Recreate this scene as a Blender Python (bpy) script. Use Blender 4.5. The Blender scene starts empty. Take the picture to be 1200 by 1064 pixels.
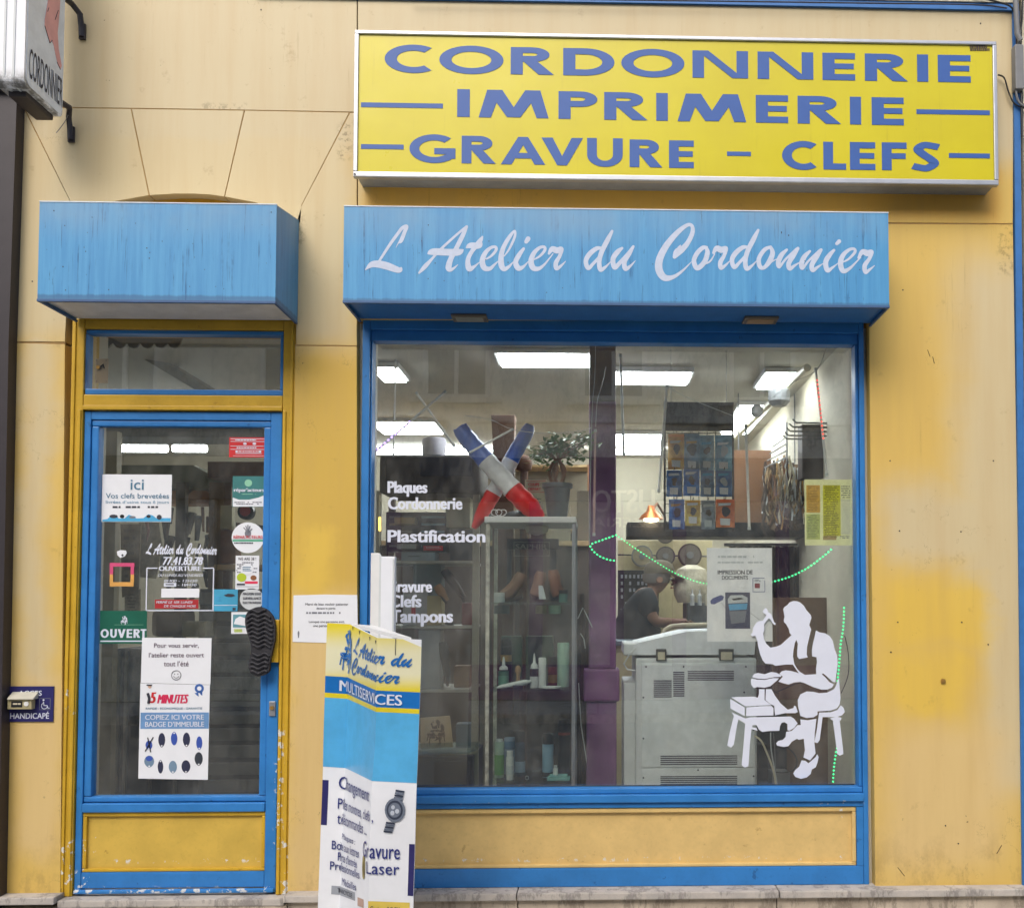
import bpy, bmesh, math, random
from mathutils import Vector, Matrix
from mathutils.geometry import tessellate_polygon
import numpy as np
R = math.radians
random.seed(7)
SC = bpy.context.scene
COL = SC.collection
# ------------------------------------------------------------------ camera, world, sun, exposure
FPX, YAW, PITCH, PPX, PPY, DIST, EYE = 1113.0, 0.02997, 0.03949, 734.0, 666.0, 4.2, 1.5
cd = bpy.data.cameras.new('camera'); cam = bpy.data.objects.new('camera', cd); COL.objects.link(cam)
cam.location = (0, -DIST, EYE); cam.rotation_euler = (math.pi/2 + PITCH, 0, -YAW)
cd.sensor_width = 36; cd.lens = FPX/1200*36
cd.shift_x = (600-PPX)/1200; cd.shift_y = (PPY-532)/1200
cd.clip_start = .05; cd.clip_end = 400
SC.camera = cam
W = bpy.data.worlds.new('World'); SC.world = W; W.use_nodes = True
wn = W.node_tree; sky = wn.nodes.new('ShaderNodeTexSky'); sky.sky_type = 'NISHITA'; sky.sun_disc = False
SUN_EL, SUN_AZ = 46, 200          # azimuth clockwise from +y
sky.sun_elevation = R(SUN_EL); sky.sun_rotation = R(SUN_AZ); sky.air_density = 1.0; sky.dust_density = 4.0; sky.ozone_density = 0.6
wn.links.new(sky.outputs[0], wn.nodes['Background'].inputs[0]); wn.nodes['Background'].inputs[1].default_value = .15
sd = bpy.data.lights.new('sun', 'SUN'); sd.energy = 1.0; sd.angle = R(40); sd.color = (1, .97, .92)
sun = bpy.data.objects.new('sun', sd); COL.objects.link(sun)
_d = Vector((math.sin(R(SUN_AZ))*math.cos(R(SUN_EL)), math.cos(R(SUN_AZ))*math.cos(R(SUN_EL)), math.sin(R(SUN_EL))))
sun.rotation_euler = _d.to_track_quat('Z', 'Y').to_euler(); sun.location = (-3, -8, 12)
SC.view_settings.view_transform = 'Standard'; SC.view_settings.look = 'None'
SC.view_settings.exposure = 0.6; SC.view_settings.gamma = 1; SC.view_settings.use_curve_mapping = False
SC.render.engine = 'CYCLES'
cy = SC.cycles; cy.use_denoising = True; cy.max_bounces = 10; cy.transparent_max_bounces = 24; cy.glossy_bounces = 4
cy.diffuse_bounces = 4; cy.sample_clamp_indirect = 4; cy.caustics_reflective = False; cy.caustics_refractive = False

# ------------------------------------------------------------------ measuring: photo pixel + depth -> place
def ray(px, py):
    v = Vector(((px-PPX)/FPX, 1.0, -(py-PPY)/FPX))
    cp, sp = math.cos(PITCH), math.sin(PITCH); v = Vector((v.x, cp*v.y-sp*v.z, sp*v.y+cp*v.z))
    c, s = math.cos(YAW), math.sin(YAW); return Vector((c*v.x+s*v.y, -s*v.x+c*v.y, v.z))
def P(px, py, y=0.0):
    v = ray(px, py); t = (y+DIST)/v.y; return (v.x*t, EYE+v.z*t)
def P3(px, py, y=0.0):
    x, z = P(px, py, y); return Vector((x, y, z))
def PZ(px, py, z):
    v = ray(px, py); t = (z-EYE)/v.z; return Vector((v.x*t, -DIST+v.y*t, z))
def PR(a, b, c, d, y=0.0):
    p = [P(a, b, y), P(c, b, y), P(a, d, y), P(c, d, y)]
    return ((p[0][0]+p[2][0])/2, (p[1][0]+p[3][0])/2, (p[2][1]+p[3][1])/2, (p[0][1]+p[1][1])/2)   # x0 x1 z0 z1

# ------------------------------------------------------------------ materials
def srgb(r, g, b):
    f = lambda c: ((c/255+.055)/1.055)**2.4 if c > 10 else c/255/12.92
    return (f(r), f(g), f(b))
class NT:
    def __init__(s, name):
        s.m = bpy.data.materials.new(name); s.m.use_nodes = True; s.t = s.m.node_tree; s.t.nodes.clear()
        s.out = s.n('ShaderNodeOutputMaterial')
    def n(s, ty, **kw):
        o = s.t.nodes.new(ty)
        for k, v in kw.items():
            if k.startswith('i_'):
                o.inputs[k[2:].replace('_', ' ')].default_value = v
            else: setattr(o, k, v)
        return o
    def l(s, a, b): s.t.links.new(a, b)
    def val(s, x, sock):
        if hasattr(x, 'is_output') or hasattr(x, 'links'): s.l(x, sock)
        else: sock.default_value = x
    def math(s, op, a, b=0.0, c=0.0, clamp=False):
        o = s.n('ShaderNodeMath', operation=op, use_clamp=clamp)
        s.val(a, o.inputs[0]); s.val(b, o.inputs[1])
        if op in ('MULTIPLY_ADD',): s.val(c, o.inputs[2])
        return o.outputs[0]
    def mix(s, f, a, b, blend='MIX'):
        o = s.n('ShaderNodeMix', data_type='RGBA', blend_type=blend)
        s.val(f, o.inputs[0])
        for x, k in ((a, 6), (b, 7)):
            if isinstance(x, tuple): o.inputs[k].default_value = (*x[:3], 1)
            else: s.l(x, o.inputs[k])
        return o.outputs[2]
    def ramp(s, f, lo, hi):
        o = s.n('ShaderNodeMapRange', interpolation_type='SMOOTHSTEP'); s.val(f, o.inputs[0])
        o.inputs[1].default_value = lo; o.inputs[2].default_value = hi
        return o.outputs[0]
    def pos(s):
        if not hasattr(s, '_p'): s._p = s.n('ShaderNodeNewGeometry').outputs['Position']
        return s._p
    def xyz(s):
        if not hasattr(s, '_x'):
            o = s.n('ShaderNodeSeparateXYZ'); s.l(s.pos(), o.inputs[0]); s._x = o.outputs
        return s._x
    def noise(s, scale, detail=4, rough=.55, stretch=None, w=0.0, out=0):
        v = s.pos()
        if stretch or w:
            mp = s.n('ShaderNodeMapping'); s.l(v, mp.inputs[0]); mp.inputs[3].default_value = stretch or (1, 1, 1)
            mp.inputs[1].default_value = (w, w*.7, w*1.3); v = mp.outputs[0]
        o = s.n('ShaderNodeTexNoise'); s.l(v, o.inputs['Vector']); o.inputs['Scale'].default_value = scale
        o.inputs['Detail'].default_value = detail; o.inputs['Roughness'].default_value = rough
        return o.outputs[out]
    def bsdf(s, col, rough=.5, metal=0.0, spec=.5, bump=None, bs=.2, bd=.002, **kw):
        b = s.n('ShaderNodeBsdfPrincipled')
        if isinstance(col, tuple): b.inputs['Base Color'].default_value = (*col[:3], 1)
        else: s.l(col, b.inputs['Base Color'])
        s.val(rough, b.inputs['Roughness']); b.inputs['Metallic'].default_value = metal
        b.inputs['Specular IOR Level'].default_value = spec
        for k, v in kw.items(): b.inputs[k.replace('_', ' ')].default_value = v
        if bump is not None:
            u = s.n('ShaderNodeBump'); u.inputs['Strength'].default_value = bs; u.inputs['Distance'].default_value = bd
            s.l(bump, u.inputs['Height']); s.l(u.outputs[0], b.inputs['Normal'])
        s.l(b.outputs[0], s.out.inputs[0]); return b
MC = {}
def mat(name, col, rough=.5, metal=0.0, var=.08, scale=14, bs=.15, bd=.001, emit=0, **kw):
    if name in MC: return MC[name]
    t = NT(name)
    nz = t.noise(scale, 5, .6); n2 = t.noise(scale*9, 3, .6, w=3.1)
    c = t.mix(t.ramp(nz, .3, .7), tuple(max(0, v*(1-var)) for v in col), tuple(min(1, v*(1+var)) for v in col))
    if emit:
        kw['Emission_Color'] = (*col, 1); kw['Emission_Strength'] = emit
    t.bsdf(c, t.math('MULTIPLY_ADD', n2, .15, rough-.07), metal, bump=t.math('ADD', nz, t.math('MULTIPLY', n2, .3)), bs=bs, bd=bd, **kw)
    MC[name] = t.m; return t.m
def paint(name, r, g, b, **kw): return mat(name, srgb(r, g, b), **kw)

def softbox(t, x0, x1, z0, z1, bl, wob=None):
    X, _, Z = t.xyz()
    if wob is not None:
        X = t.math('ADD', X, wob); Z = t.math('ADD', Z, wob)
    a = t.ramp(X, x0-bl, x0+bl); b = t.math('SUBTRACT', 1.0, t.ramp(X, x1-bl, x1+bl))
    c = t.ramp(Z, z0-bl, z0+bl); d = t.math('SUBTRACT', 1.0, t.ramp(Z, z1-bl, z1+bl))
    return t.math('MULTIPLY', t.math('MULTIPLY', a, b), t.math('MULTIPLY', c, d))
def pxbox(t, a, b, c, d, bl, wob=None):
    x0, x1, z0, z1 = PR(a, b, c, d); return softbox(t, x0, x1, z0, z1, bl, wob)

def facade_mat():
    t = NT('faded_yellow_panel_paint')
    big = t.noise(1.3, 4, .55); wob = t.math('MULTIPLY', t.math('SUBTRACT', big, .5), .22)
    w2 = t.math('MULTIPLY', t.math('SUBTRACT', t.noise(3.5, 4, .6, w=5), .5), .16)
    wb = t.math('ADD', wob, w2)
    och = srgb(230, 192, 102); cream = srgb(219, 200, 158); yel = srgb(238, 198, 86); tan = srgb(232, 200, 140)
    f = pxbox(t, -200, -300, 1400, 185, .10, wb)                     # rain-washed top: pale
    for q in ((-40, 100, 425, 400, .10), (25, 380, 60, 820, .07), (1120, 300, 1320, 700, .16), (1035, 560, 1300, 660, .10), (1150, 600, 1300, 930, .09)):
        f = t.math('MAXIMUM', f, t.math('MULTIPLY', pxbox(t, *q, wob=wb), .9))
    c = t.mix(f, och, cream)
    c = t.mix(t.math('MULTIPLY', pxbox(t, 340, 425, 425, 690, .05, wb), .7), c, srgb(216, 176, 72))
    c = t.mix(t.math('MULTIPLY', pxbox(t, 425, 190, 1170, 256, .04, w2), .75), c, srgb(238, 176, 72))  # lighter orange painted in against the shade and blue bounce under the sign
    g = pxbox(t, 340, 700, 425, 1100, .06, wb)
    for q in ((15, 800, 72, 1000, .06), (1040, 850, 1180, 1010, .12)): g = t.math('MAXIMUM', g, pxbox(t, *q, wob=wb))
    c = t.mix(t.math('MULTIPLY', g, .8), c, tan)
    w2 = t.math('MULTIPLY', w2, 1.6)
    h = pxbox(t, 1044, 676, 1160, 762, .07, w2)
    for q in ((1036, 765, 1134, 830, .06), (346, 625, 384, 692, .04)): h = t.math('MAXIMUM', h, pxbox(t, *q, wob=w2))
    c = t.mix(t.math('MULTIPLY', h, .85), c, yel)
    # panel tone variety, streaks, specks, grime near seams and low down
    c = t.mix(t.math('MULTIPLY', t.ramp(t.noise(2.2, 5, .6, (6, 1, .5), 2), .35, .75), .22), c, srgb(198, 158, 96))
    sp = t.ramp(t.noise(48, 3, .5, w=9), .735, .78)
    sp2 = t.math('MULTIPLY', sp, t.ramp(t.noise(2.6, 4, .7, w=4), .5, .62))
    c = t.mix(t.math('MULTIPLY', sp2, .75), c, srgb(70, 52, 30))
    gr = t.ramp(t.noise(9, 6, .7, w=7), .60, .72)
    c = t.mix(t.math('MULTIPLY', gr, .28), c, srgb(150, 118, 70))
    for q, k in (((700, 330, 760, 345, .02), 0), ((398, 145, 412, 185, .02), .5), ((1172, 262, 1195, 320, .02), .35), ((236, 121, 290, 130, .012), .35), ((344, 250, 354, 290, .02), .35)):
        if k:
            m = t.math('MULTIPLY', pxbox(t, *q, wob=t.math('MULTIPLY', w2, .3)), t.ramp(t.noise(38, 4, .7, w=2), .48, .62))
            c = t.mix(t.math('MULTIPLY', m, k), c, srgb(88, 66, 36))
    zlow = t.math('SUBTRACT', 1.0, t.ramp(t.xyz()[2], .25, .62))
    c = t.mix(t.math('MULTIPLY', t.math('MULTIPLY', zlow, t.ramp(t.noise(7, 6, .75, (1, 1, .6), 17), .48, .66)), .35), c, srgb(146, 116, 74))
    ck = t.ramp(t.math('ABSOLUTE', t.math('SUBTRACT', t.noise(3.2, 6, .68, (1, 1, .6), 11), .5)), .0035, .0)
    c = t.mix(t.math('MULTIPLY', t.math('MULTIPLY', ck, t.ramp(t.noise(1.7, 3, .6, w=13), .56, .64)), .4), c, srgb(120, 92, 52))
    dp = t.math('MULTIPLY', t.ramp(t.noise(34, 5, .75, (1, 1, .05), 14), .60, .70), t.ramp(t.noise(1.6, 3, .6, w=15), .45, .65))
    c = t.mix(t.math('MULTIPLY', dp, .22), c, srgb(140, 108, 60))
    b = t.math('ADD', t.noise(2.2, 2, .5, w=1), t.math('MULTIPLY', t.noise(160, 3, .5), .05))
    c = t.mix(1.0, c, (.84, .88, .93), 'MULTIPLY')
    t.bsdf(c, t.math('MULTIPLY_ADD', big, .2, .38), bump=b, bs=.25, bd=.012, spec=.35)
    return t.m

def chipped(name, col, spots, base=.80, under=(.78, .76, .72), rough=.38, dark=None):
    """gloss paint on old wood; chips where noise is high, more of them inside the given regions"""
    t = NT(name)
    n1 = t.noise(26, 5, .7, (1, 1, .7)); n2 = t.noise(7, 4, .6, w=3)
    c = t.mix(t.ramp(n2, .3, .7), tuple(v*.90 for v in col), tuple(min(1, v*1.07) for v in col))
    c = t.mix(t.math('MULTIPLY', t.ramp(t.noise(60, 4, .6, w=2), .5, .8), .25), c, tuple(v*.6 for v in col))
    th = t.ramp(n1, base-.01, base+.01)
    for (a, b, cc, d, lv) in spots:
        m = pxbox(t, a, b, cc, d, .008, t.math('MULTIPLY', t.math('SUBTRACT', n1, .5), .03))
        th = t.math('MAXIMUM', th, t.math('MULTIPLY', m, t.ramp(t.noise(34, 4, .65, w=a*.01), lv, lv+.015)))
    c = t.mix(th, c, under)
    if dark:
        c = t.mix(t.math('MULTIPLY', t.ramp(t.noise(18, 5, .7, w=8), .64, .7), .5), c, dark)
    c = t.mix(1.0, c, (.84, .86, .86), 'MULTIPLY')
    bp = t.math('SUBTRACT', t.math('MULTIPLY', n2, .3), t.math('MULTIPLY', th, .5))
    t.bsdf(c, t.math('MULTIPLY_ADD', n2, .2, rough-.1), bump=bp, bs=.4, bd=.003, spec=.45)
    return t.m

def awning_mat():
    t = NT('streaked_sky_blue_sheet')
    st = t.noise(24, 6, .7, (1.6, 1.6, .07)); st2 = t.noise(120, 5, .8, (1.3, 1.3, .05), 2)
    c = t.mix(t.ramp(st, .3, .72), srgb(84, 156, 212), srgb(102, 174, 224))
    c = t.mix(t.math('MULTIPLY', t.ramp(st2, .58, .72), .38), c, srgb(58, 116, 168))
    dr = t.math('MULTIPLY', t.ramp(t.noise(55, 5, .75, (1, 1, .12), 6), .64, .69), t.ramp(t.noise(4, 3, .6, w=5), .42, .6))
    dr2 = t.math('MULTIPLY', t.ramp(t.noise(75, 4, .7, (1.2, 1.2, .035), 9), .57, .64), t.ramp(t.noise(9, 4, .7, (1, 1, .5), 12), .42, .62))
    c = t.mix(t.math('MULTIPLY', dr2, .75), c, srgb(46, 96, 148))
    c = t.mix(t.math('MULTIPLY', dr, .75), c, srgb(30, 54, 84))
    z = t.xyz()[2]
    zt = P(700, 249, -.3)[1]
    pale = t.math('MULTIPLY', t.ramp(z, zt-.17, zt-.01), t.ramp(t.noise(3, 4, .6, w=1), .2, .75))
    c = t.mix(t.math('MULTIPLY', pale, .62), c, srgb(146, 176, 204))
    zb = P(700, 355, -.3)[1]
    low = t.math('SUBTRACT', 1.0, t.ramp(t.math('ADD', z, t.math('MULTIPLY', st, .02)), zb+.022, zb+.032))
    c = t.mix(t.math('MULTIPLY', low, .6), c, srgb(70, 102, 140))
    c = t.mix(1.0, c, (.74, .82, .83), 'MULTIPLY')
    t.bsdf(c, .45, bump=t.math('ADD', st, t.math('MULTIPLY', t.noise(4, 3, w=2), .8)), bs=.3, bd=.004, spec=.4)
    return t.m

def stone_mat(name, a, b, sc=9):
    t = NT(name); n = t.noise(sc, 8, .7); v = t.noise(2.4, 8, .72, (1, 1, .35), 4)
    c = t.mix(t.ramp(n, .3, .7), a, b)
    c = t.mix(t.math('MULTIPLY', t.ramp(t.math('ABSOLUTE', t.math('SUBTRACT', v, .5)), .035, .0), .6), c, tuple(k*.45 for k in a))
    c = t.mix(t.math('MULTIPLY', t.ramp(t.noise(120, 3, .6), .6, .75), .3), c, tuple(k*.35 for k in a))
    t.bsdf(c, .8, bump=t.math('ADD', n, t.math('MULTIPLY', t.noise(150, 4, .7), .4)), bs=.5, bd=.003, spec=.25); return t.m

def glass_mat(name, f0=.135, tint=(.95, .97, .955), dust_veil=.09):
    t = NT(name)
    lw = t.n('ShaderNodeLayerWeight'); lw.inputs[0].default_value = .5      # Schlick reflectance, the same from both sides
    fr_ = t.math('MULTIPLY_ADD', t.math('POWER', lw.outputs['Facing'], 5.0), 1-f0, f0)
    g = t.n('ShaderNodeBsdfGlossy'); g.inputs['Roughness'].default_value = .0
    u = t.n('ShaderNodeBump'); u.inputs['Strength'].default_value = .08; u.inputs['Distance'].default_value = .01
    t.l(t.noise(1.2, 2, .5), u.inputs['Height']); t.l(u.outputs[0], g.inputs['Normal'])
    tr = t.n('ShaderNodeBsdfTransparent'); tr.inputs[0].default_value = (*tint, 1)
    m = t.n('ShaderNodeMixShader'); t.l(fr_, m.inputs[0]); t.l(tr.outputs[0], m.inputs[1]); t.l(g.outputs[0], m.inputs[2])
    df = t.n('ShaderNodeBsdfDiffuse'); df.inputs[0].default_value = (.6, .6, .56, 1)
    m2 = t.n('ShaderNodeMixShader')
    t.val(t.math('MULTIPLY', t.ramp(t.noise(5, 6, .75, (1, 1, .5)), .35, .8), dust_veil), m2.inputs[0])  # dust film strengthened to stand in for the pale reflected veil
    t.l(m.outputs[0], m2.inputs[1]); t.l(df.outputs[0], m2.inputs[2]); t.l(m2.outputs[0], t.out.inputs[0])
    return t.m
def clear_mat(name, fac=.12, tint=(.9, .95, .93)):
    t = NT(name); g = t.n('ShaderNodeBsdfGlossy'); g.inputs['Roughness'].default_value = .05
    tr = t.n('ShaderNodeBsdfTransparent'); tr.inputs[0].default_value = (*tint, 1)
    m = t.n('ShaderNodeMixShader'); m.inputs[0].default_value = fac
    t.l(tr.outputs[0], m.inputs[1]); t.l(g.outputs[0], m.inputs[2]); t.l(m.outputs[0], t.out.inputs[0]); return t.m
def emis(name, col, k):
    if name in MC: return MC[name]
    t = NT(name); e = t.n('ShaderNodeEmission'); e.inputs[0].default_value = (*col, 1); e.inputs[1].default_value = k
    t.l(e.outputs[0], t.out.inputs[0]); MC[name] = t.m; return t.m

# ------------------------------------------------------------------ mesh builder
class MB:
    def __init__(s): s.bm = bmesh.new()
    def box(s, x0, x1, y0, y1, z0, z1, bev=0.0):
        if x1 < x0: x0, x1 = x1, x0
        if y1 < y0: y0, y1 = y1, y0
        if z1 < z0: z0, z1 = z1, z0
        M = Matrix.Translation(((x0+x1)/2, (y0+y1)/2, (z0+z1)/2)) @ Matrix.Diagonal((x1-x0, y1-y0, z1-z0, 1))
        g = bmesh.ops.create_cube(s.bm, size=1, matrix=M)
        if bev:
            bev = min(bev, (x1-x0)*.45, (y1-y0)*.45, (z1-z0)*.45)
            es = {e for v in g['verts'] for e in v.link_edges}
            bmesh.ops.bevel(s.bm, geom=list(es), offset=bev, segments=2, affect='EDGES', profile=.6)
        return s
    def pbox(s, a, b, c, d, y0, y1, bev=0.0):
        x0, x1, z0, z1 = PR(a, b, c, d, y0); return s.box(x0, x1, y0, y1, z0, z1, bev)
    def pts(s, verts, faces):
        vs = [s.bm.verts.new(v) for v in verts]
        for f in faces:
            try: s.bm.faces.new([vs[i] for i in f])
            except ValueError: pass
        return s
    def prism(s, poly, y0, y1, fn=None, bev=0.0):
        """poly of (x, z); front at y0, back at y1"""
        n = len(poly)
        tri = tessellate_polygon([[Vector((p[0], p[1], 0)) for p in poly]])
        V = [(p[0], y0, p[1]) for p in poly]+[(p[0], y1, p[1]) for p in poly]
        F = [tuple(t) for t in tri]+[tuple(i+n for i in reversed(t)) for t in tri]+[(i, (i+1) % n, (i+1) % n+n, i+n) for i in range(n)]
        if bev:
            b2 = bmesh.new(); vs = [b2.verts.new(v) for v in V]
            b2.faces.new(vs[:n]); b2.faces.new(list(reversed(vs[n:])))
            for i in range(n): b2.faces.new((vs[i], vs[(i+1) % n], vs[(i+1) % n+n], vs[i+n]))
            fr = [e for e in b2.edges if all(abs(v.co.y-y0) < 1e-6 for v in e.verts)]
            bmesh.ops.bevel(b2, geom=fr, offset=bev, segments=2, affect='EDGES', profile=.6)
            bmesh.ops.triangulate(b2, faces=[f for f in b2.faces if len(f.verts) > 4])
            me = bpy.data.meshes.new('t'); b2.to_mesh(me); b2.free(); s.bm.from_mesh(me); bpy.data.meshes.remove(me); return s
        if fn: V = [fn(*v) for v in V]
        return s.pts(V, F)
    def pprism(s, poly, y0, y1, **kw): return s.prism([P(*p, y0) for p in poly], y0, y1, **kw)
    def lathe(s, x, y, prof, n=20, axis='z', z=0):
        V = []; F = []
        for (r, h) in prof:
            for k in range(n):
                a = 2*math.pi*k/n
                if axis == 'z': V.append((x+r*math.cos(a), y+r*math.sin(a), h))
                else: V.append((x+r*math.cos(a), h, z+r*math.sin(a)))
        for i in range(len(prof)-1):
            for k in range(n): F.append((i*n+k, i*n+(k+1) % n, (i+1)*n+(k+1) % n, (i+1)*n+k))
        F.append(tuple(range(n))); F.append(tuple(reversed(range((len(prof)-1)*n, len(prof)*n))))
        return s.pts(V, F)
    def disc(s, x, z, r, y0, y1, n=24): return s.lathe(x, 0, [(r, y0), (r, y1)], n, 'y', z)
    def tube(s, path, r, n=8, taper=None):
        path = [Vector(p) for p in path]; rings = []; up = Vector((0.13, .21, 1)).normalized(); V = []; F = []
        for i, p in enumerate(path):
            d = (path[min(i+1, len(path)-1)]-path[max(i-1, 0)]).normalized()
            a = d.cross(up)
            if a.length < .05: a = d.cross(Vector((1, 0, 0)))
            a.normalize(); b = d.cross(a)
            rr = r if taper is None else r*taper[i]
            for k in range(n):
                t = 2*math.pi*k/n; V.append(p+a*rr*math.cos(t)+b*rr*math.sin(t))
        m = len(path)
        for i in range(m-1):
            for k in range(n): F.append((i*n+k, i*n+(k+1) % n, (i+1)*n+(k+1) % n, (i+1)*n+k))
        F.append(tuple(reversed(range(n)))); F.append(tuple(range((m-1)*n, m*n)))
        return s.pts(V, F)
    def build(s, name, m, parent=None, smooth=False, kind=None):
        bmesh.ops.recalc_face_normals(s.bm, faces=s.bm.faces)
        me = bpy.data.meshes.new(name)
        if parent is not None:
            w = parent.matrix_world_loc if False else wloc(parent)
            bmesh.ops.translate(s.bm, verts=s.bm.verts, vec=-w)
        s.bm.to_mesh(me); s.bm.free()
        if smooth:
            for p in me.polygons: p.use_smooth = True
            try: me.set_sharp_from_angle(angle=R(40))
            except Exception: pass
        me.materials.append(m)
        o = bpy.data.objects.new(name, me); COL.objects.link(o)
        if parent is not None: o.parent = parent
        if kind: o['kind'] = kind
        return o
def wloc(o):
    v = Vector((0, 0, 0))
    while o is not None: v += Vector(o.location); o = o.parent
    return v
def crom(pts, n=8):
    pts = [np.array(p, float) for p in pts]; out = []
    for i in range(len(pts)-1):
        a, b, c, d = pts[max(i-1, 0)], pts[i], pts[i+1], pts[min(i+2, len(pts)-1)]
        for k in range(n):
            t = k/n; out.append(.5*((2*b)+(-a+c)*t+(2*a-5*b+4*c-d)*t*t+(-a+3*b-3*c+d)*t**3))
    out.append(pts[-1]); return out
def tag(o, label, cat, group=None):
    o['label'] = label; o['category'] = cat
    if group: o['group'] = group
    return o
def thing(name, label, cat, loc, group=None):
    o = bpy.data.objects.new(name, None); COL.objects.link(o); o.location = loc; o.empty_display_size = .05
    return tag(o, label, cat, group)
def struct(o): o['kind'] = 'structure'; return o
def setmat(o, m): o.data = o.data.copy(); o.data.materials[0] = m

# ------------------------------------------------------------------ lettering
_TX = {}
def glyphs(s, bold=0.0, spacing=1.0, res=3):
    key = (s, bold, spacing, res)
    if key in _TX: return _TX[key]
    c = bpy.data.curves.new('text', 'FONT'); c.body = s; c.offset = bold; c.resolution_u = res; c.space_character = spacing
    c.fill_mode = 'FRONT' if hasattr(c, 'fill_mode') else c.fill_mode
    o = bpy.data.objects.new('text', c); me = o.to_mesh()
    vs = np.array([v.co[:] for v in me.vertices]) if len(me.vertices) else np.zeros((0, 3)); fs = [tuple(p.vertices) for p in me.polygons]
    o.to_mesh_clear(); bpy.data.objects.remove(o); bpy.data.curves.remove(c)
    if len(vs):
        lo, hi = vs.min(0), vs.max(0); vs = (vs-lo)/np.maximum(hi-lo, 1e-9)
    _TX[key] = (vs, fs); return _TX[key]
def text(s, rect, y, m, parent, name='lettering', bold=0.0, spacing=1.0, shear=0.0, flip=False, fn=None, th=.0006, cuts=None, res=3, fat=0.0):
    """rect = x0 x1 z0 z1 in metres; letters 0.6 mm thick on plane y"""
    vs, fs = glyphs(s, bold, spacing, res); x0, x1, z0, z1 = rect
    b = MB()
    def pt(v, yy):
        x = x0+v[0]*(x1-x0); z = z0+v[1]*(z1-z0); x += shear*(z-z0)
        if flip: x = x0+x1-x
        return (x, yy, z)
    if fat:                                 # heavier weight: overlaid copies, each a hair in front of the last
        f = fat*(z1-z0)/2; x0 += f; x1 -= f
        n = 3
        for i in range(n):
            sx = -f+2*f*i/(n-1); b.pts([(q[0]+sx, q[1]-i*.00025*(-1 if flip else 1), q[2]) for q in [pt(v, y) for v in vs]], fs)
        if not fn: th = 0
    else: b.pts([pt(v, y) for v in vs], fs)
    if cuts:
        for c in cuts: bmesh.ops.bisect_plane(b.bm, geom=b.bm.verts[:]+b.bm.edges[:]+b.bm.faces[:], plane_co=(c, 0, 0), plane_no=(1, 0, 0))
    if fn:
        for v in b.bm.verts: v.co = fn(v.co.x, v.co.y, v.co.z)
    elif th:
        r = bmesh.ops.extrude_face_region(b.bm, geom=b.bm.faces[:])
        vv = [e for e in r['geom'] if isinstance(e, bmesh.types.BMVert)]
        bmesh.ops.translate(b.bm, verts=vv, vec=(0, -th if not flip else th, 0))
    return b.build(name, m, parent)
def ptext(s, a, b, c, d, y, m, parent, **kw): return text(s, PR(a, b, c, d, y), y, m, parent, **kw)
def pshape(poly, y, m, parent, name='print', th=.0006): return MB().pprism(poly, y, y+th).build(name, m, parent)
def prect(a, b, c, d, y, m, parent, name='print', th=.0006): return MB().pbox(a, b, c, d, y, y+th).build(name, m, parent)
def scrib(a, b, c, d, n, y, m, parent, name='fine_print', fill=.55, seed=1, dens=.85):
    """unreadable small print: n lines of short word-like dashes"""
    rnd = random.Random(seed); mb = MB(); h = (d-b)/n
    for i in range(n):
        x = a+rnd.random()*(c-a)*.06
        end = c-rnd.random()*(c-a)*.25
        while x < end:
            w = rnd.uniform(2, 7)*(c-a)/60
            if rnd.random() < dens: mb.pbox(x, b+h*i, min(x+w, end), b+h*(i+fill), y, y+.0004)
            x += w+(c-a)*.018
    o = mb.build(name, m, parent); o['kind'] = 'stuff'; return o


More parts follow.
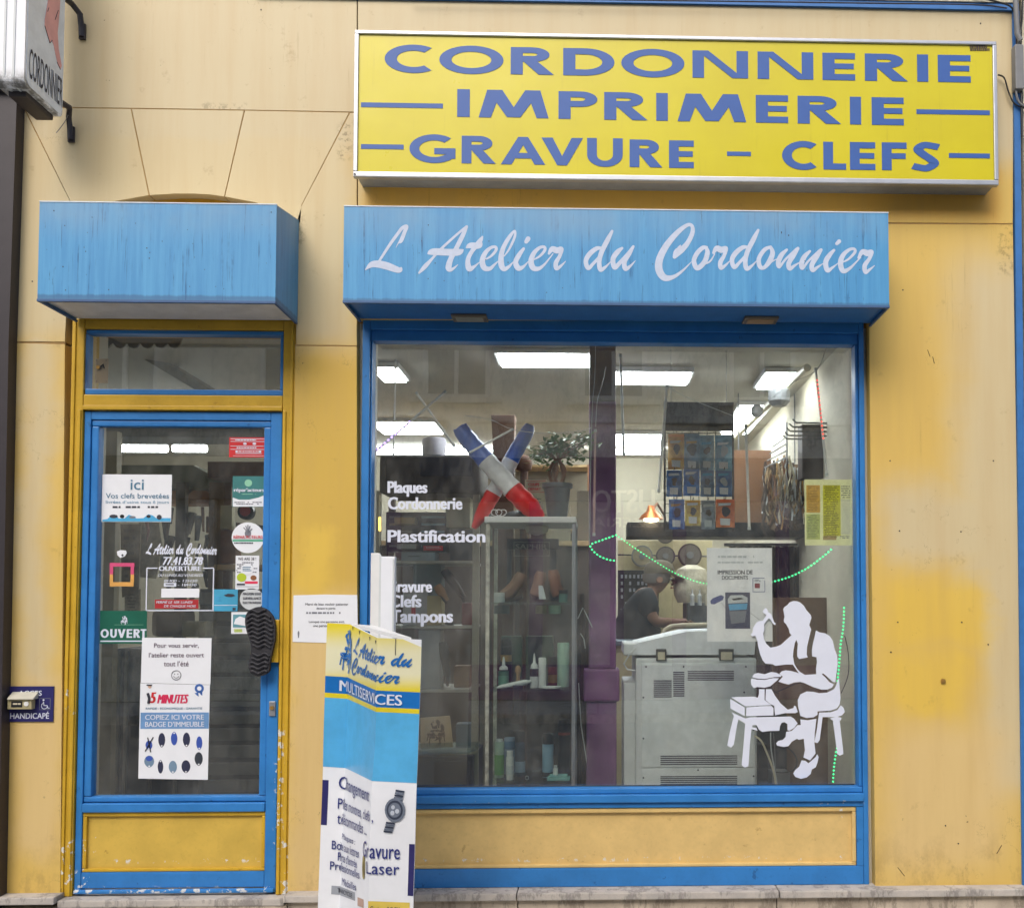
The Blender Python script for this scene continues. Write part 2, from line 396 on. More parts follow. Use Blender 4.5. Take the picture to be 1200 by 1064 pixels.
# block capitals built as solid shapes: thick uprights, thinner horizontals
def cap(ch, x0, x1, z0, z1, tv, th, y, bm, t=.0008):
    w, h = x1-x0, z1-z0; k = [0]
    def put(V):
        yy = y-k[0]*.00006; k[0] += 1
        n = len(V); bm.pts([(a, yy-t, c) for a, c in V]+[(a, yy, c) for a, c in V], [tuple(range(n)), tuple(reversed(range(n, 2*n)))]+[(i, i+n, (i+1) % n+n, (i+1) % n) for i in range(n)])
    def rc(a, b, c, d): put([(a, c), (b, c), (b, d), (a, d)])
    def ring(cx, cz, rx, rz, a0, a1, n=22, tx=tv, tz=th, ex=2.0):
        yy = y-k[0]*.00006; k[0] += 1; P_ = []
        for i in range(n+1):
            a = R(a0+(a1-a0)*i/n); co, si = math.cos(a), math.sin(a)
            f = lambda v: math.copysign(abs(v)**(2/ex), v)
            P_.append(((cx+rx*f(co), cz+rz*f(si)), (cx+(rx-tx)*f(co), cz+(rz-tz)*f(si))))
        V = []; F = []
        for o, i in P_: V += [(o[0], yy-t, o[1]), (i[0], yy-t, i[1]), (o[0], yy, o[1]), (i[0], yy, i[1])]
        for i in range(n):
            a, b = 4*i, 4*i+4; F += [(a, a+1, b+1, b), (a+2, b+2, b+3, a+3), (a, b, b+2, a+2), (a+1, a+3, b+3, b+1)]
        F += [(0, 2, 3, 1), (4*n, 4*n+1, 4*n+3, 4*n+2)]; bm.pts(V, F)
    cx, cz = (x0+x1)/2, (z0+z1)/2
    if ch == 'I': rc(x0, x1, z0, z1)
    elif ch in 'EFL':
        rc(x0, x0+tv, z0, z1)
        if ch != 'F': rc(x0+tv, x1, z0, z0+th)
        if ch != 'L': rc(x0+tv, x1, z1-th, z1); rc(x0+tv, x1-w*.04, cz-th*.4, cz+th*.5)
    elif ch == 'T': rc(x0, x1, z1-th, z1); rc(cx-tv/2, cx+tv/2, z0, z1-th)
    elif ch == 'O': ring(cx, cz, w/2, h/2, 0, 360, 40)
    elif ch == 'C': ring(cx+w*.12, cz, w/2+w*.12, h/2, 52, 308, 32)
    elif ch == 'G':
        ring(cx+w*.04, cz, w/2+w*.04, h/2, 48, 318, 32); rc(x1-tv*.95, x1, z0+h*.16, cz+th*.1); rc(cx+w*.04, x1-tv*.95, cz-th*.9, cz+th*.1)
    elif ch == 'D': rc(x0, x0+tv, z0, z1); ring(x0+w*.42, cz, w*.58, h/2, -90, 90, 26); rc(x0+tv, x0+w*.42, z0, z0+th); rc(x0+tv, x0+w*.42, z1-th, z1)
    elif ch in 'PR':
        q = .56 if ch == 'P' else .53
        rc(x0, x0+tv, z0, z1); hb = h*q; xr = x1 if ch == 'P' else x1-w*.1; ww = xr-x0
        ring(x0+ww*.55, z1-hb/2, ww*.45, hb/2, -90, 90, 20, tv, th*.95); rc(x0+tv, x0+ww*.55, z1-th*.95, z1); rc(x0+tv, x0+ww*.55, z1-hb, z1-hb+th*.95)
        if ch == 'R': put([(x0+w*.30, z1-hb+.0), (x0+w*.30+tv*1.05, z1-hb+th*.2), (x1, z0), (x1-tv*1.25, z0)])
    elif ch == 'U': rc(x0, x0+tv, z0+h*.42, z1); rc(x1-tv, x1, z0+h*.42, z1); ring(cx, z0+h*.42, w/2, h*.42, 180, 360, 24)
    elif ch == 'N': rc(x0, x0+tv*.95, z0, z1); rc(x1-tv*.95, x1, z0, z1); put([(x0+tv*.4, z1), (x0+tv*1.3, z1), (x1-tv*.4, z0), (x1-tv*1.3, z0)])
    elif ch == 'M':
        put([(x0, z0), (x0+tv*1.0, z0), (x0+w*.16+tv*.95, z1), (x0+w*.12, z1)]); put([(x1-tv*1.0, z0), (x1, z0), (x1-w*.12, z1), (x1-w*.16-tv*.95, z1)])
        put([(x0+w*.12, z1), (x0+w*.12+tv*1.25, z1), (cx+tv*.55, z0+h*.02), (cx-tv*.55, z0+h*.02)]); put([(x1-w*.12-tv*1.25, z1), (x1-w*.12, z1), (cx+tv*.55, z0+h*.02), (cx-tv*.55, z0+h*.02)])
    elif ch == 'V': put([(x0, z1), (x0+tv*1.15, z1), (cx+tv*.5, z0), (cx-tv*.5, z0)]); put([(x1-tv*1.15, z1), (x1, z1), (cx+tv*.5, z0), (cx-tv*.5, z0)])
    elif ch == 'A':
        put([(x0, z0), (x0+tv*1.1, z0), (cx+tv*.5, z1), (cx-tv*.5, z1)]); put([(x1-tv*1.1, z0), (x1, z0), (cx+tv*.5, z1), (cx-tv*.5, z1)]); rc(x0+w*.24, x1-w*.24, z0+h*.22, z0+h*.22+th*.9)
    elif ch == 'S':
        q = h*.53
        c = crom([(x1-w*.03, z1-h*.17, 1), (cx+w*.18, z1-th*.55, 1), (cx-w*.08, z1-th*.5, 1), (x0+tv*.62, z1-h*.25, 1), (cx-w*.1, cz+h*.08, 1), (cx+w*.16, cz-h*.08, 1), (x1-tv*.55, z0+h*.27, 1), (cx+w*.05, z0+th*.5, 1), (cx-w*.2, z0+th*.55, 1), (x0+w*.02, z0+h*.17, 1)], 5)
        V = []; n = len(c)
        for i, p in enumerate(c):
            d = c[min(i+1, n-1)]-c[max(i-1, 0)]; d = d/np.hypot(d[0]/tv, d[1]/th); nx_, nz_ = -d[1]*tv/th, d[0]*th/tv
            V.append(((p[0]+nx_/2, p[1]+nz_/2), (p[0]-nx_/2, p[1]-nz_/2)))
        for a, b in zip(V[:-1], V[1:]): k[0] = 2; put([a[0], a[1], b[1], b[0]])
def caps(items, tv, th, y, m, parent, name='letter'):
    """items: (letter, px x0, px x1, py top, py bottom), widths in photo pixels; one part per letter"""
    for ch, a, b_, c, d in items:
        x0, x1, z0, z1 = PR(a, c, b_, d, y); mb = MB(); s_ = (x1-x0)/(b_-a)
        cap(ch, x0, x1, z0, z1, tv*s_, th*s_, y, mb); mb.build(name, m, parent)

# brush script, traced stroke by stroke: (x, y, width)
def st(ox, oy, sc, *pts): return [(ox+x/sc, oy+y/sc, w/sc) for x, y, w in pts]
A3, A4, A5, A6, A7 = (420, 250, 8.571), (550, 250, 8.571), (670, 250, 8.571), (760, 250, 8.571), (890, 250, 7.5)
def esh(o, dx, dy, end): return st(*o, *[(x+dx, y+dy, w) for x, y, w in [(155, 468, 12), (220, 430, 24), (268, 372, 30), (262, 340, 28), (215, 348, 32), (160, 400, 45), (130, 480, 55), (150, 548, 55), (205, 558, 40)]+end])
def rsh(o, dx, dy): return st(*o, *[(x+dx, y+dy, w) for x, y, w in [(800, 405, 26), (832, 360, 52), (880, 375, 62), (925, 362, 44), (908, 430, 36), (870, 500, 46), (876, 556, 40), (920, 530, 26), (968, 482, 6)]])
def dsh(o, dx, dy): return [st(*o, *[(x+dx, y+dy, w) for x, y, w in [(298, 352, 26), (250, 355, 42), (180, 410, 50), (142, 480, 46), (165, 552, 42), (215, 508, 32), (292, 420, 30), (305, 360, 26)]]),
                            st(*o, *[(x+dx, y+dy, w) for x, y, w in [(405, 182, 28), (360, 270, 48), (300, 390, 48), (276, 490, 46), (290, 566, 46), (340, 540, 26), (388, 490, 8)]])]
def nsh(o, dx, dy): return [st(*o, *[(x+dx, y+dy, w) for x, y, w in [(240, 322, 22), (192, 370, 42), (165, 435, 42), (176, 472, 26), (230, 405, 20), (325, 315, 22)]]),
                            st(*o, *[(x+dx, y+dy, w) for x, y, w in [(338, 310, 28), (300, 370, 42), (258, 440, 42), (266, 488, 36), (310, 460, 22), (356, 430, 6)]])]
W_ATE, W_DU, W_CORD = [], [], []
W_L = [st(*A3, (376, 348, 4), (402, 300, 12), (428, 278, 38), (462, 195, 38), (483, 135, 38), (440, 150, 34), (400, 200, 32), (320, 310, 30), (213, 475, 24)),
       st(*A3, (72, 568, 10), (130, 518, 55), (200, 512, 72), (290, 532, 74), (405, 572, 56), (430, 550, 18))]
W_ATE += [st(*A3, (1088, 135, 26), (1000, 205, 24), (830, 360, 26), (740, 458, 26), (670, 535, 44), (610, 600, 20)),
          st(*A3, (1086, 138, 30), (1050, 220, 44), (985, 350, 46), (928, 460, 52), (905, 545, 60), (925, 570, 36), (962, 550, 22), (1000, 516, 6)),
          st(*A3, (700, 408, 14), (750, 388, 66), (900, 393, 68), (1005, 392, 66), (1052, 368, 12)),
          st(*A4, (132, 236, 16), (100, 290, 50), (25, 385, 42), (-14, 470, 46), (-2, 556, 58), (45, 540, 30), (105, 490, 6)),
          st(*A4, (-30, 348, 12), (12, 325, 56), (95, 328, 56), (126, 300, 12)),
          esh(A4, 0, 0, [(250, 520, 24), (292, 480, 8)]),
          st(*A4, (350, 432, 10), (402, 358, 22), (455, 240, 26), (456, 178, 20), (402, 240, 38), (345, 340, 44), (320, 430, 52), (322, 520, 58), (350, 562, 45), (400, 535, 28), (440, 490, 8)),
          st(*A4, (545, 357, 28), (500, 420, 46), (466, 490, 50), (490, 552, 55), (540, 540, 30), (592, 485, 8)),
          st(*A4, (572, 286, 40), (590, 258, 48)),
          esh(A4, 490, 0, [(755, 515, 22), (800, 462, 14), (845, 405, 10)][0:0]+[(260, 520, 24), (310, 460, 14), (350, 408, 10)]), rsh(A4, 0, 0)]
W_DU += dsh(A5, 0, 0)+[st(*A5, (505, 352, 26), (460, 390, 50), (415, 460, 50), (430, 545, 46), (482, 500, 40), (560, 405, 24), (618, 335, 26)),
                       st(*A5, (618, 335, 26), (580, 400, 46), (530, 490, 46), (540, 558, 46), (590, 530, 25), (640, 476, 6))]
W_CORD += [st(*A6, (262, 440, 38), (292, 392, 76), (340, 360, 60), (395, 295, 48), (440, 200, 44), (438, 132, 34), (390, 120, 36), (290, 195, 52), (180, 325, 64), (112, 460, 72), (106, 570, 74), (160, 648, 66), (250, 640, 40), (340, 580, 24), (430, 490, 6)),
           st(*A6, (322, 318, 4), (310, 350, 40)),
           st(*A6, (585, 345, 28), (545, 348, 42), (490, 400, 46), (456, 480, 46), (490, 552, 50), (560, 492, 50), (592, 400, 48), (580, 348, 30)),
           st(*A6, (565, 512, 15), (620, 482, 18), (665, 410, 10)), rsh(A6, -148, -6)]+dsh(A6, 696, -10)
W_CORD += [st(*A7, (98, 297, 25), (45, 322, 36), (-5, 400, 38), (5, 470, 38), (42, 478, 32), (90, 420, 46), (115, 350, 42), (98, 297, 25)), st(*A7, (98, 432, 16), (148, 405, 8))]
W_CORD += nsh(A7, 0, 0)+nsh(A7, 203, 13)
W_CORD += [st(*A7, (655, 326, 24), (615, 370, 40), (582, 430, 45), (597, 502, 40), (640, 480, 22), (690, 440, 6)), st(*A7, (680, 268, 30), (700, 248, 36)),
           st(*A7, (730, 432, 10), (785, 402, 20), (838, 345, 26), (832, 315, 24), (788, 322, 28), (735, 370, 40), (712, 440, 46), (735, 508, 42), (790, 488, 28), (850, 430, 14), (890, 388, 10)),
           st(*A7, (872, 392, 24), (905, 340, 42), (950, 352, 54), (985, 343, 38), (966, 400, 32), (926, 460, 40), (932, 518, 34), (970, 495, 22), (1012, 460, 6))]
APO = [st(*A3, (600, 130, 34), (575, 190, 26), (560, 225, 8))]

def field_mesh(strokes, step):
    """union of brush strokes as non-overlapping cells (marching squares); returns verts (x, y) and faces"""
    segs = []
    for s in strokes:
        p = crom(s, 7)
        for a, b in zip(p[:-1], p[1:]): segs.append((a, b))
    al = np.array([[*a, *b] for a, b in segs])
    x0, y0 = min(al[:, 0].min(), al[:, 3].min())-6, min(al[:, 1].min(), al[:, 4].min())-6
    x1, y1 = max(al[:, 0].max(), al[:, 3].max())+6, max(al[:, 1].max(), al[:, 4].max())+6
    nx, ny = int((x1-x0)/step)+2, int((y1-y0)/step)+2
    D = np.full((ny, nx), 9.0)
    for a, b in segs:
        r = max(a[2], b[2])/2+2*step+1
        i0, i1 = int((min(a[0], b[0])-r-x0)/step), int((max(a[0], b[0])+r-x0)/step)+2
        j0, j1 = int((min(a[1], b[1])-r-y0)/step), int((max(a[1], b[1])+r-y0)/step)+2
        i0, j0 = max(i0, 0), max(j0, 0); i1, j1 = min(i1, nx), min(j1, ny)
        gx, gy = np.meshgrid(x0+np.arange(i0, i1)*step, y0+np.arange(j0, j1)*step)
        dx, dy = b[0]-a[0], b[1]-a[1]; L = dx*dx+dy*dy+1e-9
        t = np.clip(((gx-a[0])*dx+(gy-a[1])*dy)/L, 0, 1)
        d = np.hypot(gx-a[0]-t*dx, gy-a[1]-t*dy)-(a[2]+t*(b[2]-a[2]))/2
        D[j0:j1, i0:i1] = np.minimum(D[j0:j1, i0:i1], d)
    V, F = [], []
    ins = D < 0
    for j in range(ny-1):
        i = 0
        while i < nx-1:
            c = [(i, j), (i+1, j), (i+1, j+1), (i, j+1)]
            k = int(ins[j, i])+int(ins[j, i+1])+int(ins[j+1, i])+int(ins[j+1, i+1])
            if k == 0: i += 1; continue
            if k == 4:
                e = i
                while e < nx-1 and ins[j, e+1] and ins[j+1, e+1]: e += 1
                q = [(i, j), (e, j), (e, j+1), (i, j+1)]; n = len(V)
                V += [(x0+a*step, y0+b*step) for a, b in q]; F.append((n, n+1, n+2, n+3)); i = e; continue
            poly = []
            for a, b in zip(c, c[1:]+c[:1]):
                da, db = D[a[1], a[0]], D[b[1], b[0]]
                if da < 0: poly.append((x0+a[0]*step, y0+a[1]*step))
                if (da < 0) != (db < 0):
                    t = da/(da-db); poly.append((x0+(a[0]+t*(b[0]-a[0]))*step, y0+(a[1]+t*(b[1]-a[1]))*step))
            if len(poly) > 2:
                n = len(V); V += poly; F.append(tuple(range(n, n+len(poly))))
            i += 1
    return V, F
def brush(strokes, fn, m, parent, step=.5, name='lettering'):
    V, F = field_mesh(strokes, step); b = MB()
    b.pts([fn(x, y) for x, y in V], F); bmesh.ops.remove_doubles(b.bm, verts=b.bm.verts, dist=1e-5)
    return b.build(name, m, parent)
def fit(strokes, rect, y, shear=0):
    """maps traced pixels onto x0 x1 z0 z1"""
    a = np.array([p for s in strokes for p in s]); lx, hx, ly, hy = a[:, 0].min(), a[:, 0].max(), a[:, 1].min(), a[:, 1].max()
    x0, x1, z0, z1 = rect
    return lambda x, yy: (x0+(x-lx)/(hx-lx)*(x1-x0)+shear*(hy-yy)/(hy-ly), y, z1-(yy-ly)/(hy-ly)*(z1-z0))

# the cobbler emblem
def ca(*p): return [(870+x/8.869, 690+y/8.869) for x, y in p]
def cb(*p): return [(840+x/7.5, 780+y/7.5) for x, y in p]
COBBLER = [
 ca((88,468),(105,455),(112,400),(150,345),(190,330),(212,330),(250,270),(215,245),(215,225),(240,195),(262,215),(262,235),(290,255),(305,275),(330,345),(348,358),(340,375),(322,365),(290,315),(270,305),(225,365),(228,430),(215,460),(225,520),(250,570),(290,608),(350,600),(400,580),(510,480),(490,455),(485,420),(465,385),(455,365),(432,345),(430,320),(438,290),(425,210),(440,185),(465,170),(490,140),(530,125),(570,128),(600,140),(640,175),(665,220),(710,270),(718,300),(705,340),(695,375),(715,420),(695,500),(672,600),(668,680),(680,710),(590,728),(570,700),(570,640),(577,570),(560,528),(545,560),(530,640),(525,700),(540,780),(570,830),(600,862),(650,892),(768,885),(765,830),(775,760),(770,708),(725,700),(722,640),(735,560),(755,480),(765,430),(800,450),(860,460),(910,490),(940,540),(960,630),(985,690),(990,780),(978,870),(965,970),(940,965),(880,910),(845,880),(825,878),(830,890),(870,925),(900,965),(950,990),(930,1025),(880,1045),(820,1045),(740,1020),(640,975),(600,965),(540,970),(480,992),(430,980),(375,962),(420,910),(385,880),(410,855),(450,845),(500,850),(560,865),(588,876),(555,830),(525,785),(450,785),(345,798),(310,780),(240,775),(210,740),(185,680),(165,600),(155,540),(135,485),(100,492)),
 ca((100,915),(120,885),(160,872),(230,885),(300,862),(350,868),(405,895),(400,912),(330,915),(230,935),(160,932)),
 ca((92,930),(150,940),(230,944),(320,925),(380,927),(360,950),(290,1010),(230,1025),(150,1018),(120,1030),(92,995),(88,960)),
 cb((125,275),(330,270),(360,280),(370,250),(372,205),(420,205),(420,300),(480,345),(250,355)),
 cb((118,290),(245,365),(245,440),(120,375)), cb((260,365),(380,354),(480,352),(498,370),(498,435),(258,442)),
 cb((432,205),(480,205),(510,260),(560,330),(625,385),(675,370),(680,350),(695,355),(712,405),(690,415),(600,415),(512,435),(505,350),(470,335),(428,300)),
 cb((130,408),(250,462),(290,452),(650,445),(680,465),(710,505),(680,545),(640,568),(622,565),(620,510),(595,495),(570,500),(555,530),(550,570),(460,572),(400,580),(370,560),(350,520),(315,520),(310,540),(350,545),(358,570),(305,555),(290,700),(278,880),(245,895),(218,870),(235,700),(250,505),(190,470),(175,540),(150,690),(125,718),(92,700),(115,580),(150,440)),
 cb((1065,115),(1075,115),(1080,200),(1088,280),(1080,340),(1055,375),(1000,393),(885,400),(885,430),(850,452),(790,458),(735,440),(715,360),(712,300),(735,250),(790,225),(850,228),(900,240),(970,235),(1030,205),(1050,170)),
 cb((735,470),(800,478),(875,465),(860,600),(858,680),(868,770),(820,830),(762,805),(775,740),(765,640),(720,650),(705,640),(660,665),(630,705),(590,712),(530,700),(522,680),(540,660),(580,650),(605,625),(610,580),(660,570),(710,520),(738,520)),
 cb((745,830),(780,835),(805,855),(830,835),(870,800),(882,775),(895,800),(885,850),(870,890),(835,910),(825,950),(790,980),(740,992),(690,975),(672,945),(690,915),(725,885)),
 cb((900,410),(1000,408),(1060,387),(1090,345),(1115,370),(1125,405),(1100,435),(1060,447),(1095,455),(1092,475),(1080,482),(1110,740),(1112,775),(1080,788),(1060,775),(1020,480),(990,462),(1040,450),(930,450),(905,650),(885,678),(858,670),(880,560),(895,440))]
def emblem(rect, y, m, parent, fn=None, name='emblem', joined=True, th=.0006):
    a = np.array([p for s in COBBLER for p in s]); lx, hx, ly, hy = a[:, 0].min(), a[:, 0].max(), a[:, 1].min(), a[:, 1].max()
    x0, x1, z0, z1 = rect; b = MB(); out = []
    for s in COBBLER:
        q = [(x0+(x-lx)/(hx-lx)*(x1-x0), z1-(yy-ly)/(hy-ly)*(z1-z0)) for x, yy in s]
        b.prism(q, y-th, y, fn=fn)
        if not joined: out.append(b.build(name, m, parent)); b = MB()
    if joined: return b.build(name, m, parent)
    return out

# ================================================================== materials in use
M = {}
M['facade'] = facade_mat()
OCH, BLU = srgb(214, 172, 50), srgb(54, 132, 206)
M['ochre'] = chipped('glossy_ochre_wood_paint', OCH, [(322, 850, 331, 1000, .55), (328, 985, 340, 1050, .57), (60, 800, 100, 850, .62), (70, 985, 98, 1050, .58), (100, 1012, 309, 1016, .60), (480, 1008, 1014, 1012, .62), (980, 948, 1014, 962, .56), (62, 370, 78, 480, .68)], dark=srgb(110, 70, 20))
M['blue'] = chipped('glossy_blue_wood_paint', BLU, [(85, 1041, 330, 1047, .56), (85, 1022, 104, 1047, .58), (960, 939, 1014, 942, .6), (520, 939, 620, 942, .66), (319, 880, 326, 1000, .60)], dark=srgb(24, 58, 110), under=(.72, .74, .76))
M['panelo'] = chipped('ochre_infill_panel_paint', srgb(220, 184, 84), [(98, 1009, 312, 1013, .60), (484, 1008, 1010, 1011, .62), (984, 948, 1012, 958, .6), (104, 955, 107, 1010, .62)], dark=srgb(140, 96, 40))
M['seam'] = mat('brownish_joint_filler', srgb(186, 154, 104), .8)
M['panelw'] = chipped('pale_ochre_infill_panel_paint', srgb(232, 198, 130), [(484, 1007, 1010, 1011, .60), (984, 948, 1012, 960, .58)], dark=srgb(170, 130, 70), rough=.45)
M['recess'] = mat('sheltered_ochre_render', srgb(200, 148, 40), .6)
M['awn'] = awning_mat()
M['awn_in'] = paint('blue_soffit_sheet', 50, 110, 176, rough=.5)
M['soffw'] = paint('white_soffit_sheet', 206, 210, 214, rough=.5)
M['vinyl'] = paint('white_vinyl_letters', 214, 220, 234, rough=.4, var=.02)
M['awn_let'] = mat('weathered_white_lettering', srgb(190, 202, 222), .6, var=.05, scale=60)
M['alu'] = mat('brushed_aluminium', srgb(176, 180, 186), .38, .75, var=.06, bs=.1)
M['alud'] = mat('dull_aluminium_underside', srgb(150, 156, 164), .5, .5)
_t = NT('yellow_acrylic_sign_face'); _c = _t.mix(_t.ramp(_t.noise(2.4, 5, .6), .3, .7), srgb(218, 204, 4), srgb(226, 214, 12))
_c = _t.mix(_t.math('MULTIPLY', _t.ramp(_t.noise(20, 5, .75, (1.4, 1.4, .08)), .56, .75), .22), _c, srgb(176, 160, 40)); _c = _t.mix(_t.math('MULTIPLY', _t.ramp(_t.noise(70, 3, .6, w=4), .72, .78), .35), _c, srgb(140, 124, 50))
_c = _t.mix(1.0, _c, (.80, .80, .5), 'MULTIPLY')
_t.bsdf(_c, _t.math('MULTIPLY_ADD', _t.noise(6, 4, .6, w=2), .25, .2), bump=_t.noise(2.2, 2, .5), bs=.25, bd=.008); M['signy'] = _t.m
M['signb'] = paint('blue_sign_letters', 44, 88, 160, rough=.5, var=.03)
M['sill'] = stone_mat('grey_weathered_stone', srgb(168, 164, 160), srgb(192, 186, 178))
M['base'] = stone_mat('beige_stone_base', srgb(170, 158, 142), srgb(204, 192, 174), 5)
M['glass'] = glass_mat('shop_glass')
M['clear'] = clear_mat('cabinet_glass', .07, (.955, .985, .97))
M['bag'] = clear_mat('clear_plastic_film', .10, (.93, .95, .96))
M['dark'] = paint('dark_painted_metal', 46, 41, 46, rough=.5)
M['black'] = paint('black_plastic', 26, 26, 28, rough=.45)
M['blackr'] = mat('black_moulded_rubber', srgb(40, 40, 46), .6, var=.15, scale=60, bs=.4)
M['white'] = paint('white_paper', 226, 230, 236, rough=.6, var=.02)
M['whitep'] = paint('white_plastic', 220, 222, 222, rough=.4, var=.03)
M['grey'] = paint('mid_grey_metal', 120, 122, 124, rough=.5)
M['lgrey'] = paint('pale_grey_plastic', 200, 206, 208, rough=.5, var=.03)
M['ink'] = paint('dark_print_ink', 52, 54, 66, rough=.6)
M['inkg'] = paint('grey_print_ink', 120, 124, 134, rough=.6)
M['navy'] = paint('navy_enamel', 44, 42, 98, rough=.35)
M['red'] = paint('red_print', 196, 36, 42, rough=.5)
M['green'] = paint('dark_green_print', 16, 92, 74, rough=.45)
M['teal'] = paint('teal_print', 58, 122, 122, rough=.45)
M['sky'] = paint('light_blue_print', 78, 168, 214, rough=.45)
M['brass'] = mat('worn_brass', srgb(190, 150, 84), .4, .7)
M['creamp'] = paint('cream_plastic', 214, 206, 180, rough=.5)
M['wood'] = mat('brown_wood', srgb(128, 84, 52), .5, var=.25, scale=8)
M['woodl'] = mat('pale_wood', srgb(190, 160, 118), .6, var=.15, scale=12)
M['cardb'] = mat('brown_cardboard', srgb(144, 104, 74), .75, var=.08)
M['leather'] = mat('dark_leather', srgb(58, 42, 34), .5, var=.3)
M['purple'] = mat('purple_painted_iron', srgb(124, 86, 128), .5, var=.15, scale=6)
M['inner'] = mat('cream_interior_wall', srgb(206, 200, 182), .8, var=.04, scale=2)
M['ceil'] = mat('off_white_ceiling', srgb(200, 196, 184), .85, var=.04, scale=3)
M['floor'] = mat('worn_brown_floor', srgb(110, 96, 84), .6, var=.2, scale=5)
M['lamp'] = emis('fluorescent_light', (.93, .97, 1.0), 24)
M['lampw'] = emis('warm_bulb_light', (1.0, .78, .5), 18)
M['ledg'] = emis('green_led_light', (.05, .95, .28), 1.9)
M['ledr'] = emis('red_led_light', (1.0, .10, .06), 2.2)
M['ledw'] = emis('dim_white_led_light', (.8, .8, .85), .55)
M['ledp'] = emis('violet_led_light', (.5, .32, 1.0), 3.0)
def C_(name, r, g, b, **kw): return paint(name, r, g, b, **kw)

# ================================================================== ground, street
GZ = 0.0
b = MB(); b.box(-60, 60, -60, 60, -.3, -.14); struct(b.build('ground', mat('dark_asphalt', (.13, .13, .128), .9, var=.2, scale=30, bs=.5)))
b = MB(); b.box(-40, 40, -9.0, -2.2, -.139, -.13); struct(b.build('road', mat('street_asphalt', (.16, .16, .158), .9, var=.25, scale=40, bs=.5)))
def paving(name, y0, y1):
    o = struct(MB().box(-14, 14, y0, y1, -.135, -.012).build(name, mat('slab_joint_mortar', srgb(96, 92, 88), .9)))
    me = None; nx = 18; ny = max(1, int(abs(y1-y0)/.6))
    for i in range(nx):
        for j in range(ny):
            w = 28/nx; h = abs(y1-y0)/ny
            if me is None:
                p = MB().box(-w/2+.006, w/2-.006, -h/2+.006, h/2-.006, -.011, 0, .004).build('paving_slab', stone_mat('grey_paving_stone', srgb(176, 172, 164), srgb(196, 192, 184), 6), None); me = p.data
            else: p = bpy.data.objects.new('paving_slab', me); COL.objects.link(p)
            p.parent = o; p.location = (-14+w*(i+.5), y0+h*(j+.5), random.uniform(-.001, .001))
paving('pavement', -2.05, -.14); paving('far_pavement', -10.9, -9.15)
struct(MB().box(-14, 14, -2.2, -2.052, -.14, .002, .012).build('kerb', M['sill'])); struct(MB().box(-14, 14, -9.148, -9.0, -.14, .002, .012).build('far_kerb', M['sill']))

# ================================================================== facade
fw = thing('shop_front_wall', 'shop front wall clad in faded yellow panels with fine joints', 'wall', (0, .1, 0)); fw['kind'] = 'structure'; del fw['category']
DX0, DX1, _, DZ1 = PR(78, 373, 345, 1000, 0.0); DX0 = P(74, 760)[0]; DX1 = P(341, 760)[0]
WX0, WX1, _, WZ1 = PR(420, 374, 1017, 1000, 0.0)
_, _, SZ, _ = PR(500, 900, 1000, 1040, 0.0)             # top of the stone sill
TOPZ = 3.3+1.2
b = MB()
b.box(-4.5, DX0, .056, .32, 0, DZ1-.001); b.box(DX1, WX0, .056, .32, 0, DZ1-.001); b.box(WX1, 2.6, .056, .32, 0, DZ1-.001)
b.build('side_wall', M['inner'], fw); b = MB()
b.box(-4.5, 2.6, .056, .32, DZ1+.0, 7.0)
b.build('backing_wall', M['recess'], fw)
PANELS = [
 [(12,-160),(418,-160),(418,131.4),(330,129.6),(200,127.4),(12,125)],
 [(12,126.2),(27,126.4),(82,236),(82,371),(77,371),(76,400.6),(9,400)],
 [(28.6,126.6),(153,128),(174,229),(130,236.5),(112,244),(83,262),(83,236)],
 [(154.4,128),(285.6,130),(262.5,230.5),(245,228),(228,227),(205,227),(175.4,229)],
 [(287,130),(409,132.4),(353,240),(352,262),(325,246),(300,237.5),(263.6,230.6)],
 [(410.4,132.6),(418,132.8),(418,405),(347,404),(347,262),(354,240.5)],
 [(419.4,-160),(1188,-160),(1187,262),(419.4,256)],
 [(9,402),(76,403.6),(70.5,1047),(-30,1047),(-10,600)],
 [(346,405.4),(418,406.4),(419,1046),(337,1046)],
 [(1017,262.6),(1187,263.4),(1199,1039),(1026,1039)],
 [(419.4,257.4),(1016,261.8),(1016.5,375),(419.4,374)]]
for q in PANELS:
    if q is PANELS[10]: continue
    MB().pprism(q, 0, .055, bev=.0012).build('panel', M['facade'], fw)
MB().pprism(PANELS[10], .004, .055).build('panel', M['facade'], fw)
for q in ([(12,126.2),(27,126.4),(200,128.2),(418,132.1)], [(27.6,126.4),(83,240)], [(153.6,128.2),(174.8,230)], [(286.4,130.2),(262.9,230)], [(409.6,132.6),(353,241)], [(9,401.2),(77,402.6)], [(346,404.6),(418,405.6)], [(1016,262.1),(1187,262.9)]):
    MB().tube([P3(*p, .0046) for p in q], .0042, 4).build('seam_filler', M['seam'], fw)
# screw heads and holes in the cladding
for x, y in ((1105, 798),):
    b = MB(); X, Z = P(x, y); b.disc(X, Z, .011, -.006, .0); b.disc(X, Z, .006, -.009, -.0061); b.build('wall_plug', M['brass'], fw)
for x, y in ((1043, 540), (1164, 540), (1054, 622), (1126, 623), (1052, 729), (1127, 729), (1044, 764), (1158, 755), (1108, 967), (1123, 988), (306, 12), (1149, 28), (1058, 340), (38, 330)):
    X, Z = P(x, y); MB().disc(X, Z, .0034, -.0015, .001, 8).build('screw', M['dark'], fw)
for pts in (((1087, 410), (1090, 418)), ((1093, 418), (1095, 426)), ((1052, 1016), (1060, 1026)), ((1168, 1000), (1174, 990))):
    MB().tube([P3(*p, -.0008) for p in pts], .0013, 5).build('scratch', M['leather'], fw)

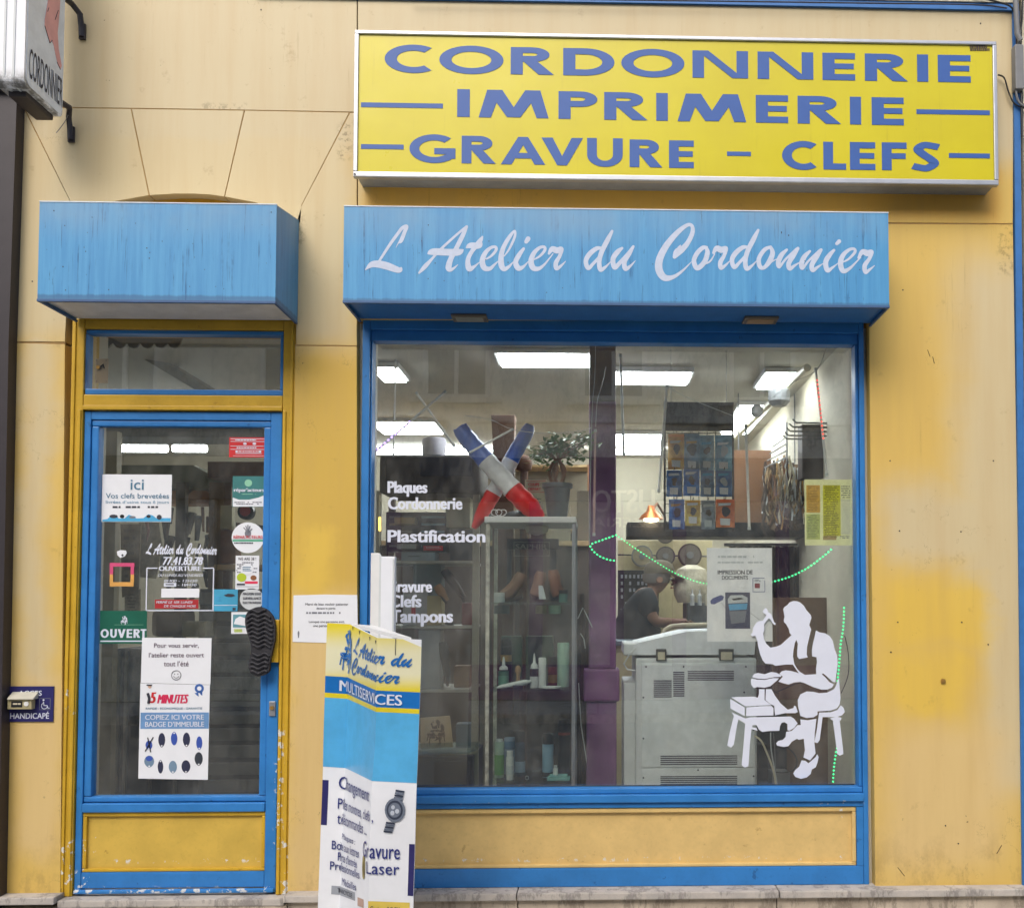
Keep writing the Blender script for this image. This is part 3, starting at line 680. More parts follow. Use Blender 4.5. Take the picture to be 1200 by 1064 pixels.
# stone sill slabs and the base below
base = thing('stone_base', 'beige stone base course below the shop front', 'wall', (0, -.03, 0)); base['kind'] = 'structure'; del base['category']
zs = SZ; th = .030
zt = P(600, 1049, -.07)[1]
def sillbox(a, c, name='sill_slab', yf=-.07, z=None):
    x0, x1, _, _ = PR(a, 1030, c, 1046, 0); z = zs if z is None else z
    MB().box(x0, x1, yf, .05, z-th, z, .004).build(name, M['sill'], base)
for a, c in ((489, 606.4), (607.6, 909.4), (910.6, 1300)): sillbox(a, c)
sillbox(338, 488); 
zl = P(40, 1046, 0)[1]
sillbox(-60, 74, z=zl)
zd = P(200, 1050, 0)[1]
x0, x1, _, _ = PR(75, 1030, 337, 1046, 0); MB().box(x0, x1, -.05, .20, zd-.03, zd, .004).build('threshold', M['sill'], base)
for a, c in ((-200, 70), (71, 201), (202, 337), (338, 606.4), (607.6, 909.4), (910.6, 1300)):
    x0, x1, _, _ = PR(a, 1030, c, 1046, -.04); MB().box(x0, x1, -.045 if a not in (71, 202) else -.046, .054, 0, zs-th-.001 if a > 300 else min(zl, zd)-.0305, .003).build('base_stone', M['base'], base)

# blue border strips of the shop front, the neighbours on both sides
bt = thing('blue_border_trim', 'narrow blue metal trim framing the top and right edge of the facade', 'trim', (0, 0, 3))
b = MB(); b.pprism([(1187, 13), (1194.5, 13), (1206, 1040), (1198.6, 1040)], -.012, .02); b.build('upright_strip', M['awn_in'], bt)
b = MB(); b.pprism([(300, -14), (480, -10), (820, -3.5), (1194, 4), (1194, 12.6), (820, 4.8), (505, -.5), (300, -4)], -.012, .02); b.build('top_strip', M['awn_in'], bt)
nb = thing('neighbour_wall', 'pale rough render of the neighbouring house at the right edge', 'wall', (2.4, 0, 0)); nb['kind'] = 'structure'; del nb['category']
rend = stone_mat('rough_pale_render', srgb(196, 190, 164), srgb(220, 214, 190), 24)
xr = P(1195.5, 12)[0]
b = MB(); b.box(xr+.004, 7, -.006, .4, -.1, 7); b.build('render_wall', rend, nb)
MB().pprism([(300, -200), (1194, -200), (1194, 3.4), (820, -4.2), (480, -10.7), (300, -14.7)], -.018, -.002).build('upper_wall', rend, nb)
lp = thing('neighbour_pilaster', 'dark brown painted pilaster of the neighbouring shop at the left edge', 'pillar', (-2.7, 0, 0))
xl = P(17, 250, -.06)[0]
MB().prism([(xl-.8, 0), (P(-2, 1040, -.06)[0], 0), P(-2, 1040, -.06), P(10, 400, -.06), P(20, 104, -.06), (xl-.8, P(20, 104, -.06)[1])], -.06, .09).build('shaft', M['dark'], lp)
x1_, z1_ = P(25, 104, -.09); MB().box(xl-.8, x1_, -.09, .09, z1_, z1_+.03, .004).build('capital', M['dark'], lp)
x1_, z2_ = P(14, 90, -.07); MB().box(xl-.8, x1_, -.07, .09, z1_+.031, 7).build('upper_shaft', mat('very_dark_brown_paint', srgb(40, 34, 38), .6), lp)
# cables up the right edge
cg = thing('cable_bundle', 'black and grey cables looping down the wall at the top right corner', 'cable', tuple(P3(1190, 60, 0)))
def cable(pts, y, r, m): MB().tube([P3(a, c, y) for a, c, in [tuple(q[:2]) for q in crom([(*p, 0) for p in pts], 6)]], r, 7).build('cable', m, cg, smooth=True)
cable([(1140, -4), (1170, 3), (1186, 10), (1190, 30), (1192, 70), (1191, 110), (1200, 124)], -.03, .004, M['black'])
cable([(1195, -20), (1191, 20), (1194, 60), (1190, 90), (1193, 118), (1206, 128)], -.036, .005, M['grey'])
cable([(1199, -20), (1197, 30), (1190, 66), (1196, 90), (1198, 160)], -.028, .004, M['black'])
cable([(1169.5, 88), (1177, 92), (1182, 108), (1189, 122), (1203, 128)], -.02, .0035, M['black'])
cable([(480, -3), (700, 0), (1000, 4), (1140, 6), (1180, 10)], -.036, .003, M['dark'])
MB().pbox(1190, 52, 1200, 104, -.05, -.008, .004).build('junction_box', M['grey'], cg)
MB().tube([P3(1190, 0, -.05), P3(1192, 40, -.05), P3(1196, 48, -.05)], .012, 10).build('conduit', M['grey'], cg, smooth=True)

# ================================================================== big yellow sign
yS = -.115
sg = thing('shop_sign', 'large yellow box sign in an aluminium frame with three lines of blue capitals', 'sign', tuple(P3(790, 210, -.02)))
A_, B_, C2, D_ = (415, 38.5), (1167.5, 51), (1169.5, 216), (415, 209)
def lerp(a, c, t): return (a[0]+(c[0]-a[0])*t, a[1]+(c[1]-a[1])*t)
x0, x1, z0, z1 = PR(415, 43, 1168.5, 213, yS)
sx0, sx1, sz0, sz1 = x0, x1, z0, z1
MB().box(x0+.012, x1-.012, yS+.012, -.001, z0+.008, z1-.008).build('casing', M['alud'], sg)
fwid = .024
b = MB(); b.box(x0, x1, yS-.006, yS+.022, z1-fwid*.7, z1, .004); b.build('frame_rail', M['alu'], sg)
b = MB(); b.box(x0, x1, yS-.006, yS+.022, z0, z0+fwid, .004); b.build('frame_rail', M['alu'], sg)
b = MB(); b.box(x0, x0+.018, yS-.0065, yS+.021, z0+fwid, z1-fwid*.7, .003); b.build('frame_rail', M['alu'], sg)
b = MB(); b.box(x1-.018, x1, yS-.0065, yS+.021, z0+fwid, z1-fwid*.7, .003); b.build('frame_rail', M['alu'], sg)
face = MB().box(x0+.018, x1-.018, yS+.002, yS+.011, z0+fwid, z1-fwid*.7).build('sign_face', M['signy'], sg)
yT = yS+.0012
def capsline(s, a, c, d, e, sl0, sl1, bold=.022):
    """capitals spread between pixel a..d, following the slope of the sign: letter by letter"""
    o = ptext(s, a, c, d, e, yT, M['signb'], sg, bold=bold, spacing=1.02, name='lettering'); return o
def line(word, xs, y0a, y0b, hh, xa, xb, rnd='OCGSU'):
    out = []
    for ch, (a, c) in zip(word, xs):
        t_ = y0a+((a+c)/2-xa)/(xb-xa)*(y0b-y0a); e = .7 if ch in rnd else 0
        out.append((ch, a, c, t_-e, t_+hh+e))
    return out
caps(line('CORDONNERIE', [(450.8,505.7),(514.8,590),(598.5,649),(660,720),(728,802),(811.5,876.6),(887.8,953),(963.8,1002),(1013.5,1063.5),(1074.7,1087.7),(1099,1137.4)], 53.4, 65, 31.8, 478, 1118), 14.2, 7.2, yT, M['signb'], sg)
caps(line('IMPRIMERIE', [(535.8,550.5),(561,643),(654.5,700),(708,758.8),(769,782.6),(794,874.5),(885.7,923.5),(934.7,985.5),(996,1009),(1021.5,1059)], 105, 114.6, 32.3, 543, 1040), 14.2, 7.4, yT, M['signb'], sg)
caps(line('GRAVURE', [(479.8,533.7),(541,581),(587,639),(634.5,683),(688,729.7),(737.8,776),(784,813)], 158.5, 165, 32.2, 506, 798), 11.4, 7.2, yT, M['signb'], sg)
caps(line('CLEFS', [(916.5,956.8),(964.8,991.4),(996,1025.7),(1033.4,1062.5),(1068.8,1101)], 166.3, 167.7, 32.4, 936, 1085), 11.4, 7.2, yT, M['signb'], sg)
for a, c, d, e in ((423, 121, 519, 126.5), (1074, 129, 1160, 134.5), (423, 169.5, 473, 175), (1112, 180, 1160, 185.5), (852, 178, 880, 183)):
    prect(a, c, d, e, yT-.0006, M['signb'], sg, 'bar')
scrib(1136, 54, 1160, 60, 2, yT-.001, M['leather'], sg, 'sticker', .95, 3, 1)
MB().disc(x0+.008, z0+.01, .004, yS-.009, yS-.006, 8).build('screw', M['dark'], sg)

# ================================================================== awnings
def awning(name, label, xa, ya, xb, yb, dep, soffit, letters=None, rightback=None):
    t = thing(name, label, 'awning', tuple(P3((xa+xb)/2, yb, -.05)))
    yf = -dep; x0, x1, z0, z1 = PR(xa, ya, xb, yb, yf); s = .003
    zb = z1+.055                              # top rises towards the wall
    def sl(y): return z1+(zb-z1)*(y-yf)/(-.001-yf)
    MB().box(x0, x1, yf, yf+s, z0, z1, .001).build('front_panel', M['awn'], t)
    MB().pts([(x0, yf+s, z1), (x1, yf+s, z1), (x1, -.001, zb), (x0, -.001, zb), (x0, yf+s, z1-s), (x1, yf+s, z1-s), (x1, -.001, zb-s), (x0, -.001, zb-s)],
             [(0, 1, 2, 3), (7, 6, 5, 4), (0, 4, 5, 1), (1, 5, 6, 2), (2, 6, 7, 3), (3, 7, 4, 0)]).build('top_panel', C_('bleached_bounce_sheet', 200, 204, 200), t)  # top sheet kept pale to bounce neutral light onto the wall
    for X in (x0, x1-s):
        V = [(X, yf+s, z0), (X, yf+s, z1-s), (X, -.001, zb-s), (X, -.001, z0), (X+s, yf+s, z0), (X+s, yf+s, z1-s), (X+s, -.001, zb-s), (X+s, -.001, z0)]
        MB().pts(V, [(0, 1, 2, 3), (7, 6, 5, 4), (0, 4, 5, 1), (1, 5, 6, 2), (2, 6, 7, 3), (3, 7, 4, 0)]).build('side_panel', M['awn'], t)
    MB().box(x0+s, x1-s, yf+s, -.001, z0+.012, z0+.015).build('soffit', soffit, t)
    rim = C_('dark_blue_edge', 58, 92, 136, rough=.5)
    b = MB(); b.box(x0-.001, x1+.001, yf-.003, yf+.012, z0-.006, z0+.004, .001); b.box(x0-.001, x0+.008, yf+.012, -.002, z0-.005, z0+.003); b.box(x1-.008, x1+.001, yf+.012, -.002, z0-.005, z0+.003)
    b.build('bottom_edge', rim, t)
    MB().box(x0-.001, x1+.001, yf-.002, yf+.008, z1-.001, z1+.004, .001).build('top_edge', C_('bleached_edge', 206, 218, 228), t)
    # rust-dark pinholes
    rnd = random.Random(len(name)); b = MB()
    for _ in range(26):
        X, Z = rnd.uniform(x0+.02, x1-.02), rnd.uniform(z0+.02, z1-.03); b.disc(X, Z, rnd.uniform(.0012, .0026), yf-.0012, yf+.0005, 7)
    o = b.build('pinholes', M['ink'], t); o['kind'] = 'stuff'
    return t, (x0, x1, z0, z1, yf)
a1, r1 = awning('door_awning', 'plain sky blue sheet metal box awning above the door, without lettering', 45, 238.5, 323.5, 353, .29, M['soffw'])
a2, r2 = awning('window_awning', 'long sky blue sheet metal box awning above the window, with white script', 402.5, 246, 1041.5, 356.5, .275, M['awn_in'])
yA = r2[4]-.0008
ang = math.atan2(9, 638)
for wd in (W_L, W_ATE, W_DU, W_CORD):
    brush(wd, lambda x, y: P3(x, y, yA), M['awn_let'], a2, .45)
# two flush spotlights under it
for a, c, d, e in ((527, 366, 574, 376), (868, 369, 914, 378)):
    x, z = P((a+d)/2, e, -.17)
    zz = r2[2]+.0115; p0 = PZ(a+3, (c+e)/2, zz); p1 = PZ(d-3, (c+e)/2, zz); yc = p0.y
    t = thing('soffit_light', 'small square light fitting under the window awning, %s' % ('left one, greenish and unlit' if a < 600 else 'right one, with a brownish rim'), 'light fitting', (p0.x, yc, zz), 'fittings under the awning')
    MB().box(p0.x, p1.x, yc-.045, yc+.045, zz-.012, zz-.0005, .003).build('housing', C_('tarnished_housing', 118, 108, 92), t)
    MB().box(p0.x+.018, p1.x-.018, yc-.03, yc+.03, zz-.0145, zz-.0122).build('diffuser', C_('dusty_diffuser', 150, 152, 138) if a < 600 else C_('tan_diffuser', 168, 142, 108), t)
    for X in (p0.x+.009, p1.x-.009): MB().lathe(X, yc, [(.005, zz-.0155), (.004, zz-.012)], 8).build('screw', M['grey'], t)

# ================================================================== display window
yF = .020
wt = thing('shop_window', 'wide shop window in a blue painted frame above a yellow panel', 'window', ((WX0+WX1)/2, .05, SZ))
def pb(a, c, d, e, y0, y1, name, m, par, bev=.003): return MB().pbox(a, c, d, e, y0, y1, bev).build(name, m, par)
GZ0 = P(700, 921.5, .08)[1]; GZ1 = P(700, 404, .08)[1]; GX0 = P(437, 650, .08)[0]; GX1 = P(1001, 660, .08)[0]
xo0, xo1 = WX0+.001, WX1-.001
x_in1 = P(1009, 660, yF)[0]; x_in0 = P(431, 650, yF)[0]
zr0, zr1 = P(700, 946.5, yF)[1], P(700, 930.5, yF)[1]
ztop = P(700, 388, yF)[1]
MB().box(xo0, x_in0, yF, .075, SZ+.0, WZ1, .004).build('stile', M['blue'], wt)
MB().box(x_in1, xo1, yF, .075, SZ+.0, WZ1, .004).build('stile', M['blue'], wt)
MB().box(x_in0, x_in1, yF+.001, .075, ztop, WZ1-.001, .004).build('top_rail', M['blue'], wt)
MB().box(x_in0+.001, x_in1-.001, yF+.006, .10, zr1+.001, GZ0+.002, .004).build('bottom_bead', M['blue'], wt)
MB().box(x_in0+.001, x_in1-.001, .034, .10, GZ1-.002, ztop-.001, .004).build('top_bead', M['blue'], wt)
MB().box(x_in0+.001, GX0, .034, .10, GZ0+.003, GZ1-.003, .004).build('side_bead', M['blue'], wt)
MB().box(GX1, x_in1-.001, .034, .10, GZ0+.003, GZ1-.003, .004).build('side_bead', M['blue'], wt)
zq = P(700, 940.8, yF-.012)[1]
MB().box(x_in0+.001, x_in1-.001, yF-.012, .08, zq, zr1-.0005, .005).build('window_sill', M['blue'], wt)
MB().box(x_in0+.001, x_in1-.001, yF+.002, .08, zr0, zq-.003, .002).build('middle_rail', M['blue'], wt)
xp1 = P(1012.5, 980, yF)[0]; zp1 = zr0-.002; zp0 = P(700, 1017, yF)[1]
MB().box(xo0+.02, x_in1-.001, yF+.0015, .08, SZ+.001, zp0, .003).build('bottom_rail', M['blue'], wt)
MB().box(x_in1-.03, x_in1-.001, yF+.0018, .08, zp0+.001, zp1-.001, .001).build('bottom_stile', M['blue'], wt)
# yellow panel with its moulding
MB().box(x_in0+.001, x_in1-.031, .045, .075, zp0+.001, zp1-.001).build('panel', M['panelw'], wt)
mo = .020
b = MB(); b.box(x_in0+.001, x_in1-.031, .028, .045, zp1-.021, zp1-.001, .004); b.build('panel_moulding', M['panelw'], wt)
b = MB(); b.box(x_in0+.001, x_in1-.031, .028, .045, zp0+.001, zp0+.016, .004); b.build('panel_moulding', M['panelw'], wt)
b = MB(); b.box(x_in1-.049, x_in1-.031, .0285, .045, zp0+.017, zp1-.022, .004); b.build('panel_moulding', M['panelw'], wt)
b = MB(); b.box(x_in0+.001, x_in0+.02, .0285, .045, zp0+.017, zp1-.022, .004); b.build('panel_moulding', M['panelw'], wt)
MB().box(GX0-.004, GX1+.004, .080, .086, GZ0-.004, GZ1+.004).build('pane', M['glass'], wt)
MB().tube([(GX0+.01, .079, GZ0+.004), (GX1-.01, .079, GZ0+.004)], .003, 6).build('seal', M['black'], wt)
YV = .0790
# vinyl words on the pane (each a sticker)
vw = thing('window_lettering', 'white vinyl words listing the services on the left side of the window', 'lettering', tuple(P3(500, 650, .08)))
for s, a, c, d, e in (('Plaques', 454, 564, 501, 579), ('Cordonnerie', 454.5, 582.5, 542, 597), ('Plastification', 454, 621, 569, 635.5), ('Gravure', 454, 680, 506.5, 694), ('Clefs', 456, 697, 494, 711.5), ('Tampons', 457, 715, 531, 733)):
    if s == 'Plaques': e = 582
    if s == 'Tampons': c, e = 714.5, 734
    ptext(s, a, c, d, e, YV, M['vinyl'], vw, bold=.016, name='word', fat=.065)
cob = thing('cobbler_decal', 'white vinyl silhouette of a cobbler hammering a shoe, on the window', 'sticker', tuple(P3(920, 910, .079)))
a = np.array([p for s in COBBLER for p in s])
for s in COBBLER: MB().pprism(s, YV-.0005, YV).build('shape', M['vinyl'], cob)

# ================================================================== door, transom and their wooden surround
yd = .035
ds = thing('door_surround', 'ochre painted wooden surround around the door and transom window', 'door frame', ((DX0+DX1)/2, .05, zd))
zA = P(200, 387, .02)[1]; zB = P(200, 463, .02)[1]; zC = P(200, 481.5, .02)[1]
TX0, TX1, _, _ = PR(95.5, 388, 338.5, 462, .02)
LX0, LX1, _, _ = PR(97.5, 481, 332.5, 760, .02)
LX0 = (P(98.5, 481, .02)[0]+P(87.5, 1045, .02)[0])/2; LX1 = (P(332, 484, .02)[0]+P(321.5, 1045, .02)[0])/2
MB().box(DX0+.001, LX0-.004, .010, .14, zd, DZ1-.001, .004).build('jamb', M['ochre'], ds)
MB().box(LX1+.004, DX1-.001, .010, .14, zd, DZ1-.001, .004).build('jamb', M['ochre'], ds)
MB().box(LX0-.003, LX1+.003, .012, .14, zA+.001, DZ1-.002, .003).build('head', M['ochre'], ds)
MB().box(LX0-.003, LX1+.003, .012, .14, zC+.001, zB-.001, .004).build('crossbar', M['ochre'], ds)
MB().box(LX0-.003, LX1+.003, .004, .0115, zC+.001, zC+.020, .003).build('drip_moulding', M['ochre'], ds)
for X, q in ((DX0+.008, 1), (LX0-.022, 0), (LX1+.008, 0), (DX1-.022, 1)):
    MB().box(X, X+.013, .003, .0098, zd+.002, DZ1-.004 if q else zC, .003).build('bead', M['ochre'], ds)
# mend transom edges
tr = thing('transom_window', 'blue framed transom window above the door', 'window', ((TX0+TX1)/2, .03, zB))
tx0, tx1 = LX0-.002+.0, LX1+.002
ux0, ux1 = P(104.5, 425, .05)[0], P(331, 425, .05)[0]; uz1, uz0 = P(200, 393.5, .05)[1], P(200, 458, .05)[1]
for q in ((tx0, tx1, uz1, zA-.001), (tx0, tx1, zB+.0005, uz0), (tx0, ux0, uz0+.0005, uz1-.0005), (ux1, tx1, uz0+.0005, uz1-.0005)):
    MB().box(q[0], q[1], .020, .08, q[2], q[3], .004).build('frame', M['blue'], tr)
MB().box(ux0-.004, ux1+.004, .050, .056, uz0-.004, uz1+.004).build('pane', M['glass'], tr)
# door leaf
dr = thing('shop_door', 'blue glazed shop door covered in stickers, with a yellow bottom panel', 'door', ((LX0+LX1)/2, .03, zd))
zD1 = zC-.003; zD0 = P(200, 1046, .02)[1]
gx0, gx1 = (P(119.5, 520, .05)[0]+P(109, 930, .05)[0])/2, (P(312.5, 520, .05)[0]+P(304, 930, .05)[0])/2
gz1, gz0 = P(200, 501, .05)[1], P(200, 931.5, .05)[1]
bx0, bx1, bz1, bz0 = gx0-.032, gx1+.032, gz1+.028, gz0-.026
zp = P(200, 952, .02)[1]; zq2 = P(200, 1021.5, .02)[1]
MB().box(LX0, bx0, .020, .06, zD0, zD1, .004).build('stile', M['blue'], dr)
MB().box(bx1, LX1, .020, .06, zD0, zD1, .004).build('stile', M['blue'], dr)
MB().box(bx0+.0005, bx1-.0005, .0205, .06, bz1, zD1-.001, .003).build('top_rail', M['blue'], dr)
for q in ((bx0+.001, bx1-.001, gz1, bz1-.001), (bx0+.001, bx1-.001, bz0+.002, gz0), (bx0+.001, gx0, gz0+.0005, gz1-.0005), (gx1, bx1-.001, gz0+.0005, gz1-.0005)):
    MB().box(q[0], q[1], .027, .075, q[2], q[3], .006).build('glazing_bead', M['blue'], dr)
MB().box(bx0+.001, bx1-.001, .014, .06, zp+.003, bz0-.001, .006).build('middle_rail', M['blue'], dr)
px0_, px1_ = P(99.5, 985, .02)[0]+.0, P(309, 985, .02)[0]
MB().box(bx0+.001, bx1-.001, .0215, .06, zD0+.022, zq2, .003).build('bottom_rail', M['blue'], dr)
MB().box(LX0+.004, LX1-.004, .004, .0195, zD0+.002, zD0+.020, .006).build('weather_board', M['blue'], dr)
MB().box(bx0+.001, bx1-.001, .040, .055, zq2+.001, zp+.002).build('panel', M['panelo'], dr)
for q in ((bx0+.001, bx1-.001, zp-.016, zp+.002), (bx0+.001, bx1-.001, zq2+.001, zq2+.015), (bx0+.001, bx0+.017, zq2+.016, zp-.017), (bx1-.017, bx1-.001, zq2+.016, zp-.017)):
    MB().box(q[0], q[1], .026, .0395, q[2], q[3], .004).build('panel_moulding', M['ochre'], dr)
MB().box(gx0-.004, gx1+.004, .052, .058, gz0-.004, gz1+.004).build('pane', M['glass'], dr)
x, z = P(319.5, 830, .02)
b = MB(); b.box(x-.014, x+.014, .013, .0195, z-.032, z+.032, .004); b.build('lock_plate', M['alu'], dr)
b = MB(); b.disc(x, z+.004, .0085, .006, .0128, 16); b.build('lock_cylinder', M['brass'], dr)
# boot sole used as door handle
sole = thing('sole_door_handle', 'black rubber boot sole fixed upright on the door as a handle', 'door handle', tuple(P3(305, 750, -.01)))
SOLE = [(296,713),(303,711),(312,714),(319,722),(322,733),(322,748),(319,762),(316,776),(315,786),(309,791),(301,792),(293,788),(291,778),(294,764),(293,752),(289,740),(287,728),(289,718)]
SOLE = [tuple(q[:2]) for q in crom([(*p, 0) for p in SOLE]+[(*SOLE[0], 0)], 4)[:-1]]
MB().pprism(SOLE, -.030, -.010, bev=.003).build('sole', M['blackr'], sole)
import colorsys
def inside(poly, x, y):
    c = False; n = len(poly)
    for i in range(n):
        x1, y1 = poly[i]; x2, y2 = poly[(i+1) % n]
        if (y1 > y) != (y2 > y) and x < (x2-x1)*(y-y1)/(y2-y1)+x1: c = not c
    return c
y = 716
while y < 789:
    if not (757 < y < 762):
        pts = []
        for k in range(60):
            x = 284+k*.7; yy = y+1.6*math.sin((x-284)*.42)+((x-305)**2)*.006
            if inside(SOLE, x-1.6, yy) and inside(SOLE, x+1.6, yy) and inside(SOLE, x, yy-1) and inside(SOLE, x, yy+1): pts.append(P3(x, yy, -.0325))
        if len(pts) > 5: MB().tube(pts[::2], .0052, 6).build('tread_rib', M['blackr'], sole)
    y += 5.1
for dz in (728, 778):
    X, Z = P(306, dz, .0); MB().lathe(X, 0, [(.010, -.0105), (.010, .0195)], 12, 'y', Z).build('spacer', M['grey'], sole)
MB().pbox(317, 726, 326.5, 776, -.006, .019, .003).build('back_plate', M['ochre'], sole)

# ================================================================== things on the wall outside
# blade sign, top left
bx = (P(28, 86, -.42)[0]+P(74, 138, -.10)[0])/2
bs_ = thing('blade_sign', 'white projecting lightbox sign with a pink boot, seen from the side at top left', 'sign', (bx-.05, -.1, 2.9))
def onx(px, py, X):      # photo pixel on the plane x = X
    v = ray(px, py); t = X/v.x; return (-DIST+v.y*t, EYE+v.z*t)
yn, zn = onx(28, 84, bx); yf_, zf_ = onx(73, 137, bx)
zbot = zf_-.012; yn = -.40; wth = .115
def rounded(y0, y1, z0, z1, r, n=6):
    out = []
    for cy_, cz_, a0 in ((y0+r, z0+r, 180), (y1-r, z0+r, 270), (y1-r, z1-r, 0), (y0+r, z1-r, 90)):
        for k in range(n+1): a = R(a0+90*k/n); out.append((cy_+r*math.cos(a), cz_+r*math.sin(a)))
    return out
def xprism(poly, x0, x1):
    b = MB(); n = len(poly); V = [(x0, p[0], p[1]) for p in poly]+[(x1, p[0], p[1]) for p in poly]
    b.pts(V, [tuple(range(n)), tuple(reversed(range(n, 2*n)))]+[(i, (i+1) % n, (i+1) % n+n, i+n) for i in range(n)]); return b
rp = rounded(yn, yf_, zbot, zbot+.95, .03)
grime = NT('grimy_white_sign_plastic'); zz = grime.xyz()[2]
gm = grime.math('MULTIPLY', grime.math('SUBTRACT', 1.0, grime.ramp(zz, zbot+.005, zbot+.075)), grime.ramp(grime.noise(22, 5, .7), .35, .6))
grime.bsdf(grime.mix(grime.math('MULTIPLY', gm, .85), srgb(226, 230, 236), srgb(70, 70, 62)), .4)
xprism(rp, bx-wth, bx).build('casing', grime.m, bs_)
for i, X in enumerate((bx-wth*.68, bx-wth*.36)):
    xprism(rounded(yn-.003, yf_+.002, zbot-.003, zbot+.953, .047), X-.004, X+.004).build('casing_rim', M['lgrey'], bs_)
xprism(rounded(yn+.012, yf_-.004, zbot+.012, zbot+.93, .035), bx, bx+.002).build('face', C_('sign_face_white', 214, 222, 232, rough=.35), bs_)
# word and boot on the face
vs, fs = glyphs('CORDONNIER', 0, 1.0); b = MB(); ya, yb_ = yn+.028, yf_-.008
b.pts([(bx+.0035, ya+v[0]*(yb_-ya), zbot+.045+v[1]*.125) for v in vs], fs); b.build('lettering', M['ink'], bs_)
BOOT = [(.56, 1.0), (.86, 1.0), (.84, .70), (.80, .52), (.84, .40), (.93, .30), (.90, .26), (.82, .28), (.70, .40), (.64, .42), (.60, .38), (.46, .47), (.46, .52), (.52, .66), (.55, .82)]
xprism([(yn+p[0]*(yf_-yn), zbot+.06+p[1]*.55) for p in BOOT], bx+.0022, bx+.0035).build('boot_print', C_('faded_pink_print', 214, 158, 158), bs_)
b = MB()
for y0_, z0_, y1_, z1_ in ((.46, .47, .60, .38), (.60, .38, .66, .42), (.60, .72, .70, .78), (.72, .60, .80, .70), (.52, .60, .55, .64), (.90, .26, .80, .29)):
    b.tube([(bx+.0038, yn+y0_*(yf_-yn), zbot+.06+z0_*.55), (bx+.0038, yn+y1_*(yf_-yn), zbot+.06+z1_*.55)], .0012, 5)
    b.build('boot_outline', M['ink'], bs_); b = MB()
MB().box(bx-wth*.8, bx-.02, yn+.05, yf_-.03, zbot-.022, zbot+.001, .005).build('tray', M['dark'], bs_)
for zz_, a in ((zbot+.015, 0), (zbot+.42, 1)):
    q = P3(85, 142, 0) if not a else P3(98, 22, 0)
    MB().tube([(bx-.03, yf_-.01, q.z+.03), (bx-.01, -.055, q.z+.03), (q.x, -.03, q.z), (q.x, -.016, q.z-.05), (q.x, -.012, q.z-.09)], .0125, 6).build('bracket_arm', M['dark'], bs_)
    MB().box(q.x-.014, q.x+.014, -.012, -.0005, q.z-.10, q.z-.03, .002).build('bracket_plate', M['dark'], bs_)
MB().tube([P3(80, 135, -.05), P3(76, 143, -.045), P3(71, 150, -.03), (P3(66, 156, -.03))], .0016, 5).build('wire', M['grey'], bs_)

# disabled access plate and intercom box in front of it
ac = thing('access_plate', 'navy enamel plate about disabled access on the left pilaster', 'plate', tuple(P3(34, 846, -.004)))
MB().pbox(7, 804, 62.5, 845.5, -.006, -.0005, .001).build('plate', M['navy'], ac)
ptext('ACCES', 22, 809, 49, 815, -.0065, M['vinyl'], ac, bold=.01); ptext('HANDICAPÉ', 12, 833.5, 57.5, 842, -.0065, M['vinyl'], ac, bold=.01)
b = MB()
for q in ((46, 818, 59, 818.5), (46, 831, 59, 831.5)): b.pbox(*q, -.0065, -.006)
for q in ((46, 818.6, 46.5, 830.9), (58.5, 818.6, 59, 830.9)): b.pbox(*q, -.0065, -.006)
b.build('symbol_frame', M['inkg'], ac)
b = MB(); X, Z = P(51.0, 820, -.007); b.disc(X, Z, .004, -.0073, -.0066, 12)
cx_, cz_ = P(52, 827, -.007)
b.tube([(cx_+.0125*math.cos(t), -.007, cz_+.0125*math.sin(t)) for t in [R(100+k*20) for k in range(13)]], .0016, 5)
b.tube([P3(51, 822, -.007), P3(51.6, 826.5, -.007), P3(55.2, 826.5, -.007), P3(56.6, 830, -.007), P3(58, 829.4, -.007)], .0019, 5)
b.build('wheelchair_symbol', M['vinyl'], ac)
ic = thing('intercom_box', 'small cream door buzzer box with sloped hood over the navy access plate', 'doorbell', tuple(P3(26, 833, -.02)))
MB().pbox(8.5, 817, 37, 831, -.034, -.0062, .003).build('body', C_('dull_bronze_plastic', 166, 158, 122), ic)
x0, x1, z0, z1 = PR(9, 813, 39.5, 818.5, -.04)
MB().pts([(x0, -.044, z0), (x1, -.044, z0), (x1, -.0062, z1+.006), (x0, -.0062, z1+.006), (x0, -.044, z0-.003), (x1, -.044, z0-.003), (x1, -.0062, z0-.003), (x0, -.0062, z0-.003)],
         [(0, 1, 2, 3), (7, 6, 5, 4), (0, 4, 5, 1), (1, 5, 6, 2), (2, 6, 7, 3), (3, 7, 4, 0)]).build('hood', C_('dull_silver_hood', 190, 188, 174), ic)
MB().pbox(13, 821.5, 26, 828.5, -.0355, -.0341, .001).build('slot', M['black'], ic)
X, Z = P(31, 824.5, -.035); MB().disc(X, Z, .010, -.038, -.0341, 16).build('push_button', M['whitep'], ic)
scrib(15, 823.6, 25, 826, 1, -.0362, M['creamp'], ic, 'name_label', .8, 4)

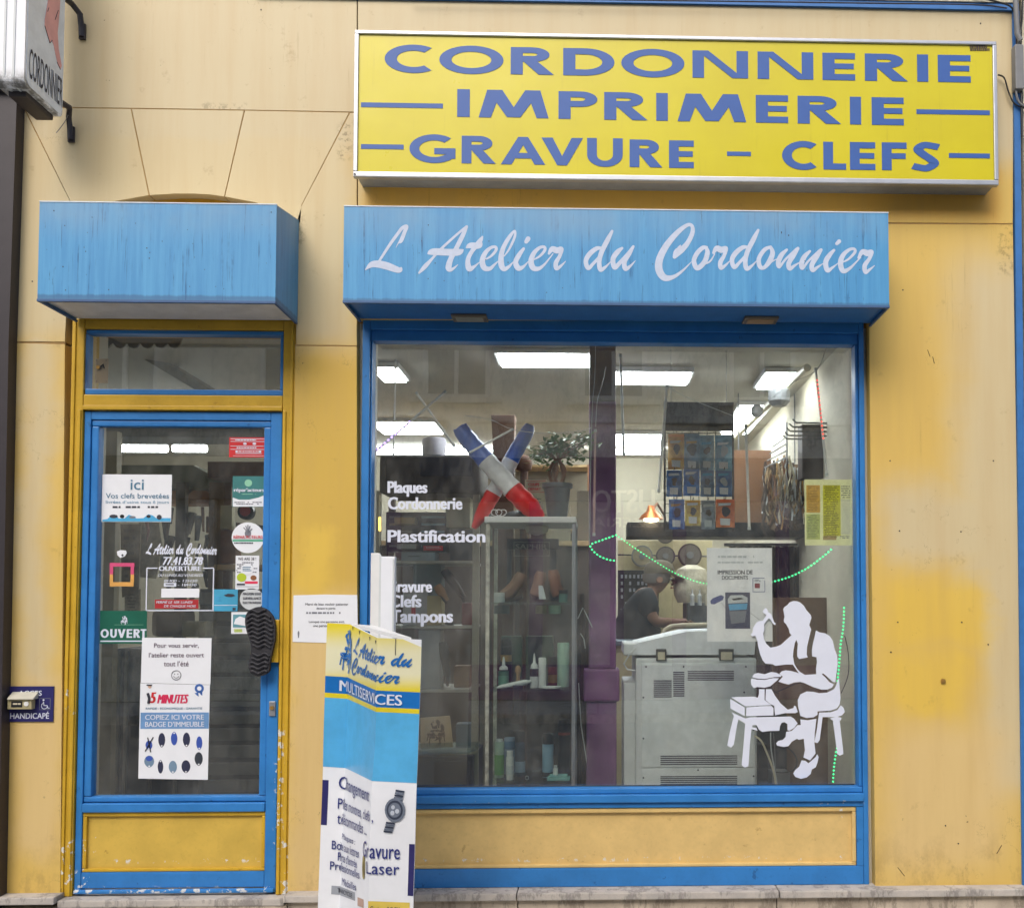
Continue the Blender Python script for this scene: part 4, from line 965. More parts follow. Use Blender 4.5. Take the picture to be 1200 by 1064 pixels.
# paper notice on the pier between door and window
no = thing('paper_notice', 'white typed A4 landscape notice taped to the yellow pier beside the door', 'notice', tuple(P3(381, 752, -.002)))
q = [(344, 697.5), (380, 696.5), (418.5, 697), (419, 723), (419.4, 752), (380, 753), (343, 752), (343.4, 720)]
MB().pprism(q, -.002, -.0008).build('sheet', M['white'], no)
ptext('Merci de bien vouloir patienter', 358, 706.5, 408, 710, -.0027, M['ink'], no); ptext('devant la porte', 371, 711.5, 393, 714.5, -.0027, M['ink'], no); ptext('Lorsque une personne sort,', 362, 727, 404, 730.4, -.0027, M['ink'], no); ptext('une personne entre', 367, 732, 398, 735.4, -.0027, M['ink'], no); scrib(358, 717, 412, 720, 1, -.0027, M['inkg'], no, 'typed_lines', .7, 8)
for x in (350, 411):
    X, Z = P(x, 743); MB().prism([(X-.002, Z-.016), (X+.002, Z-.016), (X+.004, Z+.006), (X+.002, Z+.014), (X-.002, Z+.014), (X-.004, Z+.006)], -.0027, -.002).build('pictogram', M['inkg'], no)

# folded advertising board
bd = thing('advertising_board', 'folded tall board with yellow top and light blue middle, standing before the window', 'advertising board', tuple(P3(430, 1062, -.4)))
cols = [(0.0, (383.5, 729.5), (373, 1060), -.25), (.10, (410, 731), (398, 1062), -.25), (.46, (443, 747), (431, 1076), -.60), (.65, (494, 749.5), (483.5, 1078), -.61)]
VH = 1.22
def Bd(u, v, out=0.0):
    for i in range(3):
        if u <= cols[i+1][0] or i == 2: break
    a, c = cols[i], cols[i+1]; t = (u-a[0])/(c[0]-a[0])
    def col(q):
        T = P3(*q[1], q[3]); B = P3(*q[2], q[3]); w = v/1.17
        return T+(B-T)*w
    p = col(a).lerp(col(c), t)
    d = (col(c)-col(a)); n = Vector((d.y, -d.x, 0)).normalized()
    if n.y > 0: n = -n
    # sheet ripple
    p += n*(.004*math.sin(v*7+u*5)+.0012*math.sin(v*17-u*6))
    return p+n*out
def bsheet(u0, u1, v0, v1, out, m, name, thick=0.0, edge=None, round_tr=0):
    us = sorted({u0, u1, *[c[0] for c in cols if u0 < c[0] < u1], *[u0+(u1-u0)*k/8 for k in range(9)]}); vn = max(2, int((v1-v0)/.04)+1); vs_ = [v0+(v1-v0)*k/(vn-1) for k in range(vn)]
    V = []; F = []
    for v in vs_:
        for u in us:
            vv = v
            if edge and v == v0: vv = v0+edge(u)
            if round_tr and u > u1-round_tr and v < v0+round_tr*.9 and v == v0: vv = v0+round_tr*(1-math.sqrt(max(0, 1-((u-(u1-round_tr))/round_tr)**2)))
            V.append(Bd(u, vv, out))
    k = len(us)
    for j in range(vn-1):
        for i in range(k-1): F.append((j*k+i, j*k+i+1, (j+1)*k+i+1, (j+1)*k+i))
    if thick:
        n = len(V)
        V2 = []
        for v in vs_:
            for u in us: V2.append(Bd(u, v, out-thick))
        V += V2; F += [tuple(x+n for x in reversed(f)) for f in F]
        for i in range(k-1): F += [(i, i+1, i+1+n, i+n), ((vn-1)*k+i, (vn-1)*k+i+1, (vn-1)*k+i+1+n, (vn-1)*k+i+n)]
        for j in range(vn-1): F += [(j*k, (j+1)*k, (j+1)*k+n, j*k+n), (j*k+k-1, (j+1)*k+k-1, (j+1)*k+k-1+n, j*k+k-1+n)]
    b = MB(); b.pts(V, F); return b.build(name, m, bd, smooth=False)
ry = NT('yellow_fading_print')     # printed gradient: yellow at both ends, pale between
zt0 = P(430, 738, -.4)[1]; zb0 = P(430, 806, -.4)[1]; zz = ry.xyz()[2]
gy = ry.math('MAXIMUM', ry.ramp(zz, (zt0+zb0)/2+.02, zt0+.02), ry.math('SUBTRACT', 1.0, ry.ramp(zz, zb0, (zt0+zb0)/2-.04)))
ry.bsdf(ry.mix(gy, srgb(222, 220, 186), srgb(218, 202, 44)), .4)
bsheet(0, .65, 0, VH, 0, M['white'], 'panel', .004)
v1_, v2_, v3_, v4_ = .222, .292, .312, .60
bsheet(0, .65, .001, v1_, .0008, ry.m, 'yellow_print', round_tr=.03)
bsheet(0, .65, v1_, v2_, .0008, C_('strong_blue_print', 22, 108, 184, rough=.35), 'blue_band')
bsheet(0, .65, v2_, v3_, .0008, C_('yellow_line_print', 214, 196, 40, rough=.35), 'yellow_line')
bsheet(0, .65, v3_, v4_, .0008, C_('light_blue_print2', 84, 170, 220, rough=.3), 'light_blue_print')
bsheet(0, .028, .655, .84, .0010, M['navy'], 'navy_bar'); bsheet(.625, .649, .855, 1.07, .0010, M['navy'], 'navy_bar')
UC = [c[0] for c in cols]
bf = lambda x, y, z: Bd(x, -z, .0034-y)
def btext(s, u0, u1, v0, v1, m, fat=0.06, shear=0): return text(s, (u0, u1, -v1, -v0), 0, m, bd, fn=bf, cuts=UC[1:3], fat=fat*.5, shear=shear, bold=.0)
dnv = C_('navy_print', 38, 48, 120, rough=.4)
wht = M['vinyl']; cb_ = C_('cobalt_print', 30, 104, 178, rough=.4)
btext('MULTISERVICES', .065, .575, .236, .281, wht, .16)
def bfit(strokes, u0, u1, v0, v1):
    f = fit(strokes, (u0, u1, -v1, -v0), 0); return lambda x, y: bf(*f(x, y))
def bbrush(st_, u0, u1, v0, v1):
    fat = [[(x, y, w*1.15+1) for x, y, w in s] for s in st_]; brush(fat, bfit(fat, u0, u1, v0, v1), cb_, bd, .7)
bbrush(W_L, .185, .245, .045, .105); bbrush(APO, .243, .250, .038, .058); bbrush(W_ATE, .255, .495, .048, .115); bbrush(W_DU[:2], .525, .572, .062, .115); bbrush(W_DU[2:], .570, .612, .084, .115); bbrush(W_CORD, .18, .56, .125, .195)
emblem((.062, .165, -.205, -.02), 0, cb_, bd, fn=bf)
for s, a, c, d, e, ft in (('Changement', .075, .44, .635, .705, .10), ('Piles montres, clefs,', .075, .47, .725, .775, .09), ('télécommandes ...', .075, .43, .785, .83, .09), ('Plaques :', .12, .30, .865, .895, .05),
                          ('Boite aux lettres', .055, .35, .90, .935, .08), ('Porte d’entrée', .085, .33, .945, .98, .08), ('Professionnelles', .05, .36, .985, 1.02, .08), ('Médailles', .14, .32, 1.045, 1.075, .06),
                          ('Gravure', .395, .588, .855, .92, .12), ('Laser', .44, .588, .935, .985, .12)):
    btext(s, a, c, d, e, dnv, ft*.35)
# watch picture
def bprism(poly, m, name, o=.0012): b = MB(); b.prism([(p[0], -p[1]) for p in poly], -o+.001, -o+.0016, fn=bf); return b.build(name, m, bd)
def ell(cx, cy_, rx, ry_, n=20, rot=0): return [(cx+rx*math.cos(2*math.pi*k/n)*math.cos(rot)-ry_*math.sin(2*math.pi*k/n)*math.sin(rot), cy_+rx*math.cos(2*math.pi*k/n)*math.sin(rot)+ry_*math.sin(2*math.pi*k/n)*math.cos(rot)) for k in range(n)]
wg, wd_, wl = C_('watch_grey', 108, 118, 134), C_('watch_dark', 52, 60, 78), C_('watch_light', 186, 194, 206)
wx, wy = .562, .715
for k in range(5):
    t = -.085+k*.010; bprism([(wx-.017-t*.2, wy+t), (wx+.021-t*.2, wy+t+.004), (wx+.020-t*.2, wy+t+.0115), (wx-.018-t*.2, wy+t+.0075)], wg if k % 2 else wd_, 'watch_link', .0014)
    t = .050+k*.009; bprism([(wx-.024-t*.25, wy+t), (wx+.014-t*.25, wy+t+.003), (wx+.013-t*.25, wy+t+.0105), (wx-.025-t*.25, wy+t+.0075)], wg if k % 2 else wd_, 'watch_link', .0014)
bprism(ell(wx, wy, .044, .050), wg, 'watch_case', .0016); bprism(ell(wx-.001, wy, .035, .040), wd_, 'watch_ring', .0024); bprism(ell(wx-.001, wy, .027, .031), wg, 'watch_dial', .0032)
for dx, dy, r in ((-.008, -.012, .008), (-.010, .012, .009), (.010, .004, .009)): bprism(ell(wx+dx, wy+dy, r, r*1.1, 12), wl, 'watch_subdial', .0040)
bprism(ell(.408, .965, .014, .050, 18), C_('bronze_medal_print', 150, 138, 84), 'medal', .0014); bprism(ell(.408, .965, .006, .030, 12), C_('medal_centre', 110, 104, 70), 'medal_centre', .0022)
bsheet(.06, .30, 1.085, 1.12, .0012, C_('silver_plate_print', 150, 156, 166), 'plate_print'); btext('TWICYCLE', .09, .27, 1.092, 1.110, M['ink'], .06)
bsheet(.452, .635, 1.098, 1.20, .0012, C_('brass_plate_print', 212, 188, 84), 'plate_print'); btext('Corinne ROCK', .468, .595, 1.118, 1.140, M['ink'], .0)
bsheet(.33, .40, 1.10, 1.135, .0012, C_('copper_plate_print', 180, 150, 136), 'plate_print')
for u, v in ((.16, .006), (.25, .010), (.38, .014), (.45, .017)):
    bprism([(u-.006, v-.004), (u+.006, v-.004), (u, v+.012)], M['ink'], 'staple', .0014)
bprism([(.538, .0), (.541, .0), (.5385, .035), (.5405, .07), (.5380, .07), (.5365, .035)], M['ink'], 'tear', .0014)
# white boards standing behind it
wbt = thing('white_board_offcuts', 'narrow white boards and packing standing behind the folded advertising board', 'board', tuple(P3(445, 1040, -.15)))
def pile(a, c, d, e, y0, y1, m, name):
    x0, x1, z0, z1 = PR(a, c, d, e, y0); MB().box(x0, x1, y0, y1, .0, z1, .003).build(name, m, wbt)
pile(434, 648, 444.5, 745, -.115, -.095, M['whitep'], 'board'); pile(446, 652, 462.5, 745, -.155, -.125, M['white'], 'board')
pile(459.6, 655, 461.6, 745, -.158, -.1555, M['lgrey'], 'edge_strip'); pile(443.6, 650, 446.4, 745, -.122, -.112, M['lgrey'], 'edge_strip')
b = MB(); x0, x1, z0, z1 = PR(416, 738, 470, 744, -.3)
b.pts([P3(414, 731, -.22), P3(466, 744, -.45), P3(482, 747, -.5), P3(440, 733, -.22), P3(414, 735, -.22), P3(466, 748, -.45), P3(482, 751, -.5), P3(440, 737, -.22)], [(0, 1, 2, 3), (7, 6, 5, 4), (0, 4, 5, 1), (1, 5, 6, 2), (2, 6, 7, 3), (3, 7, 4, 0)])
b.build('folded_flap', M['whitep'], wbt)

# ================================================================== stickers and posters on the door glass (y .0515 front face)
YD = .0508
def paper(name, label, a, c, d, e, m, cat='sticker', y=YD, grp=None):
    t = thing(name, label, cat, tuple(P3((a+d)/2, e, y)), grp)
    MB().pbox(a, c, d, e, y, y+.0006).build('sheet', m, t); return t
yl = YD-.0008
t = paper('key_sign', 'white sign with blue wave reading ici, at the upper left of the door glass', 119.5, 556, 201, 611.5, M['white'], 'sign')
dim = C_('slate_blue_print', 70, 120, 150)
ptext('ici', 153, 562, 168.5, 574, yl, dim, t, bold=.005); ptext('Vos clefs brevetées', 124, 578, 198, 584, yl, dim, t); ptext('livrées d’usine sous 6 jours', 124, 586.5, 198, 591, yl, C_('pale_blue_print', 120, 160, 184), t)
scrib(130, 593, 196, 595.5, 1, yl, M['ink'], t, 'small_logos', .9, 12, .8)
wave = [(120, 611), (120, 609), (126, 608), (131, 603), (136, 604), (139, 607.5), (146, 607.5), (151, 603), (156, 605), (160, 607.5), (168, 607), (174, 602.5), (179, 604), (183, 607), (200, 607), (200, 611)]
pshape(wave, yl, M['sky'], t, 'wave')
for x, y_, w, h, m in ((133, 605, 5, 2.2, 'ink'), (143, 605, 2.6, 2.2, 'black'), (155, 606, 4, 1.5, 'inkg'), (174, 605, 2.6, 1.8, 'dark'), (186.5, 606, 3, 3, 'ink')): pshape([(x+w*math.cos(k*.7), y_+h*math.sin(k*.7)) for k in range(9)], yl-.0007, M[m], t, 'logo')
t = paper('cctv_sticker', 'red rectangular sticker with white lines at the top right of the door glass', 268.5, 512.5, 312, 536, M['red'])
b = MB()
for q in ((270, 514, 311.5, 514.6), (270, 517, 311.5, 517.6), (270, 522.5, 311.5, 523.1), (270, 526.3, 311.5, 526.9), (276, 531.5, 307, 531.9), (273, 534, 309, 534.4), (276, 528, 306, 530.6)): b.pbox(*q, yl, yl+.0005)
b.build('rules', M['vinyl'], t); scrib(274, 515, 308, 516.5, 1, yl, M['vinyl'], t, 'small_print', .8, 2, 1); scrib(277, 524, 304, 525.6, 1, yl, M['vinyl'], t, 'small_print', .8, 3, 1); scrib(278, 528.4, 304, 530, 1, yl-.0004, M['red'], t, 'small_print', .9, 4, 1)
for x in (287, 298): pshape([(x+2.2*math.cos(k*.63), 520+1.4*math.sin(k*.63)) for k in range(10)], yl, M['vinyl'], t, 'pictogram')
t = paper('repair_label_sticker', 'teal and white square sticker below the red one on the door', 272.5, 558, 311.8, 594, M['teal'])
pshape([(272.8, 593.6), (272.8, 583), (280, 585.5), (292, 585.5), (303, 583), (311.5, 579.5), (311.5, 593.6)], yl, M['white'], t, 'white_field')
ptext('répar’acteurs', 274, 572, 310, 577.5, yl, M['vinyl'], t, fat=.12)
pshape([(291+4.4*math.cos(k*.393), 566+4.2*math.sin(k*.393)) for k in range(16)], yl, C_('mint_print', 140, 200, 170), t, 'round_logo'); scrib(282, 578.5, 305, 580, 1, yl, C_('mint_print', 140, 200, 170), t, 'small_print', .6, 2)
scrib(274, 588, 308, 592, 2, yl-.0007, M['inkg'], t, 'small_print', .6, 7, .6)
t = thing('round_repair_sticker', 'white round sticker with a hand and a green band on the door', 'sticker', tuple(P3(291, 648, YD)))
circ = lambda x, y_, rx, ry_, n=28: [(x+rx*math.cos(2*math.pi*k/n), y_+ry_*math.sin(2*math.pi*k/n)) for k in range(n)]
pshape(circ(290.5, 630, 19, 18), YD, M['white'], t, 'disc')
b = MB()
for dx, dy in ((-5, -6), (-2.5, -8), (0, -9), (2.6, -8), (5, -4.5)): b.tube([P3(290.5, 624, yl), P3(290.5+dx, 624+dy, yl)], .0022, 5)
b.pprism(circ(290.5, 625, 3.8, 4.4, 12), yl, yl+.0006); b.build('hand', M['inkg'], t)
ptext('RÉPAR’ACTEURS', 273.5, 626.5, 308, 631, yl-.003, M['red'], t, fat=.06); prect(272.5, 632.2, 309, 634.5, yl, C_('mint_band', 90, 170, 140), t, 'band'); scrib(274, 635.5, 300, 637.5, 1, yl, M['ink'], t, 'small_print', .8, 3, 1)
t = paper('district_sticker', 'small white upright sticker with yellow, pink and grey drawing on the door', 276, 651, 303.5, 690.5, M['white'])
ptext('WE ARE 38 !', 279, 653, 300, 656.5, yl, M['ink'], t)
scrib(277, 658.5, 302, 672, 6, yl, M['inkg'], t, 'drawing', .6, 5, .9); pshape(circ(289.5, 667, 7.5, 6.5, 20), yl-.0006, M['white'], t, 'round_logo'); scrib(284, 664, 295, 670, 3, yl-.0013, C_('slate_blue_print', 70, 120, 150), t, 'logo_lines', .5, 9, 1)
pshape(circ(283, 676.5, 5.6, 5), yl-.0007, C_('lime_print', 178, 200, 50), t, 'lime_patch'); pshape(circ(297, 677, 3.6, 3, 14), yl-.0006, M['wood'], t, 'brown_patch'); prect(287, 681, 302, 684, yl, C_('pink_print', 214, 60, 90), t, 'pink_patch'); prect(277.5, 683.6, 287, 685.6, yl-.0007, M['ink'], t, 'dark_patch'); prect(277, 687, 302.5, 687.5, yl, M['inkg'], t, 'rule')
t = thing('cctv_round_sticker', 'pale round sticker with three lines of black capitals above the boot sole', 'sticker', tuple(P3(294, 715, YD)))
pshape(circ(295, 702, 14, 12.8), YD, M['lgrey'], t, 'disc')
for k, s in enumerate(('MAGASIN SOUS', 'SURVEILLANCE', 'ELECTRONIQUE')): ptext(s, 284.5, 694.2+k*5.3, 306, 697.2+k*5.3, yl, M['ink'], t, fat=.1)
t = paper('eye_sticker', 'light blue sticker with a drawn eye beside the opening hours', 250.5, 690.5, 278.5, 716, C_('cyan_print', 66, 158, 196))
pshape([(262, 697.5), (267, 695.5), (273, 696), (276, 698), (271, 699.4), (265, 699)], yl, M['ink'], t, 'eye'); scrib(252.5, 699, 262, 705, 4, yl, M['sky'], t, 'small_print', .5, 2); prect(251, 708.8, 278, 709.5, yl, M['vinyl'], t, 'rule'); prect(272.5, 712, 276, 715, yl, M['ink'], t, 'code_square')
t = paper('card_logo_sticker', 'small white sticker with a blue field, half hidden behind the boot sole', 271, 717, 292, 742.5, M['white'])
prect(273, 720, 291.6, 735, yl, C_('pale_teal_print', 96, 150, 162), t, 'blue_field'); pshape([(274, 731), (276, 725), (281, 722), (287, 724), (291, 728), (291, 734)], yl-.0007, M['white'], t, 'cloud'); scrib(274, 737, 284, 741, 2, yl, C_('lime_print', 178, 200, 50), t, 'small_print', .8, 4, 1)
# opening hours in white vinyl
t = thing('opening_hours', 'white vinyl opening hours in a thin frame in the middle of the door glass', 'lettering', tuple(P3(211, 716, YD)))
scr = fit(W_L+W_ATE+W_DU+W_CORD, PR(171, 637, 254, 651, YD), YD); allw = [[(x, y, w*1.3+1.5) for x, y, w in s] for s in W_L+W_ATE+W_DU+W_CORD]
brush(allw, scr, M['vinyl'], t, .8)
ptext('77.41.83.78', 190, 652.5, 237, 662, YD, M['vinyl'], t, fat=.12, shear=.18); ptext('OUVERTURE', 186, 663.3, 236, 668.8, YD, M['vinyl'], t, fat=.16)
ptext('DU LUNDI AU VENDREDI', 185, 672.5, 237.5, 675.6, YD, M['vinyl'], t, fat=.06, shear=.2); ptext('8H00 - 12H30', 192, 679, 231, 682, YD, M['vinyl'], t, fat=.06, shear=.2); ptext('- 18H30', 208, 683.6, 230, 686.8, YD, M['vinyl'], t, fat=.06, shear=.2)
prect(192, 682.8, 206.5, 687.3, YD, M['vinyl'], t, 'time_patch'); scrib(194, 684, 205, 686, 1, YD-.0007, M['inkg'], t, 'small_print', .8, 3, 1)
for q in ((172, 665, 184.5, 666.3), (238, 665, 250.5, 666.3), (171, 666.3, 172.3, 714.5), (249.3, 666.3, 250.6, 715), (171, 714.6, 250.6, 715.9)): prect(*q, YD, M['vinyl'], t, 'frame_line')
prect(189, 689.5, 233.5, 700, YD, M['white'], t, 'blank_strip'); prect(181.5, 702.5, 232.5, 713, YD, C_('crimson_print', 168, 40, 46), t, 'red_strip')
ptext('FERMÉ LE 1ER LUNDI', 183, 703.4, 225, 707, YD-.0008, M['vinyl'], t, fat=.06, shear=.2); ptext('DE CHAQUE MOIS', 192, 708.8, 229, 712, YD-.0008, M['vinyl'], t, fat=.06, shear=.2)
# OUVERT
t = paper('open_sign', 'dark green open sign with white cobbler emblem at the left of the door glass', 117, 715.5, 172, 754, M['green'], 'sign')
YO = yl
for ch, a, c in (('O', 118, 127.5), ('U', 129.2, 137), ('V', 138, 147.2), ('E', 148.5, 155), ('R', 156.6, 164.5), ('T', 164.8, 171.6)):
    caps([(ch, a, c, 737, 747.2)], 2.5, 1.9, YO, M['vinyl'], t)
prect(117.5, 750.4, 171.8, 751.8, YO, M['vinyl'], t, 'line'); prect(134, 731.8, 168, 732.1, YO, C_('mint_print', 140, 200, 170), t, 'fine_line'); emblem(PR(141.5, 721.5, 149.5, 732, YO), YO, M['vinyl'], t)
# small pieces
t = thing('frame_sticker', 'small square sticker frame, pink above and orange below, left of the hours', 'sticker', tuple(P3(142, 687, YD)))
pk = C_('magenta_print', 206, 78, 122); og = C_('orange_print', 214, 160, 84)
prect(128.5, 659.5, 157.5, 663.8, YD, pk, t, 'upper_bar'); prect(128.5, 682, 156.5, 687, YD, og, t, 'lower_bar')
for a, c in ((128.5, 132.5), (153, 157)): prect(a, 663.8, c, 673, YD, pk, t, 'side_bar'); prect(a, 673, c, 682, YD, og, t, 'side_bar')
t = thing('torn_sticker', 'tiny torn white round sticker above the pink and orange frame', 'sticker', tuple(P3(142, 653, YD)))
pshape([(137, 646), (141, 644.5), (147.5, 645), (148.5, 648), (146, 652), (141, 653.5), (137.5, 650.5)], YD, M['white'], t, 'disc'); pshape([(142, 650), (144, 649), (145, 651), (143, 652)], YD-.0007, M['ink'], t, 'mark')
# keys poster
t = thing('badge_poster', 'tall white poster about badge copies, taped low on the door glass', 'poster', tuple(P3(205, 913, YD)))
YP = .0490
MB().pprism([(166.5, 747), (248, 747.5), (246.5, 802), (165, 800)], YP, YP+.0008).build('upper_sheet', M['white'], t)
MB().pprism([(164.5, 800.4), (246, 802.4), (243.5, 913.5), (162, 912)], YP-.0003, YP+.0007).build('lower_sheet', M['white'], t)
yq = YP-.001; rk = C_('purple_grey_ink', 92, 70, 92)
ptext('Pour vous servir,', 180.5, 753.5, 233, 759.5, yq, rk, t); ptext('l’atelier reste ouvert', 174.5, 764.5, 239, 770, yq, rk, t); ptext('tout l’été', 192, 774.5, 221, 780.5, yq, rk, t)
b = MB(); cx_, cz_ = P(206.5, 791, yq); b.tube([(cx_+.0205*math.cos(R(a)), yq, cz_+.0205*math.sin(R(a))) for a in range(0, 361, 20)], .0012, 5)
b.tube([(cx_+.012*math.cos(R(a)), yq, cz_+.012*math.sin(R(a))) for a in range(200, 341, 20)], .001, 5)
for dx in (-.007, .007): b.disc(cx_+dx, cz_+.005, .0022, yq-.0004, yq, 8)
b.build('smiley', M['ink'], t)
MB().tube([P3(173, 812, yq), P3(175, 818, yq), P3(174, 824, yq)], .006, 6).build('figure_body', M['ink'], t)
X, Z = P(175.5, 804.5, yq); MB().disc(X, Z, .0072, yq-.0005, yq, 12).build('figure_head', C_('skin_print', 206, 170, 150), t); MB().tube([P3(172, 802.5, yq-.001), P3(178, 802.5, yq-.001)], .0028, 6).build('figure_cap', M['ink'], t)
ptext('5', 175.5, 811, 182, 823.5, yq, M['red'], t, fat=.14, shear=.12); ptext('MINUTES', 184, 813.5, 219.5, 824, yq, C_('raspberry_print', 204, 40, 84), t, fat=.12, shear=.18)
pshape(circ(233.5, 806.5, 5.4, 5.4, 16), yq, C_('rosette_blue', 54, 96, 166), t, 'rosette'); pshape([(228, 812), (232, 811), (233, 816), (230, 814)], yq, C_('rosette_blue', 54, 96, 166), t, 'rosette_ribbon'); pshape([(234, 811), (237, 810.5), (237, 815), (235, 813.5)], yq, C_('rosette_blue', 54, 96, 166), t, 'rosette_ribbon'); pshape(circ(233.5, 806.5, 2.6, 2.6, 12), yq-.0007, M['white'], t, 'rosette_centre')
ptext('RAPIDE - ECONOMIQUE - GARANTIE', 171, 828.6, 237, 831.6, yq, dim, t)
prect(164.6, 834.6, 244.6, 853.6, yq, C_('steel_blue_print', 104, 146, 194), t, 'blue_band')
ptext('COPIEZ ICI VOTRE', 170, 837.2, 239, 843, yq-.0008, M['vinyl'], t, fat=.06); ptext('BADGE D’IMMEUBLE', 170, 845.4, 239.3, 851.4, yq-.0008, M['vinyl'], t, fat=.06)
def fob(x, y_, w, h, up, c):
    pts = [(x+w*math.cos(a)*(1 if math.sin(a)*up < 0 else .62+.38*abs(math.cos(a))), y_+h*math.sin(a)) for a in [2*math.pi*k/18 for k in range(18)]]
    pshape(pts, yq, c, t, 'key_fob'); pshape(circ(x, y_+h*.78*up, 1.0, 1.0, 8), yq-.0007, M['white'], t, 'fob_hole')
fbd, fbb, fbg, fgr = C_('fob_dark', 44, 48, 74), C_('fob_blue', 56, 84, 170), C_('fob_grey', 110, 136, 160), C_('fob_black', 50, 56, 66)
for x, y_, w, h, u, c in ((174.5, 873, 4, 5.5, 1, fbb), (189.5, 867, 4, 8.5, 1, fbd), (204, 865, 3.8, 8, -1, fbb), (218.5, 866.5, 4.2, 8.5, 1, fbd), (233.5, 870.5, 3.6, 8, 1, fbb), (174.8, 892, 5.8, 7, 1, fbg), (188, 898, 3.2, 8, -1, fbd), (202.5, 898.5, 4.8, 7.4, 1, fbg), (217.8, 898, 5.2, 7.6, 1, fbd), (232.8, 889, 4.8, 8, 1, fgr)): fob(x, y_, w, h, u, c)
pshape(circ(174.8, 888.5, 4, 3, 12), yq-.0008, fbb, t, 'fob_top')
for a, c in (((170, 880), (179.5, 863.5)), ((173, 864), (176.5, 881))): MB().tube([P3(*a, yq-.001), P3(*c, yq-.001)], .0022, 5).build('ink_cross', M['black'], t)
# brass plate inside the transom
t = thing('brass_plate', 'small worn brass plate with a hook behind the transom glass', 'plate', tuple(P3(119, 449, .07)))
MB().pbox(111.5, 420.5, 126.5, 449, .0600, .064, .001).build('plate', C_('pinkish_brass', 206, 178, 146), t)
b = MB()
for x, y_ in ((113.5, 422.5), (124.5, 422.5), (113.5, 447), (124.5, 447)): X, Z = P(x, y_, .06); b.disc(X, Z, .0022, .0588, .0599, 8)
b.build('rivets', M['dark'], t); X, Z = P(116, 431, .06); MB().disc(X, Z, .008, .050, .0598, 12).build('hook', M['brass'], t)
MB().tube([P3(116, 431, .055), P3(121, 427, .057), P3(122, 432, .0585)], .003, 6).build('hook_wire', M['dark'], t)

# ================================================================== posters on the window glass
YW = .0880       # inside face
t = paper('printing_poster', 'white poster about printing documents, with a photo of a copier, behind the glass', 828.5, 642, 905, 751.5, C_('bright_poster_paper', 250, 252, 255), 'poster', YW)
y2 = YW-.0004
pl = YW-.0008
def ser(s, a, c, d, e): ptext(s, a, c, d, e, pl, M['ink'], t, fat=.05)
ser('IMPRESSION DE', 841, 668, 882, 673); ser('DOCUMENTS', 846, 674.5, 876.5, 679)
scrib(838, 651, 898, 655, 1, pl, M['lgrey'], t, 'faint_print', .6, 2); scrib(840, 658, 898, 661, 1, pl, M['lgrey'], t, 'faint_print', .6, 4)
prect(850, 694, 879, 736.5, pl, C_('photo_dark_blue', 50, 52, 88), t, 'photo')
for q, m in (([(853, 702), (856, 697.5), (870, 697), (876, 700), (876, 706), (853, 707)], 'lgrey'), ([(853.5, 708), (876, 707), (875, 714), (855, 715)], 'sky'), ([(854.5, 716), (875, 715.5), (873, 729), (857, 731)], 'inkg'), ([(857, 701.5), (868, 700), (872, 702), (860, 703.5)], 'ink')): pshape(q, pl-.0007, M[m], t, 'copier_print')
pshape([(832.5, 704), (835, 701), (845, 697), (848.5, 699), (847, 703), (837, 708), (833, 707.5)], pl, C_('usb_blue', 84, 92, 150), t, 'usb_stick')
MB().tube([P3(845, 706, pl), P3(850, 712, pl)], .0007, 4).build('leader_line', M['inkg'], t); MB().tube([P3(879, 718, pl), P3(890, 726, pl)], .0007, 4).build('leader_line', M['inkg'], t)
b = MB()
for q in ((882, 677, 896, 677.6), (882, 693, 896.5, 693.6), (882, 677.6, 882.6, 693), (896, 680, 896.6, 693)): b.pbox(*q, pl, pl+.0005)
b.build('page_outline', C_('usb_blue', 84, 92, 150), t); prect(884.5, 683.5, 890.5, 689, pl, C_('dull_red_print', 150, 70, 74), t, 'page_picture'); scrib(884, 679, 893, 682, 2, pl, M['inkg'], t, 'small_print', .5, 2)
t = paper('price_list', 'pale yellow price list with orange and yellow columns at the right of the window', 943, 562, 998.5, 639, C_('pale_yellow_paper', 246, 248, 186), 'poster', YW)
for q, c in (((945, 568.5, 961, 600.5), C_('orange_table', 222, 176, 74)), ((945, 602.5, 961, 632), C_('lime_table', 196, 206, 118)), ((964.5, 568.5, 985, 628), C_('yellow_table', 214, 210, 50)), ((964.5, 628, 980, 632.6), C_('brown_table', 190, 164, 110)), ((986, 585, 996.5, 626), C_('off_white_table', 226, 228, 190))): prect(*q, pl, c, t, 'table')
scrib(946, 569.5, 960, 599, 16, pl-.0006, C_('table_ink', 150, 120, 60), t, 'entries', .45, 3); scrib(946, 603.5, 960, 631, 15, pl-.0006, C_('table_ink2', 120, 128, 80), t, 'entries', .45, 5); scrib(965.5, 569.5, 984, 631, 30, pl-.0006, C_('table_ink3', 130, 126, 40), t, 'entries', .5, 7); scrib(985.5, 569.5, 997, 585, 6, pl, M['ink'], t, 'entries', .35, 9, .9); scrib(984, 628, 997, 632, 2, pl, M['inkg'], t, 'entries', .5, 10)

